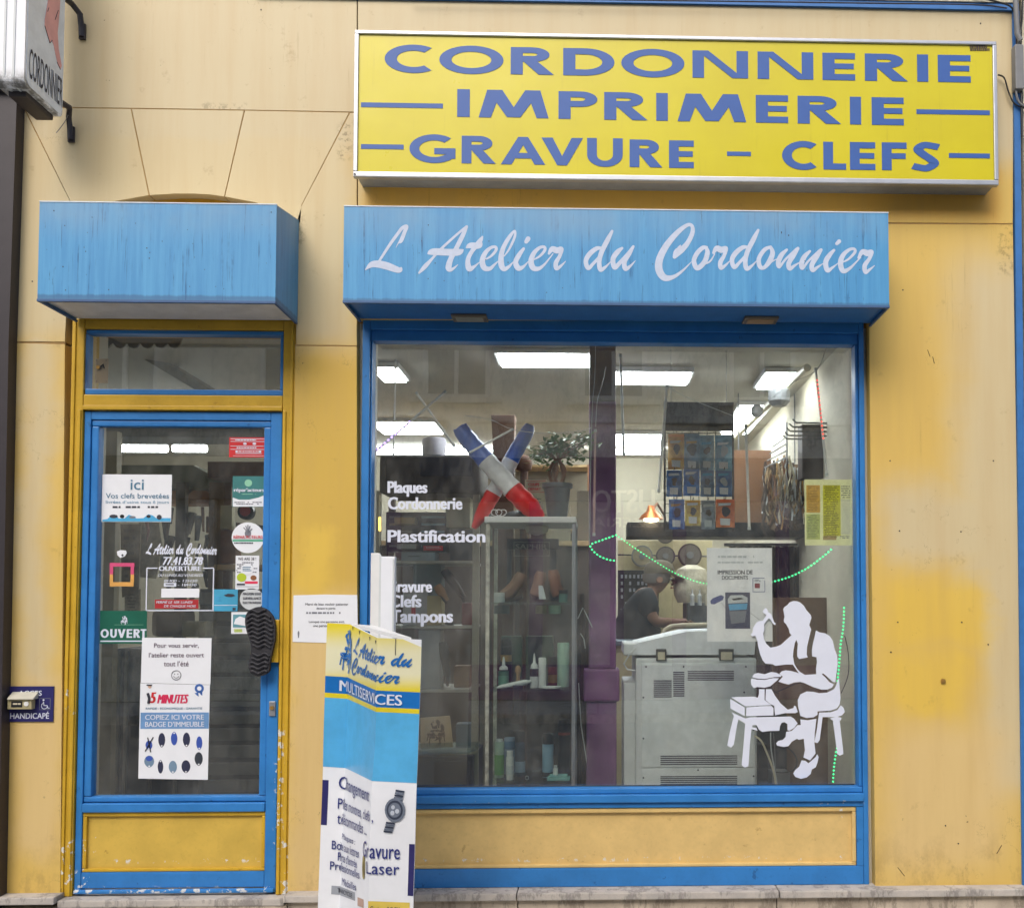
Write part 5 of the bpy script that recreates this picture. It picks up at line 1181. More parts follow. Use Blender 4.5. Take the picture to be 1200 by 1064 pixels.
# ================================================================== the room behind
FZ, CZ, BY, XL, XR = .20, 2.86, 4.5, -4.3, 1.26
struct(MB().box(XL, XR, .145, BY, FZ-.05, FZ).build('floor', M['floor']))
struct(MB().box(XL-.1, XR+.1, .33, BY, CZ, CZ+.1).build('ceiling', M['ceil']))
wl_ = struct(MB().box(XL-.1, XL, .33, BY, FZ-.05, CZ-.001).build('wall_left', M['inner']))
wr_ = struct(MB().box(XR, XR+.1, .33, BY, FZ-.05, CZ-.001).build('wall_right', M['inner']))
wk_ = struct(MB().box(XL-.1, XR+.1, BY+.001, BY+.1, FZ-.05, CZ+.1).build('wall_back', M['inner']))
struct(MB().box(-.98, 1.18, .10, .33, FZ-.05, .62).build('window_ledge', M['wood']))

def ibox(name, label, cat, a, c, d, e, y0, dep, m, z0=None, z1=None, grp=None, bev=.004):
    x0, x1, za, zb = PR(a, c, d, e, y0); z0 = za if z0 is None else z0; z1 = zb if z1 is None else z1
    t = thing(name, label, cat, ((x0+x1)/2, y0, z0), grp)
    MB().box(x0, x1, y0, y0+dep, z0, z1, bev).build('body', m, t); return t, (x0, x1, z0, z1)

# ceiling lamps
def lamp(label, a, c, d, e, z=CZ):
    p = [PZ(a, c, z), PZ(d, c, z), PZ(a, e, z), PZ(d, e, z)]
    xs = ((p[0].x+p[2].x)/2, (p[1].x+p[3].x)/2); ys = (min(p[0].y, p[2].y), max(p[0].y, p[2].y))
    t = thing('ceiling_light', label, 'ceiling light', (sum(xs)/2, sum(ys)/2, z), 'lit ceiling lights in the shop')
    MB().box(xs[0]-.02, xs[1]+.02, ys[0]-.02, ys[1]+.02, z-.03, z-.001, .003).build('housing', M['whitep'], t)
    MB().box(xs[0], xs[1], ys[0], ys[1], z-.040, z-.031).build('diffuser', M['lamp'], t)
lamp('lit ceiling light nearest the glass, above the crossed inflatable sticks', 586, 408, 692, 422)
lamp('small lit ceiling light in the top left corner of the shop window', 444, 425, 470, 440)
lamp('lit ceiling light over the left shelves, half way back', 443, 490, 513, 503)
lamp('lit ceiling light just right of the purple column, near the top', 720, 430, 807, 443)
lamp('lit ceiling light right of the purple column, farther back', 720, 505, 773, 517)
lamp('broad lit ceiling light beside the right wall, nearer the glass', 893, 431, 932, 449)
lamp('broad lit ceiling light beside the right wall, beyond the packet display', 856, 470, 888, 503)
lamp('small lit ceiling light seen through the door over the green shade', 136, 548, 160, 556)
for a, d, yy, lab in ((438, 600, 3.9, 'long tube light on the back wall seen left, behind the black machine'), (690, 778, 3.9, 'long tube light on the back wall seen right of the purple column'), (135, 196, 2.6, 'left one of two tube lights seen through the door'), (200, 242, 2.58, 'right one of two tube lights seen through the door')):
    x0, x1, z0, z1 = PR(a, 520 if a < 400 else 525, d, 530 if a < 400 else 533, yy)
    t = thing('tube_light', lab, 'light', ((x0+x1)/2, yy, z1), 'lit tube lights at the back')
    MB().box(x0, x1, yy, yy+.05, z1+.01, z1+.06, .004).build('batten', M['whitep'], t)
    MB().tube([(x0+.01, yy+.02, (z0+z1)/2), (x1-.01, yy+.02, (z0+z1)/2)], (z1-z0)*.42, 10).build('tube', M['lamp'], t)
    MB().tube([(x0+.01, yy+.045, z1+.10), (x1-.01, yy+.045, z1+.10)], .014, 10).build('tube', M['lamp'], t)

# purple column
t = thing('iron_column', 'dull purple painted column with a wider pedestal standing inside the window', 'column', tuple(P3(705, 1000, .62)))
def col_(a, c, d, e, y0, y1, m, name):
    x0, x1, z0, z1 = PR(a, c, d, e, y0); MB().box(x0, x1, y0, y1, z0, z1, .012).build(name, m, t)
x0, x1, _, _ = PR(690, 600, 722, 700, .62); zc = P(700, 784, .6)[1]; zm = P(700, 470, .62)[1]; zc2 = P(700, 822, .6)[1]
MB().box(x0, x1, .62, .74, zc+.001, zm, .01).build('shaft', M['purple'], t)
MB().box(x0+.002, x1-.002, .622, .738, zm+.001, CZ-.002, .006).build('upper_shaft', C_('brown_grey_reflection', 128, 116, 108), t)  # brown-grey colour stands in for a reflection over the column top
x0, x1, _, _ = PR(684, 700, 726, 800, .60); MB().box(x0, x1, .60, .76, zc2, zc, .01).build('pedestal', M['purple'], t)
MB().box(x0+.014, x1-.014, .614, .746, FZ, zc2-.001, .008).build('foot', M['purple'], t)

# photocopier
yc = .50
t = thing('photocopier', 'pale grey office photocopier seen from behind with vents and a sloping lid', 'photocopier', (P(812, 900, yc)[0], yc, FZ))
x0, x1, _, z1 = PR(745, 771, 887, 920, yc)
MB().box(x0, x1, yc, yc+.55, FZ+.03, z1, .010).build('body', M['lgrey'], t)
xa, xb = P(752, 830, yc)[0], P(884, 830, yc)[0]; zj = P(800, 899, yc)[1]
MB().box(xa, xb, yc-.010, yc-.0005, zj+.002, z1-.025, .003).build('back_panel', C_('copier_panel_grey', 212, 220, 222), t)
MB().box(xa, xb, yc-.010, yc-.0005, FZ+.04, zj-.002, .003).build('lower_panel', C_('copier_panel_grey', 212, 220, 222), t)
def vent(a, c, d, e, n):
    b = MB(); h = (e-c)/n
    for i in range(n): b.pbox(a, c+i*h, d, c+(i+.5)*h, yc-.0112, yc-.0102)
    o = b.build('vent_slots', M['ink'], t); o['kind'] = 'stuff'
vent(766, 797, 787, 818, 9); vent(789, 787, 802, 817, 12); vent(806, 786, 860, 798, 6); vent(774, 885, 864, 897, 5); vent(774, 909, 864, 920, 5)
for x, y_ in ((757, 781), (801, 781), (874, 781), (754, 817), (754, 865), (872, 811), (754, 911), (883, 855), (883, 909), (818, 902)):
    X, Z = P(x, y_, yc-.01); MB().disc(X, Z, .0045, yc-.013, yc-.0101, 8).build('screw', M['ink'], t)
x0b, x1b, z0b, z1b = PR(742, 752, 884, 768, yc+.02)
zl0, zl1 = P(750, 768, yc+.02)[1]+.003, P(750, 757, yc+.02)[1]
b = MB(); xq = P(800, 748, yc+.02)[0]; zt_ = P(830, 740, yc+.02)[1]
b.prism([(x0b, zl0), (x1b, zl0), (x1b+.01, zt_-.02), (x1b-.03, zt_+.01), (xq+.02, zt_), (x0b+.02, zl1+.015), (x0b-.0, zl1)], yc+.02, yc+.5); b.build('lid', C_('copier_lid_grey', 216, 222, 228), t)
x0c, x1c, z0c, z1c = PR(733, 754, 747, 768, yc+.03); MB().box(x0c-.01, x1c, yc+.03, yc+.45, z0c, z1c, .012).build('side_tray', M['lgrey'], t)
for a, d in ((769, 781), (843, 860)):
    x0h, x1h, z0h, z1h = PR(a, 760.5, d, 774, yc-.012); MB().box(x0h, x1h, yc-.012, yc+.03, z0h, z1h, .003).build('hinge', M['black'], t)
    MB().box(x0h+.008, x1h-.008, yc-.016, yc-.0122, z0h+.004, z1h-.014, .001).build('hinge_plate', C_('beige_plate', 190, 184, 158), t)
x0d, x1d, z0d, z1d = PR(731, 800, 745, 912, yc+.05); MB().box(x0d, x1d, yc+.05, yc+.5, FZ+.03, z1d, .008).build('side_cover', M['lgrey'], t)
MB().tube([P3(745, 760, yc), P3(738, 766, yc-.01), P3(731, 778, yc), P3(735, 784, yc), P3(744, 786, yc+.01)], .0045, 8).build('power_cable', M['lgrey'], t, smooth=True)
for X in (xa+.05, xb-.05): MB().box(X-.03, X+.03, yc+.02, yc+.5, FZ, FZ+.029).build('foot', M['black'], t)
# cables and sockets right of the copier
t = thing('power_cables', 'tangle of grey and black cables hanging down right of the photocopier', 'cable', tuple(P3(905, 915, .45)))
for pts, r, m in (([(884, 862), (892, 868), (900, 885), (907, 905), (909, 918), (912, 940)], .005, 'creamp'), ([(903, 858), (904, 880), (910, 915), (912, 940)], .0035, 'lgrey'), ([(906, 858), (908, 880), (910, 935)], .003, 'grey'), ([(922, 875), (930, 882), (934, 892), (930, 902), (918, 905), (906, 904)], .003, 'black'), ([(893, 808), (905, 812), (930, 802), (945, 798)], .003, 'black'), ([(885, 800), (900, 806), (912, 812)], .0035, 'black'), ([(990, 745), (994, 765), (994, 790), (986, 812)], .0022, 'dark')):
    MB().tube([P3(q[0], q[1], .46) for q in crom([(*p, 0) for p in pts], 6)], r, 6).build('cable', M[m], t, smooth=True)
ibox('socket_strip', 'small dark multi socket box low down right of the photocopier', 'socket', 888, 872, 900, 900, .75, .08, M['black'])
ibox('network_box', 'dark box with a light front on the floor right of the photocopier', 'box', 905, 905, 926, 925, .62, .12, M['grey'])
t = thing('storage_tower', 'dark drawer tower behind the photocopier cables', 'drawers', tuple(P3(903, 920, .9)))
x0, x1, z0, z1 = PR(888, 830, 922, 925, .9); MB().box(x0, x1, .9, 1.2, FZ, z1, .004).build('body', C_('charcoal_board', 50, 50, 54), t)
for k in range(4): MB().box(x0+.01, x1-.01, .888, .8995, FZ+.05+k*(z1-FZ-.08)/4, FZ+.03+(k+1)*(z1-FZ-.08)/4, .004).build('drawer_front', C_('charcoal_board2', 64, 64, 70), t)
t = thing('brown_screen', 'plain brown board standing behind the cobbler decal', 'screen', tuple(P3(950, 920, 1.0)))
x0, x1, z0, z1 = PR(906, 700, 992, 930, 1.0); MB().box(x0, x1, 1.0, 1.02, FZ, z1, .003).build('board', C_('brown_board', 112, 88, 68), t)
MB().box(x0, x0+.03, .985, .9995, FZ, z1).build('edge_batten', C_('brown_board2', 92, 70, 54), t)
t = thing('dark_curtain', 'dark brown pleated curtain at the back right under the green lights', 'curtain', tuple(P3(920, 760, 1.7)))
x0, x1, z0, z1 = PR(855, 640, 990, 790, 1.7); V = []; n = 90
for k in range(n+1):
    X = x0+(x1-x0)*k/n; Y = 1.72+.022*math.sin(k*1.1)+.012*math.sin(k*.37); V += [(X, Y, FZ+.05), (X, Y+.004*math.sin(k), z1)]
MB().pts(V, [(2*k, 2*k+2, 2*k+3, 2*k+1) for k in range(n)]).build('cloth', C_('dark_brown_cloth', 62, 50, 44), t, smooth=True)
MB().tube([(x0-.03, 1.72, z1+.01), (min(x1+.03, XR-.01), 1.72, z1+.01)], .01, 8).build('rail', M['grey'], t)

# packet display
yp = .78
t = thing('packet_display', 'black wire panel holding three rows of hanging packets', 'display stand', tuple(P3(820, 1000, yp)))
x0, x1, z0, z1 = PR(780, 471, 858.5, 622, yp)
zmid = P(820, 505, yp)[1]
MB().box(x0, x1, yp+.002, yp+.014, zmid, z1, .003).build('header_board', C_('faded_black_board', 52, 52, 52), t)
for z in np.linspace(z0, zmid-.01, 12): MB().tube([(x0, yp+.01, z), (x1, yp+.01, z)], .0022, 5).build('wire', M['black'], t)
for x in np.linspace(x0, x1, 9): MB().tube([(x, yp+.013, z0), (x, yp+.013, zmid)], .0022, 5).build('wire', M['black'], t)
for x in (x0-.004, x1+.004): MB().tube([(x, yp+.01, z0), (x, yp+.01, z1)], .006, 8).build('upright', M['black'], t)
for x in (x0+.03, x1-.03): MB().tube([(x, yp+.01, z1), (x, yp+.01, CZ)], .0015, 5).build('hanging_wire', M['grey'], t)
prnd = random.Random(5)
PK = [[(783, 802, 508, 550, 'orange', (216, 140, 70)), (802, 820, 508, 551, 'grey blue', (96, 122, 146)), (820, 837, 510, 551, 'pale blue', (112, 142, 160)), (838, 858, 510, 552, 'light blue', (104, 148, 178))],
      [(781, 799, 551, 582, 'blue', (62, 100, 150)), (801, 820, 549, 581, 'bright blue', (60, 104, 168)), (821, 837, 551, 582, 'slate blue', (84, 110, 140)), (839, 858, 551, 582, 'mid blue', (74, 106, 152))],
      [(784, 802, 585, 620, 'royal blue', (66, 100, 160)), (803, 821, 586, 616, 'yellow orange', (206, 156, 76)), (822, 838, 586, 620, 'grey', (112, 120, 130)), (839, 861, 585, 618, 'red orange', (214, 100, 56))]]
rown = ('top', 'middle', 'bottom')
for r, row in enumerate(PK):
    for k, (a, d, c, e, nm, rgb) in enumerate(row):
        x0, x1, z0, z1 = PR(a, c, d, e, yp-.03)
        pos_ = ('first', 'second', 'third', 'last')[k]
        tp = thing('insole_packet', '%s hanging packet, %s in the %s row of the display' % (nm, pos_, rown[r]), 'packet', ((x0+x1)/2, yp-.03, z0), 'packets hanging on the display')
        n = 8; V = []; F = []
        for j in range(n+1):
            for i in range(n+1):
                u, v = i/n, j/n; bulge = .012*math.sin(math.pi*u)**.6*math.sin(math.pi*min(1, v*1.15))**.6 if 0 < u < 1 and 0 < v*1.15 < 1 else 0
                V.append((x0+(x1-x0)*u+prnd.uniform(-.001, .001), yp-.026-bulge+prnd.uniform(-.0018, .0018), z0+(z1-z0)*v))
        for j in range(n):
            for i in range(n): a0 = j*(n+1)+i; F.append((a0, a0+1, a0+n+2, a0+n+1))
        m = C_('packet_film_%s' % nm.replace(' ', '_'), *[min(255, int(v*1.22+8)) for v in rgb], rough=.25, var=.45, scale=22, bs=.5, bd=.004)
        MB().pts(V, F).build('pouch', m, tp, smooth=True)
        hd = C_('packet_header_%s' % nm.replace(' ', '_'), *[min(255, int(v*1.2)) for v in rgb]); MB().box(x0+.003, x1-.003, yp-.034, yp-.030, z1-.018, z1-.004).build('header_card', hd, tp)
        lw = (x1-x0)
        MB().prism([(x0+lw*.22, z0+.012), (x0+lw*.72, z0+.010), (x0+lw*.74, z0+.045), (x0+lw*.20, z0+.047)], yp-.044, yp-.0415).build('price_label', M['white'] if k != 2 else M['lgrey'], tp)
        cxp = (x0+x1)/2; zc_ = z0+(z1-z0)*.55
        aw, ah, rt = prnd.uniform(.012, .026), prnd.uniform(.018, .034), prnd.uniform(-.9, .9)
        MB().prism([(cxp+prnd.uniform(-.004, .004)+aw*math.cos(q)*(1+.35*math.sin(q))*math.cos(rt)-ah*math.sin(q)*math.sin(rt)*.6, zc_+aw*math.cos(q)*math.sin(rt)+ah*math.sin(q)*math.cos(rt)) for q in [2*math.pi*w/14 for w in range(14)]], yp-.043, yp-.0405).build('product_window', (M['dark'], M['leather'], C_('packet_print_light', 176, 186, 196), M['ink'])[prnd.randrange(4)], tp)
        MB().prism([(x0+lw*.12, zc_+.030), (x0+lw*prnd.uniform(.6, .9), zc_+.034), (x0+lw*.8, zc_+.046), (x0+lw*.12, zc_+.044)], yp-.0425, yp-.0405).build('packet_title', (M['white'], M['sky'], M['lgrey'], M['brass'])[prnd.randrange(4)], tp)
        MB().tube([(cxp, yp+.01, z1+.004), (cxp, yp-.05, z1+.002), (cxp, yp-.056, z1+.012)], .0022, 5).build('hook', M['black'], tp)

# shelf, cardboard, hooks, laces on the right
t, q = ibox('black_shelf', 'long black shelf behind the packet display', 'shelf', 735, 612, 948, 629, 1.55, .28, M['black'])
for X in (P(866, 600, 1.8)[0], q[1]-.03): MB().box(X-.004, X+.004, 1.80, 1.808, q[3]+.001, CZ-.001).build('ceiling_strut', M['grey'], t)
t = thing('cardboard_sheet', 'tall brown cardboard sheet standing on the black shelf', 'cardboard', tuple(P3(882, 612, 1.6)))
x0, x1, z0, z1 = PR(860, 527.5, 904, 612, 1.62); MB().box(x0, x1, 1.62, 1.632, q[3]+.001, z1, .002).build('sheet', M['cardb'], t)
MB().box(x0+.01, x1-.02, 1.614, 1.6195, q[3]+.001, z1-.04).build('front_flap', C_('cardboard_shade', 136, 98, 68), t)
t = thing('hook_rack', 'black rail with five long display hooks at the top right of the window', 'rack', tuple(P3(988, 540, .95)))
x0, x1, z0, z1 = PR(984, 487, 991, 543, .95); MB().box(x0, x1, .95, .975, z0, z1, .002).build('rail', M['black'], t)
for k, (xe, ye, xs_) in enumerate(((929, 493, 984), (925, 498, 984), (922, 503, 978), (920, 508, 972), (918, 512, 966))):
    MB().tube([P3(xs_, ye+3, .97), P3(xe+4, ye+2.4, .93), P3(xe, ye-1.5, .92)], .0045, 6).build('hook', M['black'], t)
ibox('dark_box', 'dark grey box on the right wall behind the hanging hooks', 'box', 940, 497, 984, 560, 1.05, .12, C_('dark_grey_card', 70, 66, 68))
t = thing('hanging_laces', 'mass of shoe laces and clear packets hanging from a chrome stand', 'laces', tuple(P3(920, 612, 1.35)))
lr = random.Random(11)
for k in range(64):
    x = lr.uniform(893, 944); y0_ = lr.uniform(532, 560)+abs(x-920)*.35; L = lr.uniform(30, 62); m = ('creamp', 'brass', 'wood', 'leather', 'lgrey', 'woodl', 'leather', 'bag')[k % 8]
    yy = lr.uniform(1.25, 1.5); pts = [P3(x+2*math.sin(j*1.3+k)+j*lr.uniform(-.8, .8), y0_+L*j/5, yy) for j in range(6)]
    MB().tube(pts, lr.uniform(.003, .009), 5).build('lace', M[m], t, smooth=True)
for kk in range(3):
    V = []; n = 14
    for j in range(n+1):
        for i in range(n+1): V.append(P3(896+kk*3+46*i/n+lr.uniform(-2, 2), 540+kk*6+70*j/n+lr.uniform(-2.5, 2.5)+abs(i-7)*(1.4 if j == 0 else 0), 1.52-kk*.03+lr.uniform(-.025, .025)))
    MB().pts(V, [(j*(n+1)+i, j*(n+1)+i+1, (j+1)*(n+1)+i+1, (j+1)*(n+1)+i) for j in range(n) for i in range(n)]).build('crumpled_bundle', C_('crumpled_brown_%d' % kk, *((104, 84, 62), (130, 112, 84), (92, 76, 60))[kk], rough=.25, var=.3), t)
MB().tube([P3(922, 495, 1.3), P3(922, 575, 1.3)], .006, 6).build('chrome_post', M['alu'], t)
for k in range(4): MB().tube([P3(922, 512+8*k, 1.3), P3(905-3*k, 524+8*k, 1.24)], .004, 5).build('chrome_arm', M['alu'], t)
for k in range(10):
    x, y_ = lr.uniform(896, 940), lr.uniform(545, 600); c0 = P3(x, y_, 1.22); b = MB()
    b.pts([c0+Vector((-.03, lr.uniform(-.02, .02), -.05)), c0+Vector((.03, lr.uniform(-.02, .02), -.05)), c0+Vector((.026, lr.uniform(-.02, .02), .05)), c0+Vector((-.026, lr.uniform(-.02, .02), .05)), c0+Vector((0, -.03, 0))], [(0, 1, 4), (1, 2, 4), (2, 3, 4), (3, 0, 4)])
    b.build('clear_packet', M['bag'], t)
# pipes and clamp near the right wall
t = thing('wall_conduit', 'pale conduit running back along the top of the right wall with a grey clip lamp', 'conduit', tuple(P3(900, 470, 1.5)))
a_, c_ = PZ(946, 431, 2.80), PZ(862, 512, 2.80); MB().tube([a_, c_], .022, 8).build('pipe', M['creamp'], t)
for x, y_, s_ in ((913, 458, 1.3), (887, 478, .8)):
    c0 = PZ(x, y_, 2.77); MB().lathe(c0.x, c0.y, [(.03*s_, c0.z-.07*s_), (.05*s_, c0.z-.05*s_), (.05*s_, c0.z), (.02*s_, c0.z+.02)], 12).build('clip_lamp', M['grey'], t)
# led sticks
def stick(label, a, c, m, y, r=.0068, extra=None, grp='LED sticks hanging in the window'):
    t = thing('led_stick', label, 'light stick', tuple(P3(*c, y)), grp)
    MB().tube([P3(*a, y), P3(*c, y)], r, 8).build('tube', m, t)
    A, B = P3(*a, y), P3(*c, y); d = (B-A).normalized()
    MB().tube([A-d*.012, A+d*.002], r*1.25, 8).build('end_cap', M['lgrey'], t); MB().tube([B-d*.002, B+d*.012], r*1.25, 8).build('end_cap', M['lgrey'], t)
    return t, A, B
sw = C_('frosted_white_tube', 240, 240, 236, rough=.3)
stick('white hanging light stick just right of the purple column', (727, 418), (731, 531), sw, .38)
stick('long white light stick hanging left of the packet display', (781.5, 454), (772, 574), sw, .40)
stick('white light stick hanging in front of the cardboard sheet', (874, 500), (878, 618), sw, .42)
stick('thin white stick hanging at the upper left of the window', (463.5, 424), (461, 532), sw, .40, .004)
stick('white stick leaning down to the right behind the left diagonal one', (489, 462), (531, 521), sw, .55, .006)
stick('short white stick crossing the left inflatable near its blue end', (553, 529), (599, 504), sw, .20, .005)
stick('pale thin light stick hanging on the purple column, pink lit at its foot', (697.5, 506), (696, 625), C_('pinkish_tube', 196, 160, 160), .36, .006)
t, A, B = stick('red lit LED stick at the top right of the window', (956, 434), (969, 555), sw, .35, .006)
for k in range(15):
    p = A+(B-A)*(.10+.56*k/14); MB().lathe(p.x, p.y-.006, [(.001, p.z-.0045), (.0038, p.z-.002), (.0038, p.z+.002), (.001, p.z+.0045)], 6).build('diode', M['ledr'], t)
t, A, B = stick('violet lit LED stick slanting down to the left edge of the window', (520.5, 460), (439, 530), sw, .30, .006)
for k in range(11):
    p = A+(B-A)*(.50+.5*k/10); MB().lathe(p.x, p.y-.006, [(.001, p.z-.005), (.0052, p.z-.002), (.0052, p.z+.002), (.001, p.z+.005)], 6).build('diode', M['ledp'], t)
# light wires
def wire(label, pts, y, r=.0018, m='lgrey'):
    t = thing('hanging_wire', label, 'wire', tuple(P3(*pts[-1], y)))
    MB().tube([P3(q[0], q[1], y) for q in crom([(*p, 0) for p in pts], 6)], r, 5).build('strand', M[m], t)
wire('thin wire sagging across the plant from the ceiling to the column', [(545, 487), (575, 492), (600, 503), (640, 508), (680, 505), (694, 501)], .33)
wire('white wire hanging down the left side of the purple column', [(698, 402), (697, 440), (694, 480), (692, 560), (691, 640)], .40)
wire('short curling wire on the upper part of the purple column', [(710, 430), (706, 450), (700, 470), (698, 500)], .45)
wire('thin wire from the display to the ceiling right of the column', [(776, 444), (790, 458), (820, 472), (858, 487)], .45)
wire('thin wire strung from the red stick to the clip lamp', [(969, 405), (957, 434), (930, 448), (900, 470)], .5, .0014, 'grey')
# green LED string
def ledstring(label, pts, y, step=4.6, r=.0046, lit=True):
    t = thing('led_string', label, 'string lights', tuple(P3(*pts[-1], y)), 'green string lights')
    path = [P3(q[0], q[1], y) for q in crom([(*p, 0) for p in pts], 10)]
    MB().tube(path, .0022, 5).build('cord', M['bag'], t)
    acc = 0; step_m = step/265
    for a_, b_ in zip(path[:-1], path[1:]):
        L = (b_-a_).length
        while acc < L:
            p = a_+(b_-a_)*(acc/L); MB().lathe(p.x, p.y-.003, [(.001, p.z-r), (r, p.z-r*.4), (r, p.z+r*.4), (.001, p.z+r)], 6).build('diode', M['ledg'] if lit else M['ledw'], t); acc += step_m
        acc -= L
ledstring('green lit string looping round the purple column at mid height', [(722, 627), (708, 632), (692, 639), (700, 650), (712, 655.5), (722, 657)], .36)
ledstring('green lit string running from the column down behind the printing poster', [(722, 627), (745, 643), (765, 656), (790, 671), (815, 681), (830, 684)], .50, 4.4, .0034)
ledstring('green lit string rising from the poster to the yellow price list', [(900, 683), (925, 676), (945, 666), (962, 654), (976, 642)], .30)
ledstring('green lit string hanging down the right side behind the cobbler', [(989, 712), (988, 735), (985, 755), (983, 780), (981, 800)], .28)
ledstring('green lit string at the bottom right behind the cobbler stool', [(982, 868), (979, 885), (977, 900), (976, 917)], .28)

# workshop wall
t = thing('tool_board', 'cream board on the back wall carrying grinding discs', 'board', tuple(P3(780, 745, 3.0)))
x0, x1, z0, z1 = PR(724, 633, 835, 775, 3.0); MB().box(x0, x1, 3.0, 3.03, FZ, z1, .004).build('panel', C_('cream_board', 202, 190, 150), t)
MB().tube([P3(724, 650, 2.95), P3(835, 652, 2.95)], .006, 6).build('rod', M['dark'], t)
for x, y_, r, m, lab in ((752.5, 651.5, 12.6, 'grey', 'thin grey grinding disc, left one on the tool board'), (780, 651.5, 11.4, 'dark', 'dark grinding disc, middle one on the tool board'), (808.5, 650.5, 14, 'leather', 'brown grinding disc, right one on the tool board'), (780, 627, 10, 'dark', 'grinding disc half hidden by the black shelf')):
    X, Z = P(x, y_, 2.9); R_ = r/1113*7.1; tt = thing('grinding_disc', lab, 'disc', (X, 2.9, Z), 'discs on the tool board')
    MB().lathe(X, 0, [(R_, 2.90), (R_, 2.93)], 28, 'y', Z).build('disc', M[m], tt); MB().lathe(X, 0, [(R_*.86, 2.893), (R_*.86, 2.899)], 28, 'y', Z).build('face', C_('disc_face_%s' % m, *((150, 140, 112) if m == 'grey' else (104, 96, 88))), tt)
    MB().lathe(X, 0, [(R_*.3, 2.875), (R_*.3, 2.892)], 16, 'y', Z).build('hub', M['grey'], tt)
t = thing('key_rack', 'tall dark rack full of small keys and tools beside the worker', 'rack', tuple(P3(745, 760, 2.8)))
x0, x1, z0, z1 = PR(724, 668, 772, 760, 2.8); MB().box(x0, x1, 2.8, 2.83, FZ, z1, .003).build('panel', M['black'], t)
b = MB(); kr = random.Random(3)
for r in range(14):
    for c in range(9):
        if kr.random() < .7:
            X, Z = x0+.03+c*(x1-x0-.06)/8, z1-.04-r*.05; b.box(X-.008, X+.008, 2.79, 2.7995, Z-.02, Z+.006)
o = b.build('keys', M['alu'], t); o['kind'] = 'stuff'
t, q = ibox('work_counter', 'pale counter top behind the photocopier', 'counter', 722, 756, 850, 778, 1.9, .6, C_('cream_counter', 196, 184, 146), z0=FZ)
MB().box(q[0]-.02, q[1]+.02, 1.87, 2.55, q[3]+.001, q[3]+.03, .006).build('worktop', C_('blue_grey_worktop', 96, 116, 134), t)
t = thing('machine_rail', 'curved pale tubular rail of the finishing machine', 'machine', tuple(P3(800, 750, 1.7)))
MB().tube([P3(q[0], q[1], 1.75) for q in crom([(776, 756, 0), (778, 742, 0), (785, 735, 0), (800, 733, 0), (835, 732, 0)], 6)], .016, 10).build('rail', M['creamp'], t, smooth=True)
MB().lathe(P(796, 744, 1.85)[0], 1.9, [(.02, P(796, 748, 1.9)[1]), (.10, P(796, 747, 1.9)[1]), (.09, P(796, 741, 1.9)[1]), (.02, P(796, 739, 1.9)[1])], 18).build('basin', C_('pale_blue_plastic', 120, 150, 196), t, smooth=True)
MB().box(P(780, 756, 1.7)[0], P(840, 756, 1.7)[0], 1.7, 1.86, FZ, P(800, 757, 1.7)[1], .01).build('base', M['grey'], t)
t = thing('finishing_machine', 'grey shoe finishing machine with a white dome beside the worker', 'machine', tuple(P3(812, 760, 2.2)))
X, _ = P(813, 690, 2.3); za, zb = P(813, 706, 2.3)[1], P(813, 661, 2.3)[1]
MB().lathe(X, 2.45, [(.10, za), (.125, za+.06), (.13, zb-.11), (.10, zb-.03), (.04, zb)], 20).build('dome', mat('crinkled_white_bag', srgb(206, 198, 174), .6, var=.2, scale=18, bs=.8, bd=.01), t, smooth=True)
x0, x1, z0, z1 = PR(806, 706, 850, 760, 2.3); MB().box(x0, x1, 2.32, 2.7, FZ, z1, .01).build('cabinet', C_('steel_blue_grey', 98, 104, 108), t)
for k in range(3): X = x0+.03+k*.05; MB().lathe(X, 2.28, [(.014, z1-.02), (.014, z1+.05), (.006, z1+.06), (.006, z1+.09)], 10).build('spray_bottle', M[('whitep', 'lgrey', 'creamp')[k]], t)
t = thing('desk_lamp', 'lit copper clip lamp under the black shelf', 'lamp', tuple(P3(763, 612, 1.7)))
X, Z = P(763, 606, 1.50); MB().lathe(X, 1.50, [(.075, Z-.012), (.06, Z+.01), (.03, Z+.035), (.018, Z+.07)], 20).build('shade', mat('copper_shade', srgb(190, 110, 60), .35, .7), t, smooth=True)
MB().lathe(X, 1.50, [(.01, Z-.03), (.042, Z-.022), (.05, Z-.004), (.03, Z+.004)], 16).build('bulb', M['lampw'], t, smooth=True)
MB().tube([P3(763, 600, 1.5), P3(770, 590, 1.55), P3(779, 604, 1.62), P3(780, 614, 1.62)], .008, 7).build('arm', M['wood'], t)

# worker: one skinned body, clothes as children
def skinned(name, joints, edges, m, parent, sub=2):
    me = bpy.data.meshes.new(name); w = wloc(parent)
    me.from_pydata([Vector(j[0])-w for j in joints], edges, []); me.materials.append(m)
    o = bpy.data.objects.new(name, me); COL.objects.link(o); o.parent = parent
    s_ = o.modifiers.new('skin', 'SKIN'); s_.use_smooth_shade = True
    for i, j in enumerate(joints):
        me.skin_vertices[0].data[i].radius = j[1] if isinstance(j[1], tuple) else (j[1], j[1])
    me.skin_vertices[0].data[0].use_root = True
    o.modifiers.new('sub', 'SUBSURF').levels = sub; o.modifiers['sub'].render_levels = sub
    return o
yw = 2.38
pe = thing('person', 'worker in a dark shirt and cap bending over the machine behind the shop', 'person', (P(748, 760, yw)[0], yw, FZ))
J = lambda px, py, y: P3(px, py, y)
sk = C_('skin', 150, 112, 90, rough=.5, var=.05)
pel, ch, nk, hd_ = J(742, 768, yw), J(752, 706, yw), J(765, 692, yw), J(771, 679, yw)
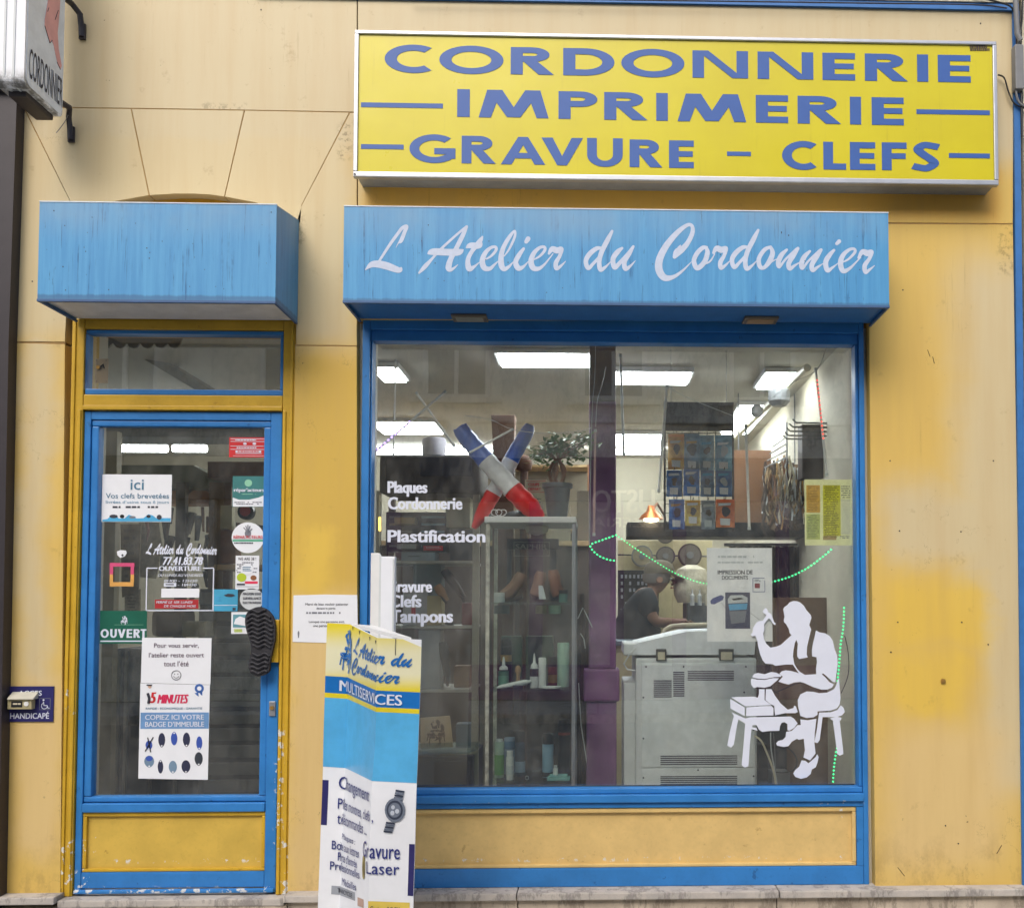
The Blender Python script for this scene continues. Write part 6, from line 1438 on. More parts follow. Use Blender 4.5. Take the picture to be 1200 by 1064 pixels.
def leg_(dy, dx): return [(Vector((pel.x+dx, yw+dy, pel.z-.08)), .085), (Vector((pel.x+dx+.03, yw+dy, FZ+.48)), .062), (Vector((pel.x+dx-.01, yw+dy, FZ+.10)), .042), (Vector((pel.x+dx+.12, yw+dy, FZ+.035)), (.035, .03))]
def arm_(y): return [(J(755, 702, y), .042), (J(768, 729, y), .042), (J(795, 730, y), .032), (J(806, 729, y), (.036, .018))]
jo = [(pel, .13), (J(745, 735, yw), (.125, .14)), (ch, (.10, .13)), (nk, .055), (hd_, (.082, .09)), (J(774, 671, yw), (.07, .078))]
ed = [(0, 1), (1, 2), (2, 3), (3, 4), (4, 5)]
for y in (yw-.19, yw+.19): a_ = arm_(y); b0 = len(jo); jo += a_; ed += [(2, b0), (b0, b0+1), (b0+1, b0+2), (b0+2, b0+3)]
for dy in (-.10, .10): l_ = leg_(dy, 0); b0 = len(jo); jo += l_; ed += [(0, b0), (b0, b0+1), (b0+1, b0+2), (b0+2, b0+3)]
bo = skinned('body', jo, ed, sk, pe)
# fingers on both hands
for y in (yw-.19, yw+.19):
    h = J(806, 729, y)
    for k in range(5):
        o_ = Vector((.03, (k-2)*.014, -.002)) if k else Vector((.0, -.03, .0)); L = (.035, .05, .055, .05, .04)[k]
        d_ = Vector((.8, (k-2)*.08, -.55)).normalized() if k else Vector((.7, -.5, -.4)).normalized()
        MB().tube([h+o_-d_*.02, h+o_+d_*L*.5, h+o_+d_*L+Vector((0, 0, -.012))], .0085, 7, [1, .95, .75]).build('finger', sk, pe, smooth=True)
sh = C_('dark_shirt', 40, 44, 50, rough=.8)
js = [(j[0], tuple(v+.05 for v in (j[1] if isinstance(j[1], tuple) else (j[1], j[1])))) for j in jo[:3]]+[(J(759, 698, yw), (.075, .085))]; es = [(0, 1), (1, 2), (2, 3)]
for y in (yw-.19, yw+.19): b0 = len(js); js += [(J(754, 700, y), (.088, .088)), (J(766, 724, y), (.070, .070))]; es += [(2, b0), (b0, b0+1)]
skinned('shirt', js, es, sh, pe)
jt = [(pel, (.145, .15))]; et = []
for dy in (-.10, .10): l_ = leg_(dy, 0); b0 = len(jt); jt += [(l_[0][0], (.10, .10)), (l_[1][0], (.078, .078)), (l_[2][0], (.06, .06))]; et += [(0, b0), (b0, b0+1), (b0+1, b0+2)]
skinned('trousers', jt, et, C_('dark_trousers', 36, 38, 46, rough=.8), pe)
hx, hz = hd_.x+.01, hd_.z+.04
cap_m = C_('khaki_cap', 92, 84, 66, rough=.8)
MB().lathe(hx, yw, [(.105, hz), (.108, hz+.03), (.09, hz+.07), (.05, hz+.092), (.01, hz+.098)], 20).build('cap', cap_m, pe, smooth=True)
MB().prism([(hx+.07, hz+.012), (hx+.17, hz-.035), (hx+.168, hz-.045), (hx+.07, hz-.002)], yw-.06, yw+.06).build('cap_peak', cap_m, pe)
MB().tube([(hx+.075, yw, hz-.02), (hx+.108, yw, hz-.065), (hx+.082, yw, hz-.075)], .014, 7, [.6, 1.1, .7]).build('nose', sk, pe, smooth=True)
for s_ in (-1, 1):
    MB().lathe(hx-.005, 0, [(.012, yw+s_*.082), (.024, yw+s_*.092), (.020, yw+s_*.098)], 12, 'y', hz-.045).build('ear', sk, pe, smooth=True)
    MB().lathe(hx+.078, yw+s_*.032, [(.002, hz-.045), (.011, hz-.038), (.011, hz-.030), (.002, hz-.024)], 10).build('eye', M['whitep'], pe, smooth=True)
MB().tube([(hx+.082, yw-.025, hz-.098), (hx+.092, yw, hz-.097), (hx+.082, yw+.025, hz-.098)], .006, 6).build('mouth', C_('lip', 150, 90, 80), pe)
MB().lathe(hx-.02, yw, [(.088, hz-.065), (.098, hz-.03), (.100, hz-.002)], 18).build('hair', C_('grey_hair', 110, 104, 98, rough=.8), pe, smooth=True)

# glass cabinet
ycb = .30
cb0 = thing('glass_cabinet', 'tall narrow glass display cabinet with a white top, full of shoe care', 'cabinet', (P(622, 900, ycb)[0], ycb, FZ))
x0, x1, z0, z1 = PR(568, 605.5, 675, 612.5, ycb); dpt = .36
MB().box(x0, x1, ycb-.01, ycb+dpt+.01, z0, z1, .004).build('top', M['whitep'], cb0)
MB().box(x0+.01, x1-.01, ycb, ycb+dpt, FZ, FZ+.08, .004).build('plinth', M['grey'], cb0)
xi0, xi1 = x0+.016, x1-.010
for X in (xi0, xi1):
    for Y in (ycb+.006, ycb+dpt-.006): MB().box(X-.009, X+.009, Y-.006, Y+.006, FZ+.081, z0-.001, .002).build('post', M['alu'] if X == xi1 else mat('worn_white_post', srgb(190, 188, 176), .5, var=.3, scale=30), cb0)
zsh = [P(620, v, ycb+.1)[1] for v in (706, 806, 912)]
shg = clear_mat('shelf_glass', .25, (.86, .94, .91))
for z in zsh: MB().box(xi0+.01, xi1-.01, ycb+.014, ycb+dpt-.014, z-.008, z, .001).build('shelf', shg, cb0)
MB().box(xi0+.010, xi1-.010, ycb+.001, ycb+.005, FZ+.082, z0-.002).build('front_pane', M['clear'], cb0)
for X in (xi0-.0, xi1+.0): MB().box(X-.002, X+.002, ycb+.013, ycb+dpt-.013, FZ+.082, z0-.002).build('side_pane', M['clear'], cb0)
MB().box(xi0+.010, xi1-.010, ycb+dpt-.005, ycb+dpt-.001, FZ+.082, z0-.002).build('back_pane', M['clear'], cb0)
MB().lathe((x0+x1)/2+.02, ycb+.15, [(.01, z0-.05), (.05, z0-.035), (.06, z0-.01), (.05, z0-.001)], 18).build('ceiling_lamp', M['creamp'], cb0, smooth=True)
yi = ycb+.10
def item(name, label, px, py, w, h, prof, m, cat='bottle', z=None, cap=None, lab=None, y=yi):
    """standing round item: px, py foot centre; w, h in photo pixels; prof list of (radius factor, height factor)"""
    sc_ = 1/FPX*(DIST+y); X = P(px, py, y)[0]; Z = z if z is not None else P(px, py, y)[1]; r = w/2*sc_; H = h*sc_
    t = thing(name, label, cat, (X, y, Z))
    cf = cap[0] if cap else 1.0
    MB().lathe(X, y, [(r*a, Z+.0005+H*c) for a, c in prof if c <= cf+.001]+([(r, Z+H*cf)] if cap else []), 16).build('body', m, t, smooth=True)
    if cap: MB().lathe(X, y, [(r*a, Z+.001+H*c) for a, c in cap[2]], 14).build('cap', cap[1], t, smooth=True)
    if lab: MB().lathe(X, y, [(r*1.02, Z+H*lab[0]), (r*1.02, Z+H*lab[1])], 16).build('label', lab[2], t)
    return t
CYL = [(.94, 0), (1, .02), (1, .98), (.9, 1.0)]
z1s, z2s = zsh[1]+.0005, zsh[2]+.0005
noz = [(.85, .58), (.8, .66), (.35, .72), (.3, .84), (.12, 1.0)]
bcap = [(1, .80), (1, .98), (.85, 1.0)]
mint = C_('mint_label', 96, 150, 128)
item('spray_bottle', 'white pointed dispenser bottle with green label, on the middle cabinet shelf at left', 590, 803, 12, 36, CYL[:3], C_('green_bottle', 70, 120, 98), z=z1s, cap=(.55, M['whitep'], noz), lab=(.08, .40, mint))
item('polish_bottle', 'black bottle with a gold band behind the white dispenser in the cabinet', 593, 800, 13, 54, CYL, M['black'], z=z1s, cap=(.84, M['black'], [(1, .84), (.9, .96), (.6, 1)]), lab=(.52, .66, M['brass']), y=yi+.14)
item('dispenser_bottle', 'white pointed dispenser bottle at the centre of the middle cabinet shelf', 626, 804, 10, 40, CYL[:3], M['whitep'], z=z1s, cap=(.58, M['whitep'], noz), lab=(.34, .56, M['dark']))
item('white_tube', 'plain white cylinder beside the centre dispenser bottle', 635.5, 804, 9, 35, CYL, M['whitep'], z=z1s)
item('red_tin', 'dark red and black tin on the middle cabinet shelf', 648, 797, 12, 34, CYL, C_('dark_red_tin', 120, 50, 42), z=z1s, cap=(.66, M['black'], [(1, .66), (1, 1)]), lab=(.12, .4, M['brass']), y=yi+.10)
item('spray_can', 'tall pale green spray can at the right of the middle cabinet shelf', 660, 797, 14, 51, CYL, C_('pale_green_can', 150, 184, 168), z=z1s, y=yi+.06)
item('stamp', 'small wooden handled stamp on the middle cabinet shelf', 607, 806, 14, 26, [(1, 0), (1, .2), (.35, .26), (.3, .62), (.5, .74), (.42, .92), (.15, 1)], M['woodl'], 'stamp', z=z1s)
tt = thing('cream_tube', 'white tube of cream lying across the middle cabinet shelf', 'tube', tuple(P3(600, 804, yi-.04)))
a_, c_ = P3(582, 804, yi-.05), P3(618, 796, yi-.02); a_.z = z1s+.006; c_.z = z1s+.030; MB().tube([a_, a_.lerp(c_, .15), a_.lerp(c_, .9), c_], .013, 10, [.3, .8, 1.1, .9]).build('tube', M['whitep'], tt, smooth=True); MB().tube([c_, c_+(c_-a_).normalized()*.018], .008, 8).build('cap', M['lgrey'], tt)
tt = thing('white_dish', 'flat white dish lying on the middle cabinet shelf at right', 'dish', tuple(P3(646, 806, yi-.03))); X = P(646, 806, yi-.04)[0]; MB().lathe(X, yi-.04, [(.03, z1s), (.047, z1s+.004), (.047, z1s+.010), (.035, z1s+.006)], 20).build('dish', M['whitep'], tt, smooth=True)
item('shampoo_can', 'white can with green swirls at the left of the bottom cabinet shelf', 585, 909, 11, 44, CYL, C_('white_green_can', 176, 200, 180), z=z2s, cap=(.93, M['lgrey'], [(.8, .93), (.7, 1)]), lab=(.08, .6, C_('leaf_green_print', 104, 164, 84)), y=yi+.03)
item('bright_can', 'can with a blue and red pattern behind the small white bottle', 597, 906, 13, 42, CYL, C_('blue_red_can', 130, 150, 178), z=z2s, lab=(.70, .92, C_('blue_red_can_top', 60, 110, 150)), y=yi+.12)
item('small_white_bottle', 'small white bottle with fine print at the front of the bottom shelf', 597.5, 911, 9, 33, CYL, M['whitep'], z=z2s, cap=(.80, M['whitep'], [(.8, .80), (.8, 1)]), lab=(.2, .5, M['lgrey']), y=yi-.03)
item('dark_can', 'dark blue spray can with black lid and pale label', 609.5, 906, 12, 52, CYL, C_('slate_can', 62, 72, 88), z=z2s, cap=(.76, M['black'], bcap[:0]+[(1.0, .76), (1.0, .98), (.8, 1)]), lab=(.1, .34, C_('pale_blue_label', 140, 160, 180)), y=yi+.06)
item('blue_can', 'light blue spray can with black lid on the bottom cabinet shelf', 642, 907, 13, 50, CYL, C_('light_blue_can', 128, 164, 190), z=z2s, cap=(.76, M['black'], [(1.0, .76), (1.0, .98), (.8, 1)]), lab=(.02, .12, M['dark']), y=yi+.04)
item('black_can', 'tall black spray can at the right of the bottom cabinet shelf', 661, 905, 14, 64, CYL, M['black'], z=z2s, cap=(.78, M['dark'], [(1.0, .78), (1.0, .98), (.8, 1)]), lab=(.72, .77, C_('dark_red_tin', 120, 50, 42)), y=yi+.10)
tt = thing('cloth_pad', 'folded pale turquoise cloth on the bottom cabinet shelf', 'cloth', tuple(P3(655, 912, yi-.03))); x0_, x1_, _, _ = PR(641, 905, 668, 911, yi-.05)
MB().box(x0_, x1_, yi-.07, yi+.01, z2s, z2s+.012, .005).build('lower_fold', C_('turquoise_cloth', 120, 176, 174), tt); MB().box(x0_+.01, x1_-.012, yi-.066, yi+.004, z2s+.0125, z2s+.022, .005).build('upper_fold', C_('turquoise_cloth', 120, 176, 174), tt)
tt = thing('buckle', 'small metal buckle lying on the bottom cabinet shelf', 'buckle', tuple(P3(618, 911, yi-.05)))
for k in range(3): X = P(613+k*4.6, 909, yi-.05)[0]; MB().tube([(X+.009*math.cos(R(a)), yi-.05, z2s+.012+.009*math.sin(R(a))) for a in range(0, 361, 45)], .0028, 5).build('ring', M['alu' if k % 2 else 'dark'], tt)
# show card with lettering and lasts on the upper shelf
tt = thing('show_card', 'dark show card frame with a pale printed name in the upper part of the cabinet', 'display card', tuple(P3(628, 700, ycb+.2)))
ysc = ycb+.2; MB().pbox(594, 631, 655, 643.5, ysc, ysc+.02, .002).build('top_board', C_('dark_slate_card', 64, 68, 74), tt)
for a, c in ((594, 599), (644, 652)): MB().pbox(a, 644, c, 704, ysc, ysc+.015, .002).build('side_leg', C_('dark_slate_card', 64, 68, 74), tt)
ptext('SAPHIR', 604, 637.5, 641, 643.5, ysc-.001, C_('pale_gold_print', 176, 176, 160), tt, fat=.1)
b = MB()
for q in ((602, 635, 644, 635.5), (602, 651, 644, 651.6)): b.pbox(*q, ysc-.002, ysc-.001)
for q in ((602, 635.5, 602.6, 651), (643.4, 635.5, 644, 651)): b.pbox(*q, ysc-.002, ysc-.001)
b.build('card_border', C_('pale_gold_print', 176, 176, 160), tt)
def shoe(label, a, c, m, y, s_=1, h=.06, par=None):
    A, B = P3(*a, y), P3(*c, y); t = thing('wooden_last', label, 'shoe', tuple(A))
    d = B-A; b = MB(); up = Vector((0, 0, 1))
    b.tube([A+up*h*.9, A+d*.12+up*h*.7, A+d*.35+up*h*.5, A+d*.62+up*h*.3, A+d*.88+up*h*.22, B+up*h*.15], h*.26, 12, [.75, 1.0, .9, 1.0, .95, .4]); b.build('last', m, t, smooth=True)
    b = MB(); b.tube([A+up*.006, A+d*.5+up*.006, B+up*.006], .016, 8, [.8, 1, .6]); b.build('sole', M['leather'], t, smooth=True)
wl1 = C_('pinkish_wood', 158, 120, 100)
shoe('brown wooden shoe last on the upper cabinet shelf at left', (612, 700), (588, 706), C_('tan_wood_last', 140, 104, 84), ycb+.12, 1, .13)
shoe('pinkish wooden shoe last behind the small white card', (634, 696), (626, 705), wl1, ycb+.10, 1, .12)
shoe('reddish wooden shoe last on the upper cabinet shelf at right', (648, 694), (655, 705), C_('red_wood_last', 150, 96, 76), ycb+.12, 1, .12)
tt = thing('price_card', 'small white card leaning in front of the lasts', 'card', tuple(P3(633, 702, ycb+.06))); MB().pprism([(631, 686), (636, 686), (640, 702), (631.5, 702)], ycb+.05, ycb+.052).build('card', M['white'], tt)
for x, w, lab in ((588, 18, 'low tin under the upper cabinet shelf at left'), (634, 13, 'round yellowish tin hanging under the upper shelf'), (650, 14, 'pale green box under the upper cabinet shelf')):
    item('shoe_cream_tin', lab, x, 722, w, 10, CYL, C_('tin_%d' % x, *((96, 110, 110), (160, 156, 120), (150, 176, 158))[[588, 634, 650].index(x)]), 'tin', z=zsh[0]-.055, y=yi+.04)
for x, w in ((595, 24), (628, 32)):
    tt, _ = ibox('tall_carton', 'dim green carton standing on the middle shelf behind the bottles, %s' % ('left' if x == 595 else 'right'), 'box', x-w/2+4, 745, x+w/2+4, 806, ycb+.26, .06, C_('dim_green_carton', 88, 104, 92), z0=z1s)

# on top of the cabinet
ztp = P(620, 605.5, ycb)[1]
def inflatable(label, pts, yb_, grp='tricolour inflatable sticks'):
    """long inflated stick: blue end, white middle, red end"""
    t = thing('inflatable_stick', label, 'inflatable', tuple(P3(*pts[-1][:2], yb_)), grp)
    path = [P3(x, y_, yb_) for x, y_, w in pts]; rr = [w/2*1.12/FPX*(DIST+yb_) for _, _, w in pts]
    cum = [0]
    for a_, b_ in zip(path[:-1], path[1:]): cum.append(cum[-1]+(b_-a_).length)
    def at(s):
        s = max(0, min(1, s))*cum[-1]
        for i in range(len(path)-1):
            if s <= cum[i+1]+1e-9:
                f = (s-cum[i])/(cum[i+1]-cum[i]); return path[i].lerp(path[i+1], f), rr[i]+(rr[i+1]-rr[i])*f
        return path[-1], rr[-1]
    for nm, s0, s1, m in (('blue_end', 0, .34, C_('inflated_blue', 52, 98, 196, rough=.3, bs=.4, bd=.004, scale=26)), ('white_middle', .341, .66, C_('inflated_white', 240, 240, 242, rough=.3, bs=.4, bd=.004, scale=26)), ('red_end', .661, 1, C_('inflated_red', 226, 40, 40, rough=.3, bs=.4, bd=.004, scale=26))):
        P_ = [at(s0+(s1-s0)*k/10) for k in range(11)]
        MB().tube([p for p, r in P_], 1, 16, [max(.002, r*(1+.05*math.sin(k*2.1))) for k, (p, r) in enumerate(P_)]).build(nm, m, t, smooth=True)
    return t
t = inflatable('red, white and blue inflatable stick leaning left, in front of its twin', [(538, 502, 14), (543, 508, 18), (562, 531, 20), (600, 573, 21), (621, 594, 22), (632, 603, 13), (637, 606, 5)], ycb+.04)
for k in range(4): MB().tube([P3(532.5+k*4.2, 504-k*2.4, ycb+.03), P3(536+k*4.4, 509-k*1.8, ycb+.025), P3(543+k*4, 518-k*1.2, ycb+.02)], .0105, 7, [.6, 1, .5]).build('fin', C_('inflated_blue', 44, 84, 168), t)
inflatable('red, white and blue inflatable stick leaning right, behind its twin', [(621, 498, 9), (618, 506, 15), (604, 530, 16), (585, 566, 17), (566, 600, 15), (558, 614, 9), (555, 619, 5)], ycb+.16)
t = thing('flat_hat', 'dark flat hat lying on the white cabinet top', 'cap', (P(612, 605, ycb+.1)[0], ycb+.1, ztp)); X = P(612, 605, ycb+.12)[0]
MB().lathe(X, ycb+.14, [(.09, ztp+.001), (.105, ztp+.010), (.085, ztp+.030), (.04, ztp+.042), (.01, ztp+.045)], 20).build('crown', M['black'], t, smooth=True); MB().tube([(X-.09, ycb+.08, ztp+.008), (X, ycb+.03, ztp+.006), (X+.09, ycb+.08, ztp+.008)], .008, 6).build('peak', M['black'], t, smooth=True)
t = thing('string_coil', 'coil of white cord on the left end of the cabinet top', 'cord', (P(581, 605, ycb)[0], ycb+.03, ztp))
MB().tube([P3(578+5*math.cos(a*.6)+a*.5, 601-4*math.sin(a*.6), ycb+.03+.002*a) for a in range(26)], .0022, 5).build('cord', M['whitep'], t, smooth=True)
# bonsai in grey pot
yb2 = ycb+.20; sc_ = (DIST+yb2)/FPX; X = P(653, 600, yb2)[0]
pt = thing('potted_plant', 'small leafy bonsai plant in a grey pot on the cabinet', 'plant', (X, yb2, ztp))
zr = P(653, 567, yb2)[1]; zt1 = ztp+.012
MB().lathe(X, yb2, [(13*sc_, ztp+.001), (15*sc_, zt1), (13*sc_, zt1+.002)], 24).build('saucer', M['lgrey'], pt, smooth=True)
MB().lathe(X, yb2, [(11.5*sc_, zt1+.001), (15.5*sc_, zr-.022), (18*sc_, zr-.020), (18*sc_, zr), (16*sc_, zr+.001), (15.5*sc_, zr-.01)], 28).build('pot', C_('grey_pot', 104, 112, 118, rough=.35), pt, smooth=True)
for k in range(5):
    a0 = k*1.3; base_ = Vector((X+.025*math.cos(a0), yb2+.02*math.sin(a0), zr-.01)); mid = Vector((X+.04*math.cos(a0+.8), yb2+.03*math.sin(a0+.8), zr+.06)); topp = Vector((X+.010*math.cos(a0), yb2, zr+.12))
    MB().tube([Vector(q) for q in crom([tuple(base_), tuple(mid), tuple(topp)], 5)], .009, 7).build('stem', M['wood'], pt, smooth=True)
fol = MB(); rl = random.Random(21); tops = []
for k in range(16):
    px_, py_ = rl.choice([(630, 520), (640, 513), (650, 520), (660, 514), (670, 522), (634, 530), (645, 508), (668, 530), (676, 533), (628, 514), (655, 528), (640, 538), (684, 516)]); px_ += rl.uniform(-5, 5); py_ += rl.uniform(-5, 4)
    e = P3(px_, py_, yb2+rl.uniform(-.09, .09)); tops.append(e)
    MB().tube([Vector((X, yb2, zr+.11)), Vector((X, yb2, zr+.11)).lerp(e, .5)+Vector((0, 0, .02)), e], .003, 5).build('twig', M['wood'], pt)
for e in tops:
    for k in range(30):
        c0 = e+Vector((rl.gauss(0, .028), rl.gauss(0, .028), rl.gauss(0, .02))); L, w_ = rl.uniform(.022, .040), rl.uniform(.009, .014)
        d = Vector((rl.uniform(-1, 1), rl.uniform(-1, 1), rl.uniform(-.9, .3))).normalized(); s_ = d.cross(Vector((0, 0, 1)))
        s_ = s_.normalized() if s_.length > .05 else Vector((1, 0, 0))
        fol.pts([c0, c0+d*L*.45+s_*w_, c0+d*L, c0+d*L*.45-s_*w_], [(0, 1, 2), (0, 2, 3)])
o = fol.build('leaves', C_('leaf_green', 84, 122, 62, rough=.5, var=.3), pt); o['kind'] = 'stuff'
# wooden figure behind
t = thing('wooden_post_figure', 'brown wooden post with a rounded knob standing behind the inflatable sticks', 'ornament', (P(590, 605, .9)[0], .9, FZ))
x0, x1, z0, z1 = PR(575, 486, 602, 600, .9)
MB().prism([(x0+.012, z0-1.1), (x1, z0-1.1), (x1, P(600, 530, .9)[1]), (x1+.005, z1), (x0, z1), (x0+.01, P(578, 520, .9)[1])], .9, 1.0, bev=.006).build('post', C_('dark_brown_wood', 96, 62, 42), t)
X, Z = P(614, 543, .95); MB().lathe(X, .95, [(.01, Z-.05), (.04, Z-.035), (.048, Z), (.036, Z+.035), (.01, Z+.045)], 16).build('knob', C_('dark_brown_wood', 96, 62, 42), t, smooth=True)
MB().tube([(X, .95, Z-.04), (X, .96, FZ)], .02, 8).build('leg', C_('dark_brown_wood', 96, 62, 42), t)
t = thing('departures_sign', 'small cream card with red capitals hanging behind the plant', 'card', tuple(P3(630, 590, .75))); MB().pbox(615, 562, 641, 602, .75, .755, .001).build('card', C_('dull_cream_card', 176, 170, 142), t)
ptext('COUPS', 619, 566, 632, 569.5, .749, M['red'], t, fat=.1); ptext('DEPART', 619, 571.5, 634, 575, .749, M['red'], t, fat=.1)
b = MB()
for q in ((616.5, 563.5, 639, 564), (616.5, 576.5, 639, 577)): b.pbox(*q, .749, .7499)
b.build('card_border', M['red'], t); ptext('2 C', 620, 584, 634, 589, .749, M['ink'], t)

# left shelving and machine
ys = .82
sv = thing('display_shelving', 'grey metal shelving with four shelves at the left of the window', 'shelving', (P(500, 900, ys)[0], ys, FZ))
x0, x1, _, _ = PR(440, 700, 557, 800, ys)
for X in (x0, x1): MB().box(X-.018, X+.018, ys, ys+.03, FZ, P(500, 575, ys)[1], .002).build('upright', C_('shelf_metal', 150, 148, 134), sv)
for X in (x0, x1): MB().box(X-.018, X+.018, ys+.36, ys+.39, FZ, P(500, 575, ys)[1], .002).build('upright', C_('shelf_metal', 150, 148, 134), sv)
zz4 = [P(500, v, ys)[1] for v in (657, 733, 808, 882)]
for z in zz4: MB().box(x0+.019, x1-.019, ys, ys+.39, z-.014, z, .002).build('shelf', C_('shelf_board', 158, 158, 148), sv)
t, _ = ibox('black_machine', 'large black machine case on top of the left shelving', 'machine', 444, 533, 562, 578, ys-.05, .4, C_('black_case', 46, 42, 44), bev=.02)
x0_, x1_, z0_, z1_ = PR(492, 531, 553, 560, ys-.056); MB().box(x0_, x1_, ys-.058, ys-.0505, z0_+.01, z1_-.02, .004).build('front_panel', C_('navy_case', 34, 38, 56), t)
t2 = thing('paper_roll', 'white paper roll standing on top of the black machine', 'roll', tuple(P3(505, 531, ys))); X = P(505, 520, ys)[0]; za, zb = P(505, 531.5, ys)[1], P(505, 510, ys)[1]
MB().lathe(X, ys+.1, [(.062, za+.001), (.064, zb-.01), (.058, zb), (.02, zb), (.02, zb-.004)], 24).build('roll', C_('lilac_white_paper', 206, 202, 214), t2, smooth=True)
gb = (('cream', (182, 172, 138)), ('grey', (130, 134, 136)), ('dark', (56, 56, 62)), ('light blue', (130, 160, 178)), ('mustard', (168, 146, 96)))
specs = [(446, 585, 458, 608, 0, .9), (460, 604, 489, 611, 1, .8), (462, 614, 486, 624, 4, .8), (492, 600, 517, 607, 3, .8), (492, 612, 518, 622, 3, .8), (523, 590, 550, 617, 0, .95), (448, 612, 458, 634, 0, .9), (520, 620, 552, 655, 2, .9)]
for k, (a, c, d, e, g, yy) in enumerate(specs):
    if k in (5,): pass
sbx = [('flat pale blue box at the foot of the dark drawers, marked with a dash', (470, 647, 510, 657), (142, 160, 172)), ('dark drawer block behind the word Plastification', (452, 600, 524, 646), (52, 50, 56)), ('square cream board at the top right of the left shelving', (522, 580, 551, 618), (160, 158, 130)), ('dark case right of the drawer block', (527, 620, 556, 656), (58, 58, 64)),
       ('white box with a small red mark on the second shelf', (472, 690, 501, 731), (176, 176, 180)), ('pale blue box at the back of the second shelf', (484, 661, 517, 690), (136, 152, 156)), ('cream carton piece on the second shelf', (500, 698, 517, 716), (178, 166, 128)), ('pale upright box on the third shelf', (490, 738, 516, 806), (150, 156, 158))]
zone = {0: 0, 1: 0, 3: 0, 4: 1, 6: 1, 7: 2}
for k, (lab, (a, c, d, e), rgb) in enumerate(sbx):
    z0_ = zz4[zone[k]]+.001 if k in zone and k not in (2,) else None
    if k == 1: z0_ = None
    if k == 5: z0_ = zz4[1]+.001
    t, q = ibox('shelf_box', lab, 'box', a, c, d, e, ys+(.05 if k not in (1, 3, 5, 2) else .14), .12, C_('box_colour_%d' % k, *rgb), z0=z0_, grp='boxes on the left shelving')
    if k == 1:
        for r in range(5):
            for cc, (rgb2) in enumerate(((120, 124, 126), (126, 156, 172))):
                xx0 = q[0]+.02+cc*(q[1]-q[0])*.52; zz0 = q[3]-.022-r*(q[3]-q[2])*.185
                if (r, cc) in ((0, 0), (3, 1), (1, 0)) and r: rgb2 = (150, 138, 96)
                MB().box(xx0, xx0+(q[1]-q[0])*.38, ys+.132, ys+.1395, zz0-.012, zz0, .001).build('drawer_label', C_('drawer_label_%d_%d' % (r, cc), *rgb2), t)
    if k == 0: prect(478, 651.5, 492, 652.2, ys+.047, M['ink'], t, 'mark')
    if k == 4: prect(482, 712, 487, 720, ys+.047, M['red'], t, 'red_mark')
t = thing('red_label_box', 'flat black box with a red and white label, on the dark drawers', 'box', tuple(P3(508, 647, ys+.08)), 'boxes on the left shelving'); MB().pbox(494, 637, 522, 646.5, ys+.08, ys+.2, .002).build('body', M['black'], t); prect(496, 639.5, 519, 645, ys+.079, M['red'], t, 'label'); scrib(499, 640.5, 517, 644, 2, ys+.078, M['vinyl'], t, 'label_print', .4, 3, 1)
t = thing('lit_candle_lamp', 'narrow warm glowing light at the left edge of the window', 'lamp', tuple(P3(445, 625, .5))); MB().tube([P3(445, 622, .5), P3(445, 606, .5)], .006, 8).build('glow_tube', emis('amber_glow', (1, .62, .12), 3), t); MB().tube([P3(445, 640, .5), P3(445, 580, .5)], .004, 6).build('stem', M['creamp'], t)
def shoe2(label, a, c, m, y):
    A, B = P3(*a, y), P3(*c, y); t = thing('shoe_on_shelf', label, 'shoe', tuple(A)); d = B-A
    MB().tube([A, A+d*.3, A+d*.7, B], .024, 10, [.9, 1.1, .8, .5]).build('upper', m, t, smooth=True); MB().tube([A+Vector((0, -.01, -.02)), B+Vector((0, -.01, -.016))], .008, 6).build('sole', M['leather'], t)
shoe2('light brown pointed shoe standing on its toe on the second shelf', (512, 686), (524, 704), C_('tan_leather', 150, 112, 72), ys+.02)
shoe2('black slanted shoe behind the tan one on the second shelf', (520, 668), (544, 700), M['leather'], ys+.08)
shoe2('dark upright shoe in clear film on the third shelf', (519, 752), (525, 800), M['black'], ys+.05)
t = thing('padlock', 'small brass and steel padlock at the front of the second shelf', 'padlock', tuple(P3(527, 731, ys))); X, Z = P(527, 728, ys+.01); MB().box(X-.02, X+.02, ys+.01, ys+.035, zz4[1]+.001, zz4[1]+.04, .005).build('case', M['dark'], t)
MB().tube([(X+.013*math.cos(R(a)), ys+.02, zz4[1]+.045+.02*math.sin(R(a))) for a in range(0, 181, 20)], .004, 6).build('shackle', M['alu'], t)
t = thing('engraved_plaque', 'small pale wooden plaque engraved with a cobbler, leaning on the lowest shelf', 'plaque', tuple(P3(511, 877, ys-.03)))
MB().pprism([(492.5, 841), (527, 838.5), (531, 875), (493, 878)], ys-.04, ys-.03).build('plaque', C_('pale_ply', 196, 174, 138), t); emblem(PR(500, 843, 522, 873, ys-.041), ys-.0412, C_('burnt_engraving', 112, 84, 62), t)
t = thing('glass_bowl', 'clear curved glass tray under the wooden plaque', 'tray', tuple(P3(515, 882, ys-.05))); MB().pprism([(480, 876), (556, 874), (560, 878), (548, 883), (480, 884)], ys-.2, ys-.045).build('tray', shg, t)
t, _ = ibox('low_cabinet', 'dark blue black cabinet under the left shelving', 'cabinet', 444, 886, 554, 930, ys-.06, .45, C_('midnight_cabinet', 36, 38, 52), z0=FZ)
MB().pbox(447, 892, 550, 925, ys-.068, ys-.0605, .003).build('door', C_('midnight_cabinet2', 42, 44, 60), t)
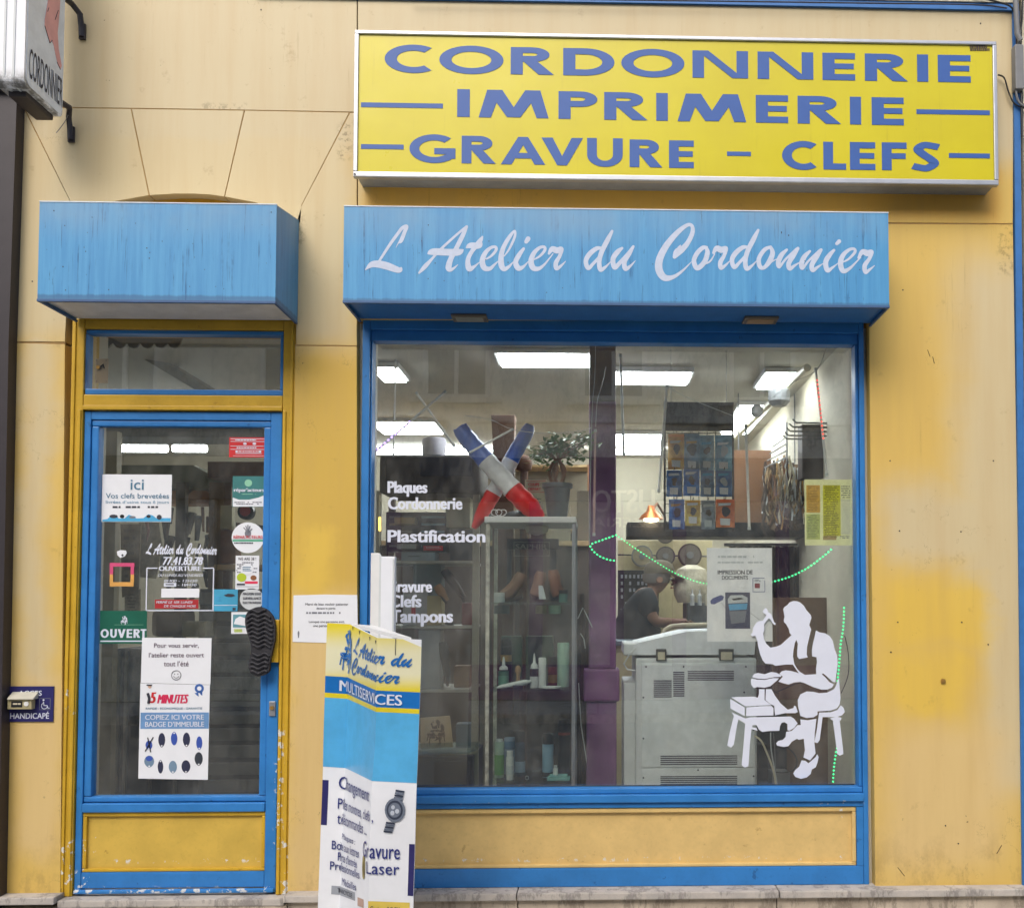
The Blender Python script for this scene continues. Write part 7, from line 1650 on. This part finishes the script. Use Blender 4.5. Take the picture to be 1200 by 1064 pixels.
# dark clutter between shelving and cabinet, right of the cabinet
t = thing('folded_umbrellas', 'bundle of dark folded umbrellas and straps standing between cabinet and column', 'umbrellas', tuple(P3(683, 920, .75)))
ur = random.Random(8)
for k in range(9):
    x = 674+k*1.6; a_ = P3(x+ur.uniform(-3, 3), 700+ur.uniform(-10, 40), .75+ur.uniform(-.05, .1)); c_ = P3(x+ur.uniform(-3, 3), 930, .75); c_.z = FZ; MB().tube([c_, c_.lerp(a_, .5), a_], .018, 7, [.5, 1.2, .8]).build('umbrella', M[('black', 'dark', 'leather')[k % 3]], t)
for pts in ([(677, 725), (683, 712), (688, 722), (694, 735)], [(680, 742), (684, 748), (686, 760)], [(678, 800), (681, 850), (688, 895)]): MB().tube([P3(*p, .62) for p in pts], .003, 5).build('strap', M['lgrey'], t)
t, _ = ibox('back_counter', 'dark wooden counter running behind the cabinets in the shop', 'counter', 430, 640, 700, 760, 2.4, .5, C_('dark_counter', 74, 62, 54), z0=FZ)
MB().box(P(430, 640, 2.4)[0], P(700, 640, 2.4)[0], 2.36, 2.92, P(600, 640, 2.4)[1]+.001, P(600, 634, 2.4)[1], .006).build('counter_top', M['woodl'], t)
for k, (a, c, d, e, rgb, lab) in enumerate(((560, 600, 575, 640, (70, 74, 70), 'dark bottle shaped carton on the back counter, left'), (640, 590, 668, 640, (150, 140, 118), 'cream carton on the back counter behind the plant'), (676, 575, 690, 640, (120, 110, 96), 'tall brown grey carton on the back counter by the column'), (600, 610, 620, 640, (96, 78, 60), 'brown carton on the back counter behind the cap'))):
    ibox('counter_carton', lab, 'box', a, c, d, e, 2.5, .2, C_('carton_%d' % k, *rgb), grp='cartons on the back counter')
t = thing('storage_shelf', 'tall back wall shelf unit with dark compartments behind the plant', 'shelving', tuple(P3(640, 560, 4.0)))
x0, x1, z0, z1 = PR(545, 545, 690, 640, 4.05); MB().box(x0, x1, 4.3, 4.45, FZ, z1, .004).build('back_panel', C_('dim_panel', 120, 112, 96), t)
for k in range(5): z = FZ+.3+k*(z1-FZ-.3)/4; MB().box(x0, x1, 4.02, 4.299, z-.02, z, .002).build('shelf', M['woodl'], t)
for X in (x0, (x0+x1)/2, x1): MB().box(X-.012, X+.012, 4.0, 4.01, FZ, z1).build('upright', M['wood'], t)

# ---- seen through the door
t, q = ibox('door_counter', 'counter front with grey slats standing in for a mirrored shutter, seen through the right of the door glass', 'counter', 232, 690, 312, 960, 1.1, .4, C_('dark_slat_backing', 58, 58, 56), z0=FZ)  # slats built in place of a mirrored roller shutter
nsl = 15
for k in range(nsl): z = q[2]+(q[3]-q[2])*(k+.08)/nsl; MB().box(q[0]+.003, q[1]-.003, 1.082, 1.0995, z, z+(q[3]-q[2])/nsl*.72, .004).build('slat', C_('grey_slat', 104, 106, 104), t)
t = thing('clothes_locker', 'dark cupboard with vertical pale strips at the left behind the door', 'cupboard', tuple(P3(160, 950, 1.0)))
x0, x1, z0, z1 = PR(128, 760, 232, 940, 1.0); MB().box(x0, x1, 1.02, 1.5, FZ, z1, .004).build('body', C_('dark_cupboard', 52, 54, 52), t)
for x in (137, 146, 176, 205): X = P(x, 850, 1.0)[0]; MB().box(X-.008, X+.008, 1.0, 1.0195, FZ+.05, z1-.01, .003).build('strip', C_('pale_strip', 120, 118, 108), t)
t = thing('side_panel_board', 'tall beige board at the far left behind the door glass', 'board', tuple(P3(118, 950, .5))); x0, x1, z0, z1 = PR(100, 505, 133, 940, .55); MB().box(x0-.05, x1, .55, .6, FZ, z1, .003).build('board', C_('beige_board', 150, 140, 116), t)
t, _ = ibox('dark_lintel', 'dark grey beam across the top of the room behind the door', 'beam', 95, 500, 330, 512, 1.2, .25, C_('grey_beam', 104, 100, 92))
t, _ = ibox('brown_shelf', 'dark red brown shelf at the upper right behind the door', 'shelf', 243, 541, 330, 560, 1.3, .3, C_('red_brown_board', 84, 52, 44))
for x in (285, 304): X = P(x, 560, 1.32)[0]; MB().tube([P3(x, 560, 1.4), P3(x+4, 575, 1.4), P3(x-2, 590, 1.4)], .006, 6).build('bracket', M['black'], t)
t = thing('green_shade', 'grey green awning shaped lamp shade hanging in the room', 'lamp shade', tuple(P3(205, 572, 1.5)))
MB().pprism([(132, 545), (226, 545), (264, 566), (262, 572), (132, 572)], 1.5, 1.9).build('shade', C_('dull_green_fabric', 112, 122, 106), t)
t = thing('orange_lamp_shade', 'pair of orange brown rounded shades below the green one', 'lamp shade', tuple(P3(225, 590, 1.6)))
for a, c in ((188, 217), (219, 248)): MB().pprism([(a, 590), (a+3, 578), (a+10, 573), (c-10, 573), (c-3, 578), (c, 590)], 1.62, 1.8).build('shade', C_('orange_brown_shade', 178, 122, 70), t)
for k, (a, d, rgb, lab) in enumerate(((205, 216, (60, 54, 46), 'dark upright post behind the opening hours'), (244, 262, (126, 102, 78), 'brown wooden post behind the door, middle'), (262, 270, (96, 62, 46), 'narrow dark red wooden post beside the brown one'))):
    x0, x1, z0, z1 = PR(a, 565, d, 700, 1.45); t = thing('wooden_post', lab, 'post', ((x0+x1)/2, 1.45, FZ)); MB().box(x0, x1, 1.45, 1.5, FZ, z1, .004).build('post', C_('post_%d' % k, *rgb), t); MB().box(x0-.01, x1+.01, 1.44, 1.51, FZ, FZ+.05, .003).build('foot', C_('post_%d' % k, *rgb), t)
t = thing('tool_cluster', 'hanging dark tools and bags between the posts behind the door', 'tools', tuple(P3(228, 690, 1.5))); tr_ = random.Random(4)
for k in range(26):
    x, y_ = tr_.uniform(188, 244), tr_.uniform(585, 690); MB().tube([P3(x, y_, 1.5), P3(x+tr_.uniform(-6, 6), y_+tr_.uniform(14, 36), 1.5+tr_.uniform(-.05, .1))], tr_.uniform(.008, .024), 6, [1, .6]).build('tool', M[('black', 'dark', 'leather', 'grey', 'wood')[k % 5]], t)
for k, (pts, rgb, lab) in enumerate((([(141, 614), (165, 614), (162, 690), (143, 700)], (132, 118, 92), 'brown leather piece hanging at the left behind the door'), ([(163, 612), (186, 612), (190, 640), (182, 678), (164, 676)], (158, 150, 126), 'pale hanging skin with a red mark behind the door'), ([(146, 690), (164, 690), (164, 730), (146, 726)], (150, 140, 116), 'pile of pale leaflets at the left behind the door'))):
    t = thing('hanging_sheet', lab, 'sheet', tuple(P3(*pts[2], .9+k*.05))); MB().pprism(pts, .9+k*.05, .91+k*.05).build('sheet', C_('sheet_%d' % k, *rgb, var=.3, scale=20), t)
    if k == 1: MB().tube([P3(172, 612, .93), P3(174, 622, .93), P3(172, 634, .93)], .008, 6, [1.2, 1, .2]).build('red_mark', C_('brown_red', 120, 54, 40), t)
    if k != 1: scrib(pts[0][0]+3, pts[0][1]+6, pts[1][0]-3, pts[2][1]-8, 7, .898+k*.05, C_('sheet_lines', 100, 86, 66), t, 'lines', .4, k)
t = thing('shelf_machine', 'small machine with a red round top on the shelf behind the round sticker', 'machine', tuple(P3(290, 650, 1.3)))
X, Z = P(289, 600, 1.3); MB().lathe(X, 0, [(.045, 1.28), (.045, 1.32)], 20, 'y', Z).build('ring', M['black'], t); MB().lathe(X, 0, [(.03, 1.272), (.03, 1.279)], 20, 'y', Z+.004).build('red_cap', C_('deep_red_plastic', 150, 40, 38), t)
MB().pprism([(276, 612), (312, 616), (316, 640), (276, 634)], 1.3, 1.45, bev=.006).build('body', M['dark'], t); MB().pbox(258, 592, 272, 620, 1.36, 1.4, .003).build('box', C_('dull_cream_card', 176, 170, 142), t); MB().pbox(258, 622, 276, 660, 1.33, 1.42, .003).build('lower_box', M['wood'], t)
x0, x1, z0, z1 = PR(255, 662, 318, 668, 1.3); MB().box(x0, x1, 1.25, 1.55, z0, z1, .002).build('shelf', M['woodl'], t)
ibox('boot_box', 'pale patterned box on the counter behind the hours', 'box', 213, 728, 240, 746, .95, .2, C_('patterned_box', 150, 144, 120), grp='boxes behind the door')
ibox('slanted_bag', 'long dark bag lying left of the patterned box behind the door', 'bag', 176, 715, 212, 746, 1.0, .2, C_('taupe_bag', 120, 104, 80), grp='boxes behind the door', bev=.03)
for k, (xa, ya, xb_, yb_) in enumerate(((108, 398, 180, 425),)):
    t = thing('scalloped_valance', 'grey scalloped valance behind the transom glass', 'valance', tuple(P3(170, 410, .5))); pts = [(100, 390), (215, 392)]
    for j in range(7): cx_ = 212-j*16; pts += [(cx_, 402), (cx_-4, 407), (cx_-8, 408), (cx_-12, 407)]
    pts += [(100, 402)]; MB().pprism(pts, .5, .51).build('cloth', C_('taupe_valance', 122, 116, 102), t); MB().tube([P3(100, 392, .505), P3(300, 394, .505)], .01, 8).build('rod', M['grey'], t)
t = thing('ceiling_beam', 'pale slanting beam seen through the transom window', 'beam', tuple(P3(205, 440, 1.2))); MB().tube([P3(150, 402, 1.0), P3(250, 462, 1.4)], .035, 4).build('beam', C_('pale_beam', 150, 146, 134), t)

# ================================================================== across the street (what the panes mirror)
oy = -11.0
ob = thing('opposite_house', 'pale stone house across the street with a purple pizzeria front and tall windows', 'building', (0, oy-1, 0))
def Q(px, py): x, z = P(px, py, -oy); return x, z
def ob_box(a, c, d, e, y0, y1, name, m, bev=.0, par=None):
    x0, z1 = Q(a, c); x1, z0 = Q(d, e); z0 = max(z0, 0); return MB().box(x0, x1, oy+y0, oy+y1, z0, z1, bev).build(name, m, par or ob)
ston = stone_mat('opposite_limestone', srgb(222, 216, 200), srgb(234, 229, 214), 1.2)
MB().box(-16, 16, oy-6, oy-.12, 0, 8.8).build('core_wall', C_('inner_dark_wall', 60, 58, 56), ob)
pf, wf, dk = C_('purple_shopfront', 132, 88, 140, rough=.4), C_('white_window_frame', 224, 222, 216), C_('dark_opposite_glass', 84, 88, 90, rough=.1)
zsf = 3.9
cols_x = [-13.2, -10.4, -7.6, -4.9, -2.3, .25, 2.7, 5.3, 8.0, 10.8, 13.4]
MB().box(-16, 16, oy-.119, oy, zsf, 4.45).build('stone_band', ston, ob)
MB().box(-16, 16, oy-.119, oy+.12, 4.46, 4.58, .02).build('cornice', ston, ob)
for fz0, fz1, sill_z, head_z in ((4.59, 8.4, 4.85, 7.2),):
    MB().box(-16, 16, oy-.119, oy, fz0, sill_z).build('spandrel', ston, ob); MB().box(-16, 16, oy-.119, oy, head_z, fz1-.002).build('spandrel', ston, ob)
    ex = [-16]+[v for c in cols_x for v in (c-.55, c+.55)]+[16]
    for i in range(0, len(ex), 2): MB().box(ex[i], ex[i+1], oy-.119, oy-.001, sill_z+.001, head_z-.001).build('pier', ston, ob)
    for c in cols_x:
        wfo = MB().box(c-.55, c-.47, oy-.1, oy-.03, sill_z+.002, head_z-.002).build('window_frame', wf, ob)
        for q in ((c+.47, c+.55, sill_z+.002, head_z-.002), (c-.03, c+.03, sill_z+.08, head_z-.08), (c-.469, c+.469, sill_z+.002, sill_z+.08), (c-.469, c+.469, head_z-.08, head_z-.002), (c-.469, c+.469, sill_z+1.5, sill_z+1.55)):
            MB().box(q[0], q[1], oy-.099, oy-.031, q[2], q[3]).build('window_bar', wf, wfo)
        MB().box(c-.5, c+.5, oy-.118, oy-.105, sill_z, head_z).build('window_pane', dk, wfo)
        MB().box(c-.75, c+.75, oy+.001, oy+.14, sill_z-.09, sill_z-.001, .01).build('window_ledge', ston, ob)
MB().box(-16, 16, oy-.119, oy+.1, 8.41, 8.8, .03).build('top_cornice', ston, ob)
# shop fronts
MB().box(-16, 16, oy-.11, oy-.10, 0, zsf-.001).build('shop_glass', C_('pale_sheet_for_reflection', 186, 184, 176), ob)  # pale sheet added to brighten what the panes mirror
MB().box(-3.4, 5.4, oy-.09, oy+.08, 3.2, zsf-.001, .01).build('fascia', C_('dark_fascia', 52, 46, 54), ob)
MB().box(-14, -3.41, oy-.09, oy+.07, 3.2, zsf-.001, .01).build('fascia', C_('grey_fascia', 118, 112, 100), ob); MB().box(5.41, 14, oy-.09, oy+.07, 3.2, zsf-.001, .01).build('fascia', C_('beige_fascia', 150, 140, 120), ob)
for x in (-3.4, -1.1, .2, 1.2, 2.9, 5.2): MB().box(x, x+.22, oy-.09, oy+.03, 0, 3.199, .01).build('shopfront_post', pf, ob)
for x in (-13.8, -11.2, -8.9, -6.4, -4.6, 6.6, 8.6, 10.9, 13.2): MB().box(x, x+.3, oy-.09, oy+.03, 0, 3.199, .01).build('shopfront_post', ston, ob)
MB().box(-3.18, 5.2, oy-.085, oy-.02, 0, .55, .01).build('stall_riser', pf, ob); MB().box(-13.5, -3.41, oy-.085, oy-.02, 0, .7, .01).build('stall_riser', ston, ob); MB().box(5.43, 13.5, oy-.085, oy-.02, 0, .6, .01).build('stall_riser', ston, ob)
lt = C_('cream_sign_letters', 226, 220, 200)
xa, za = Q(693, 600); xb, zb = Q(790, 573); text('GUSTO', (xa, xb, za, zb), oy+.085, lt, ob, flip=True, fat=.06, th=.01)
xa, za = Q(693, 617); xb, zb = Q(790, 606); text('PIZZERIA', (xa, xb, za, zb), oy+.085, lt, ob, flip=True, fat=.04, th=.01)
xa, za = Q(164, 727); xb, zb = Q(172+0, 717)
for s, q in (('CHOIX', (136, 726, 172, 716)), ('PRIX', (150, 705, 176, 697))):
    xa, za = Q(q[0], q[1]); xb, zb = Q(q[2], q[3]); text(s, (xa, xb, za, zb), oy+.02, lt, ob, flip=True, th=.01)

# ---- more stock on the shelves
for k, (lab, a, c, d, e, y, z, rgb, grp) in enumerate((
 ('small mustard box on the dark drawers under the word Cordonnerie', 462, 606, 486, 614, ys+.06, None, (168, 146, 96), 0),
 ('pale grey flat box above the flat pale blue one', 465, 637, 488, 643, ys+.05, None, (150, 156, 154), 0),
 ('low white box at the left end of the third shelf', 456, 790, 474, 806, ys+.04, zz4[2]+.001, (186, 186, 180), 0),
 ('brown box at the right end of the third shelf', 532, 780, 550, 806, ys+.12, zz4[2]+.001, (120, 92, 66), 0),
 ('grey blue box at the back of the lowest shelf', 534, 848, 552, 880, ys+.16, zz4[3]+.001, (104, 118, 130), 0),
 ('dark red box at the right of the second shelf', 541, 706, 553, 731, ys+.1, zz4[1]+.001, (112, 44, 44), 0))):
    ibox('shelf_box', lab, 'box', a, c, d, e, y, .09, C_('stock_colour_%d' % k, *rgb), z0=z, grp='boxes on the left shelving')
item('small_jar', 'small white capped jar at the left of the upper cabinet shelf', 585, 703, 13, 11, CYL, M['lgrey'], 'jar', z=zsh[0]+.001, cap=(.6, M['whitep'], [(1, .6), (1, .95), (.9, 1)]), y=yi-.02)
item('small_jar', 'dark capped jar in front of the reddish last on the upper cabinet shelf', 660, 703, 10, 14, CYL, C_('jar_teal', 90, 130, 124), 'jar', z=zsh[0]+.001, cap=(.7, M['black'], [(1, .7), (1, 1)]), y=yi-.02)
item('polish_tin', 'flat dark polish tin at the front centre of the middle cabinet shelf', 607, 806, 12, 4, CYL, M['ink'], 'tin', z=z1s, y=yi-.06)
item('white_bottle', 'slim white bottle beside the light blue can on the bottom cabinet shelf', 651, 908, 6, 16, CYL, M['whitep'], 'bottle', z=z2s, cap=(.8, M['lgrey'], [(.7, .8), (.7, 1)]), y=yi-.03)
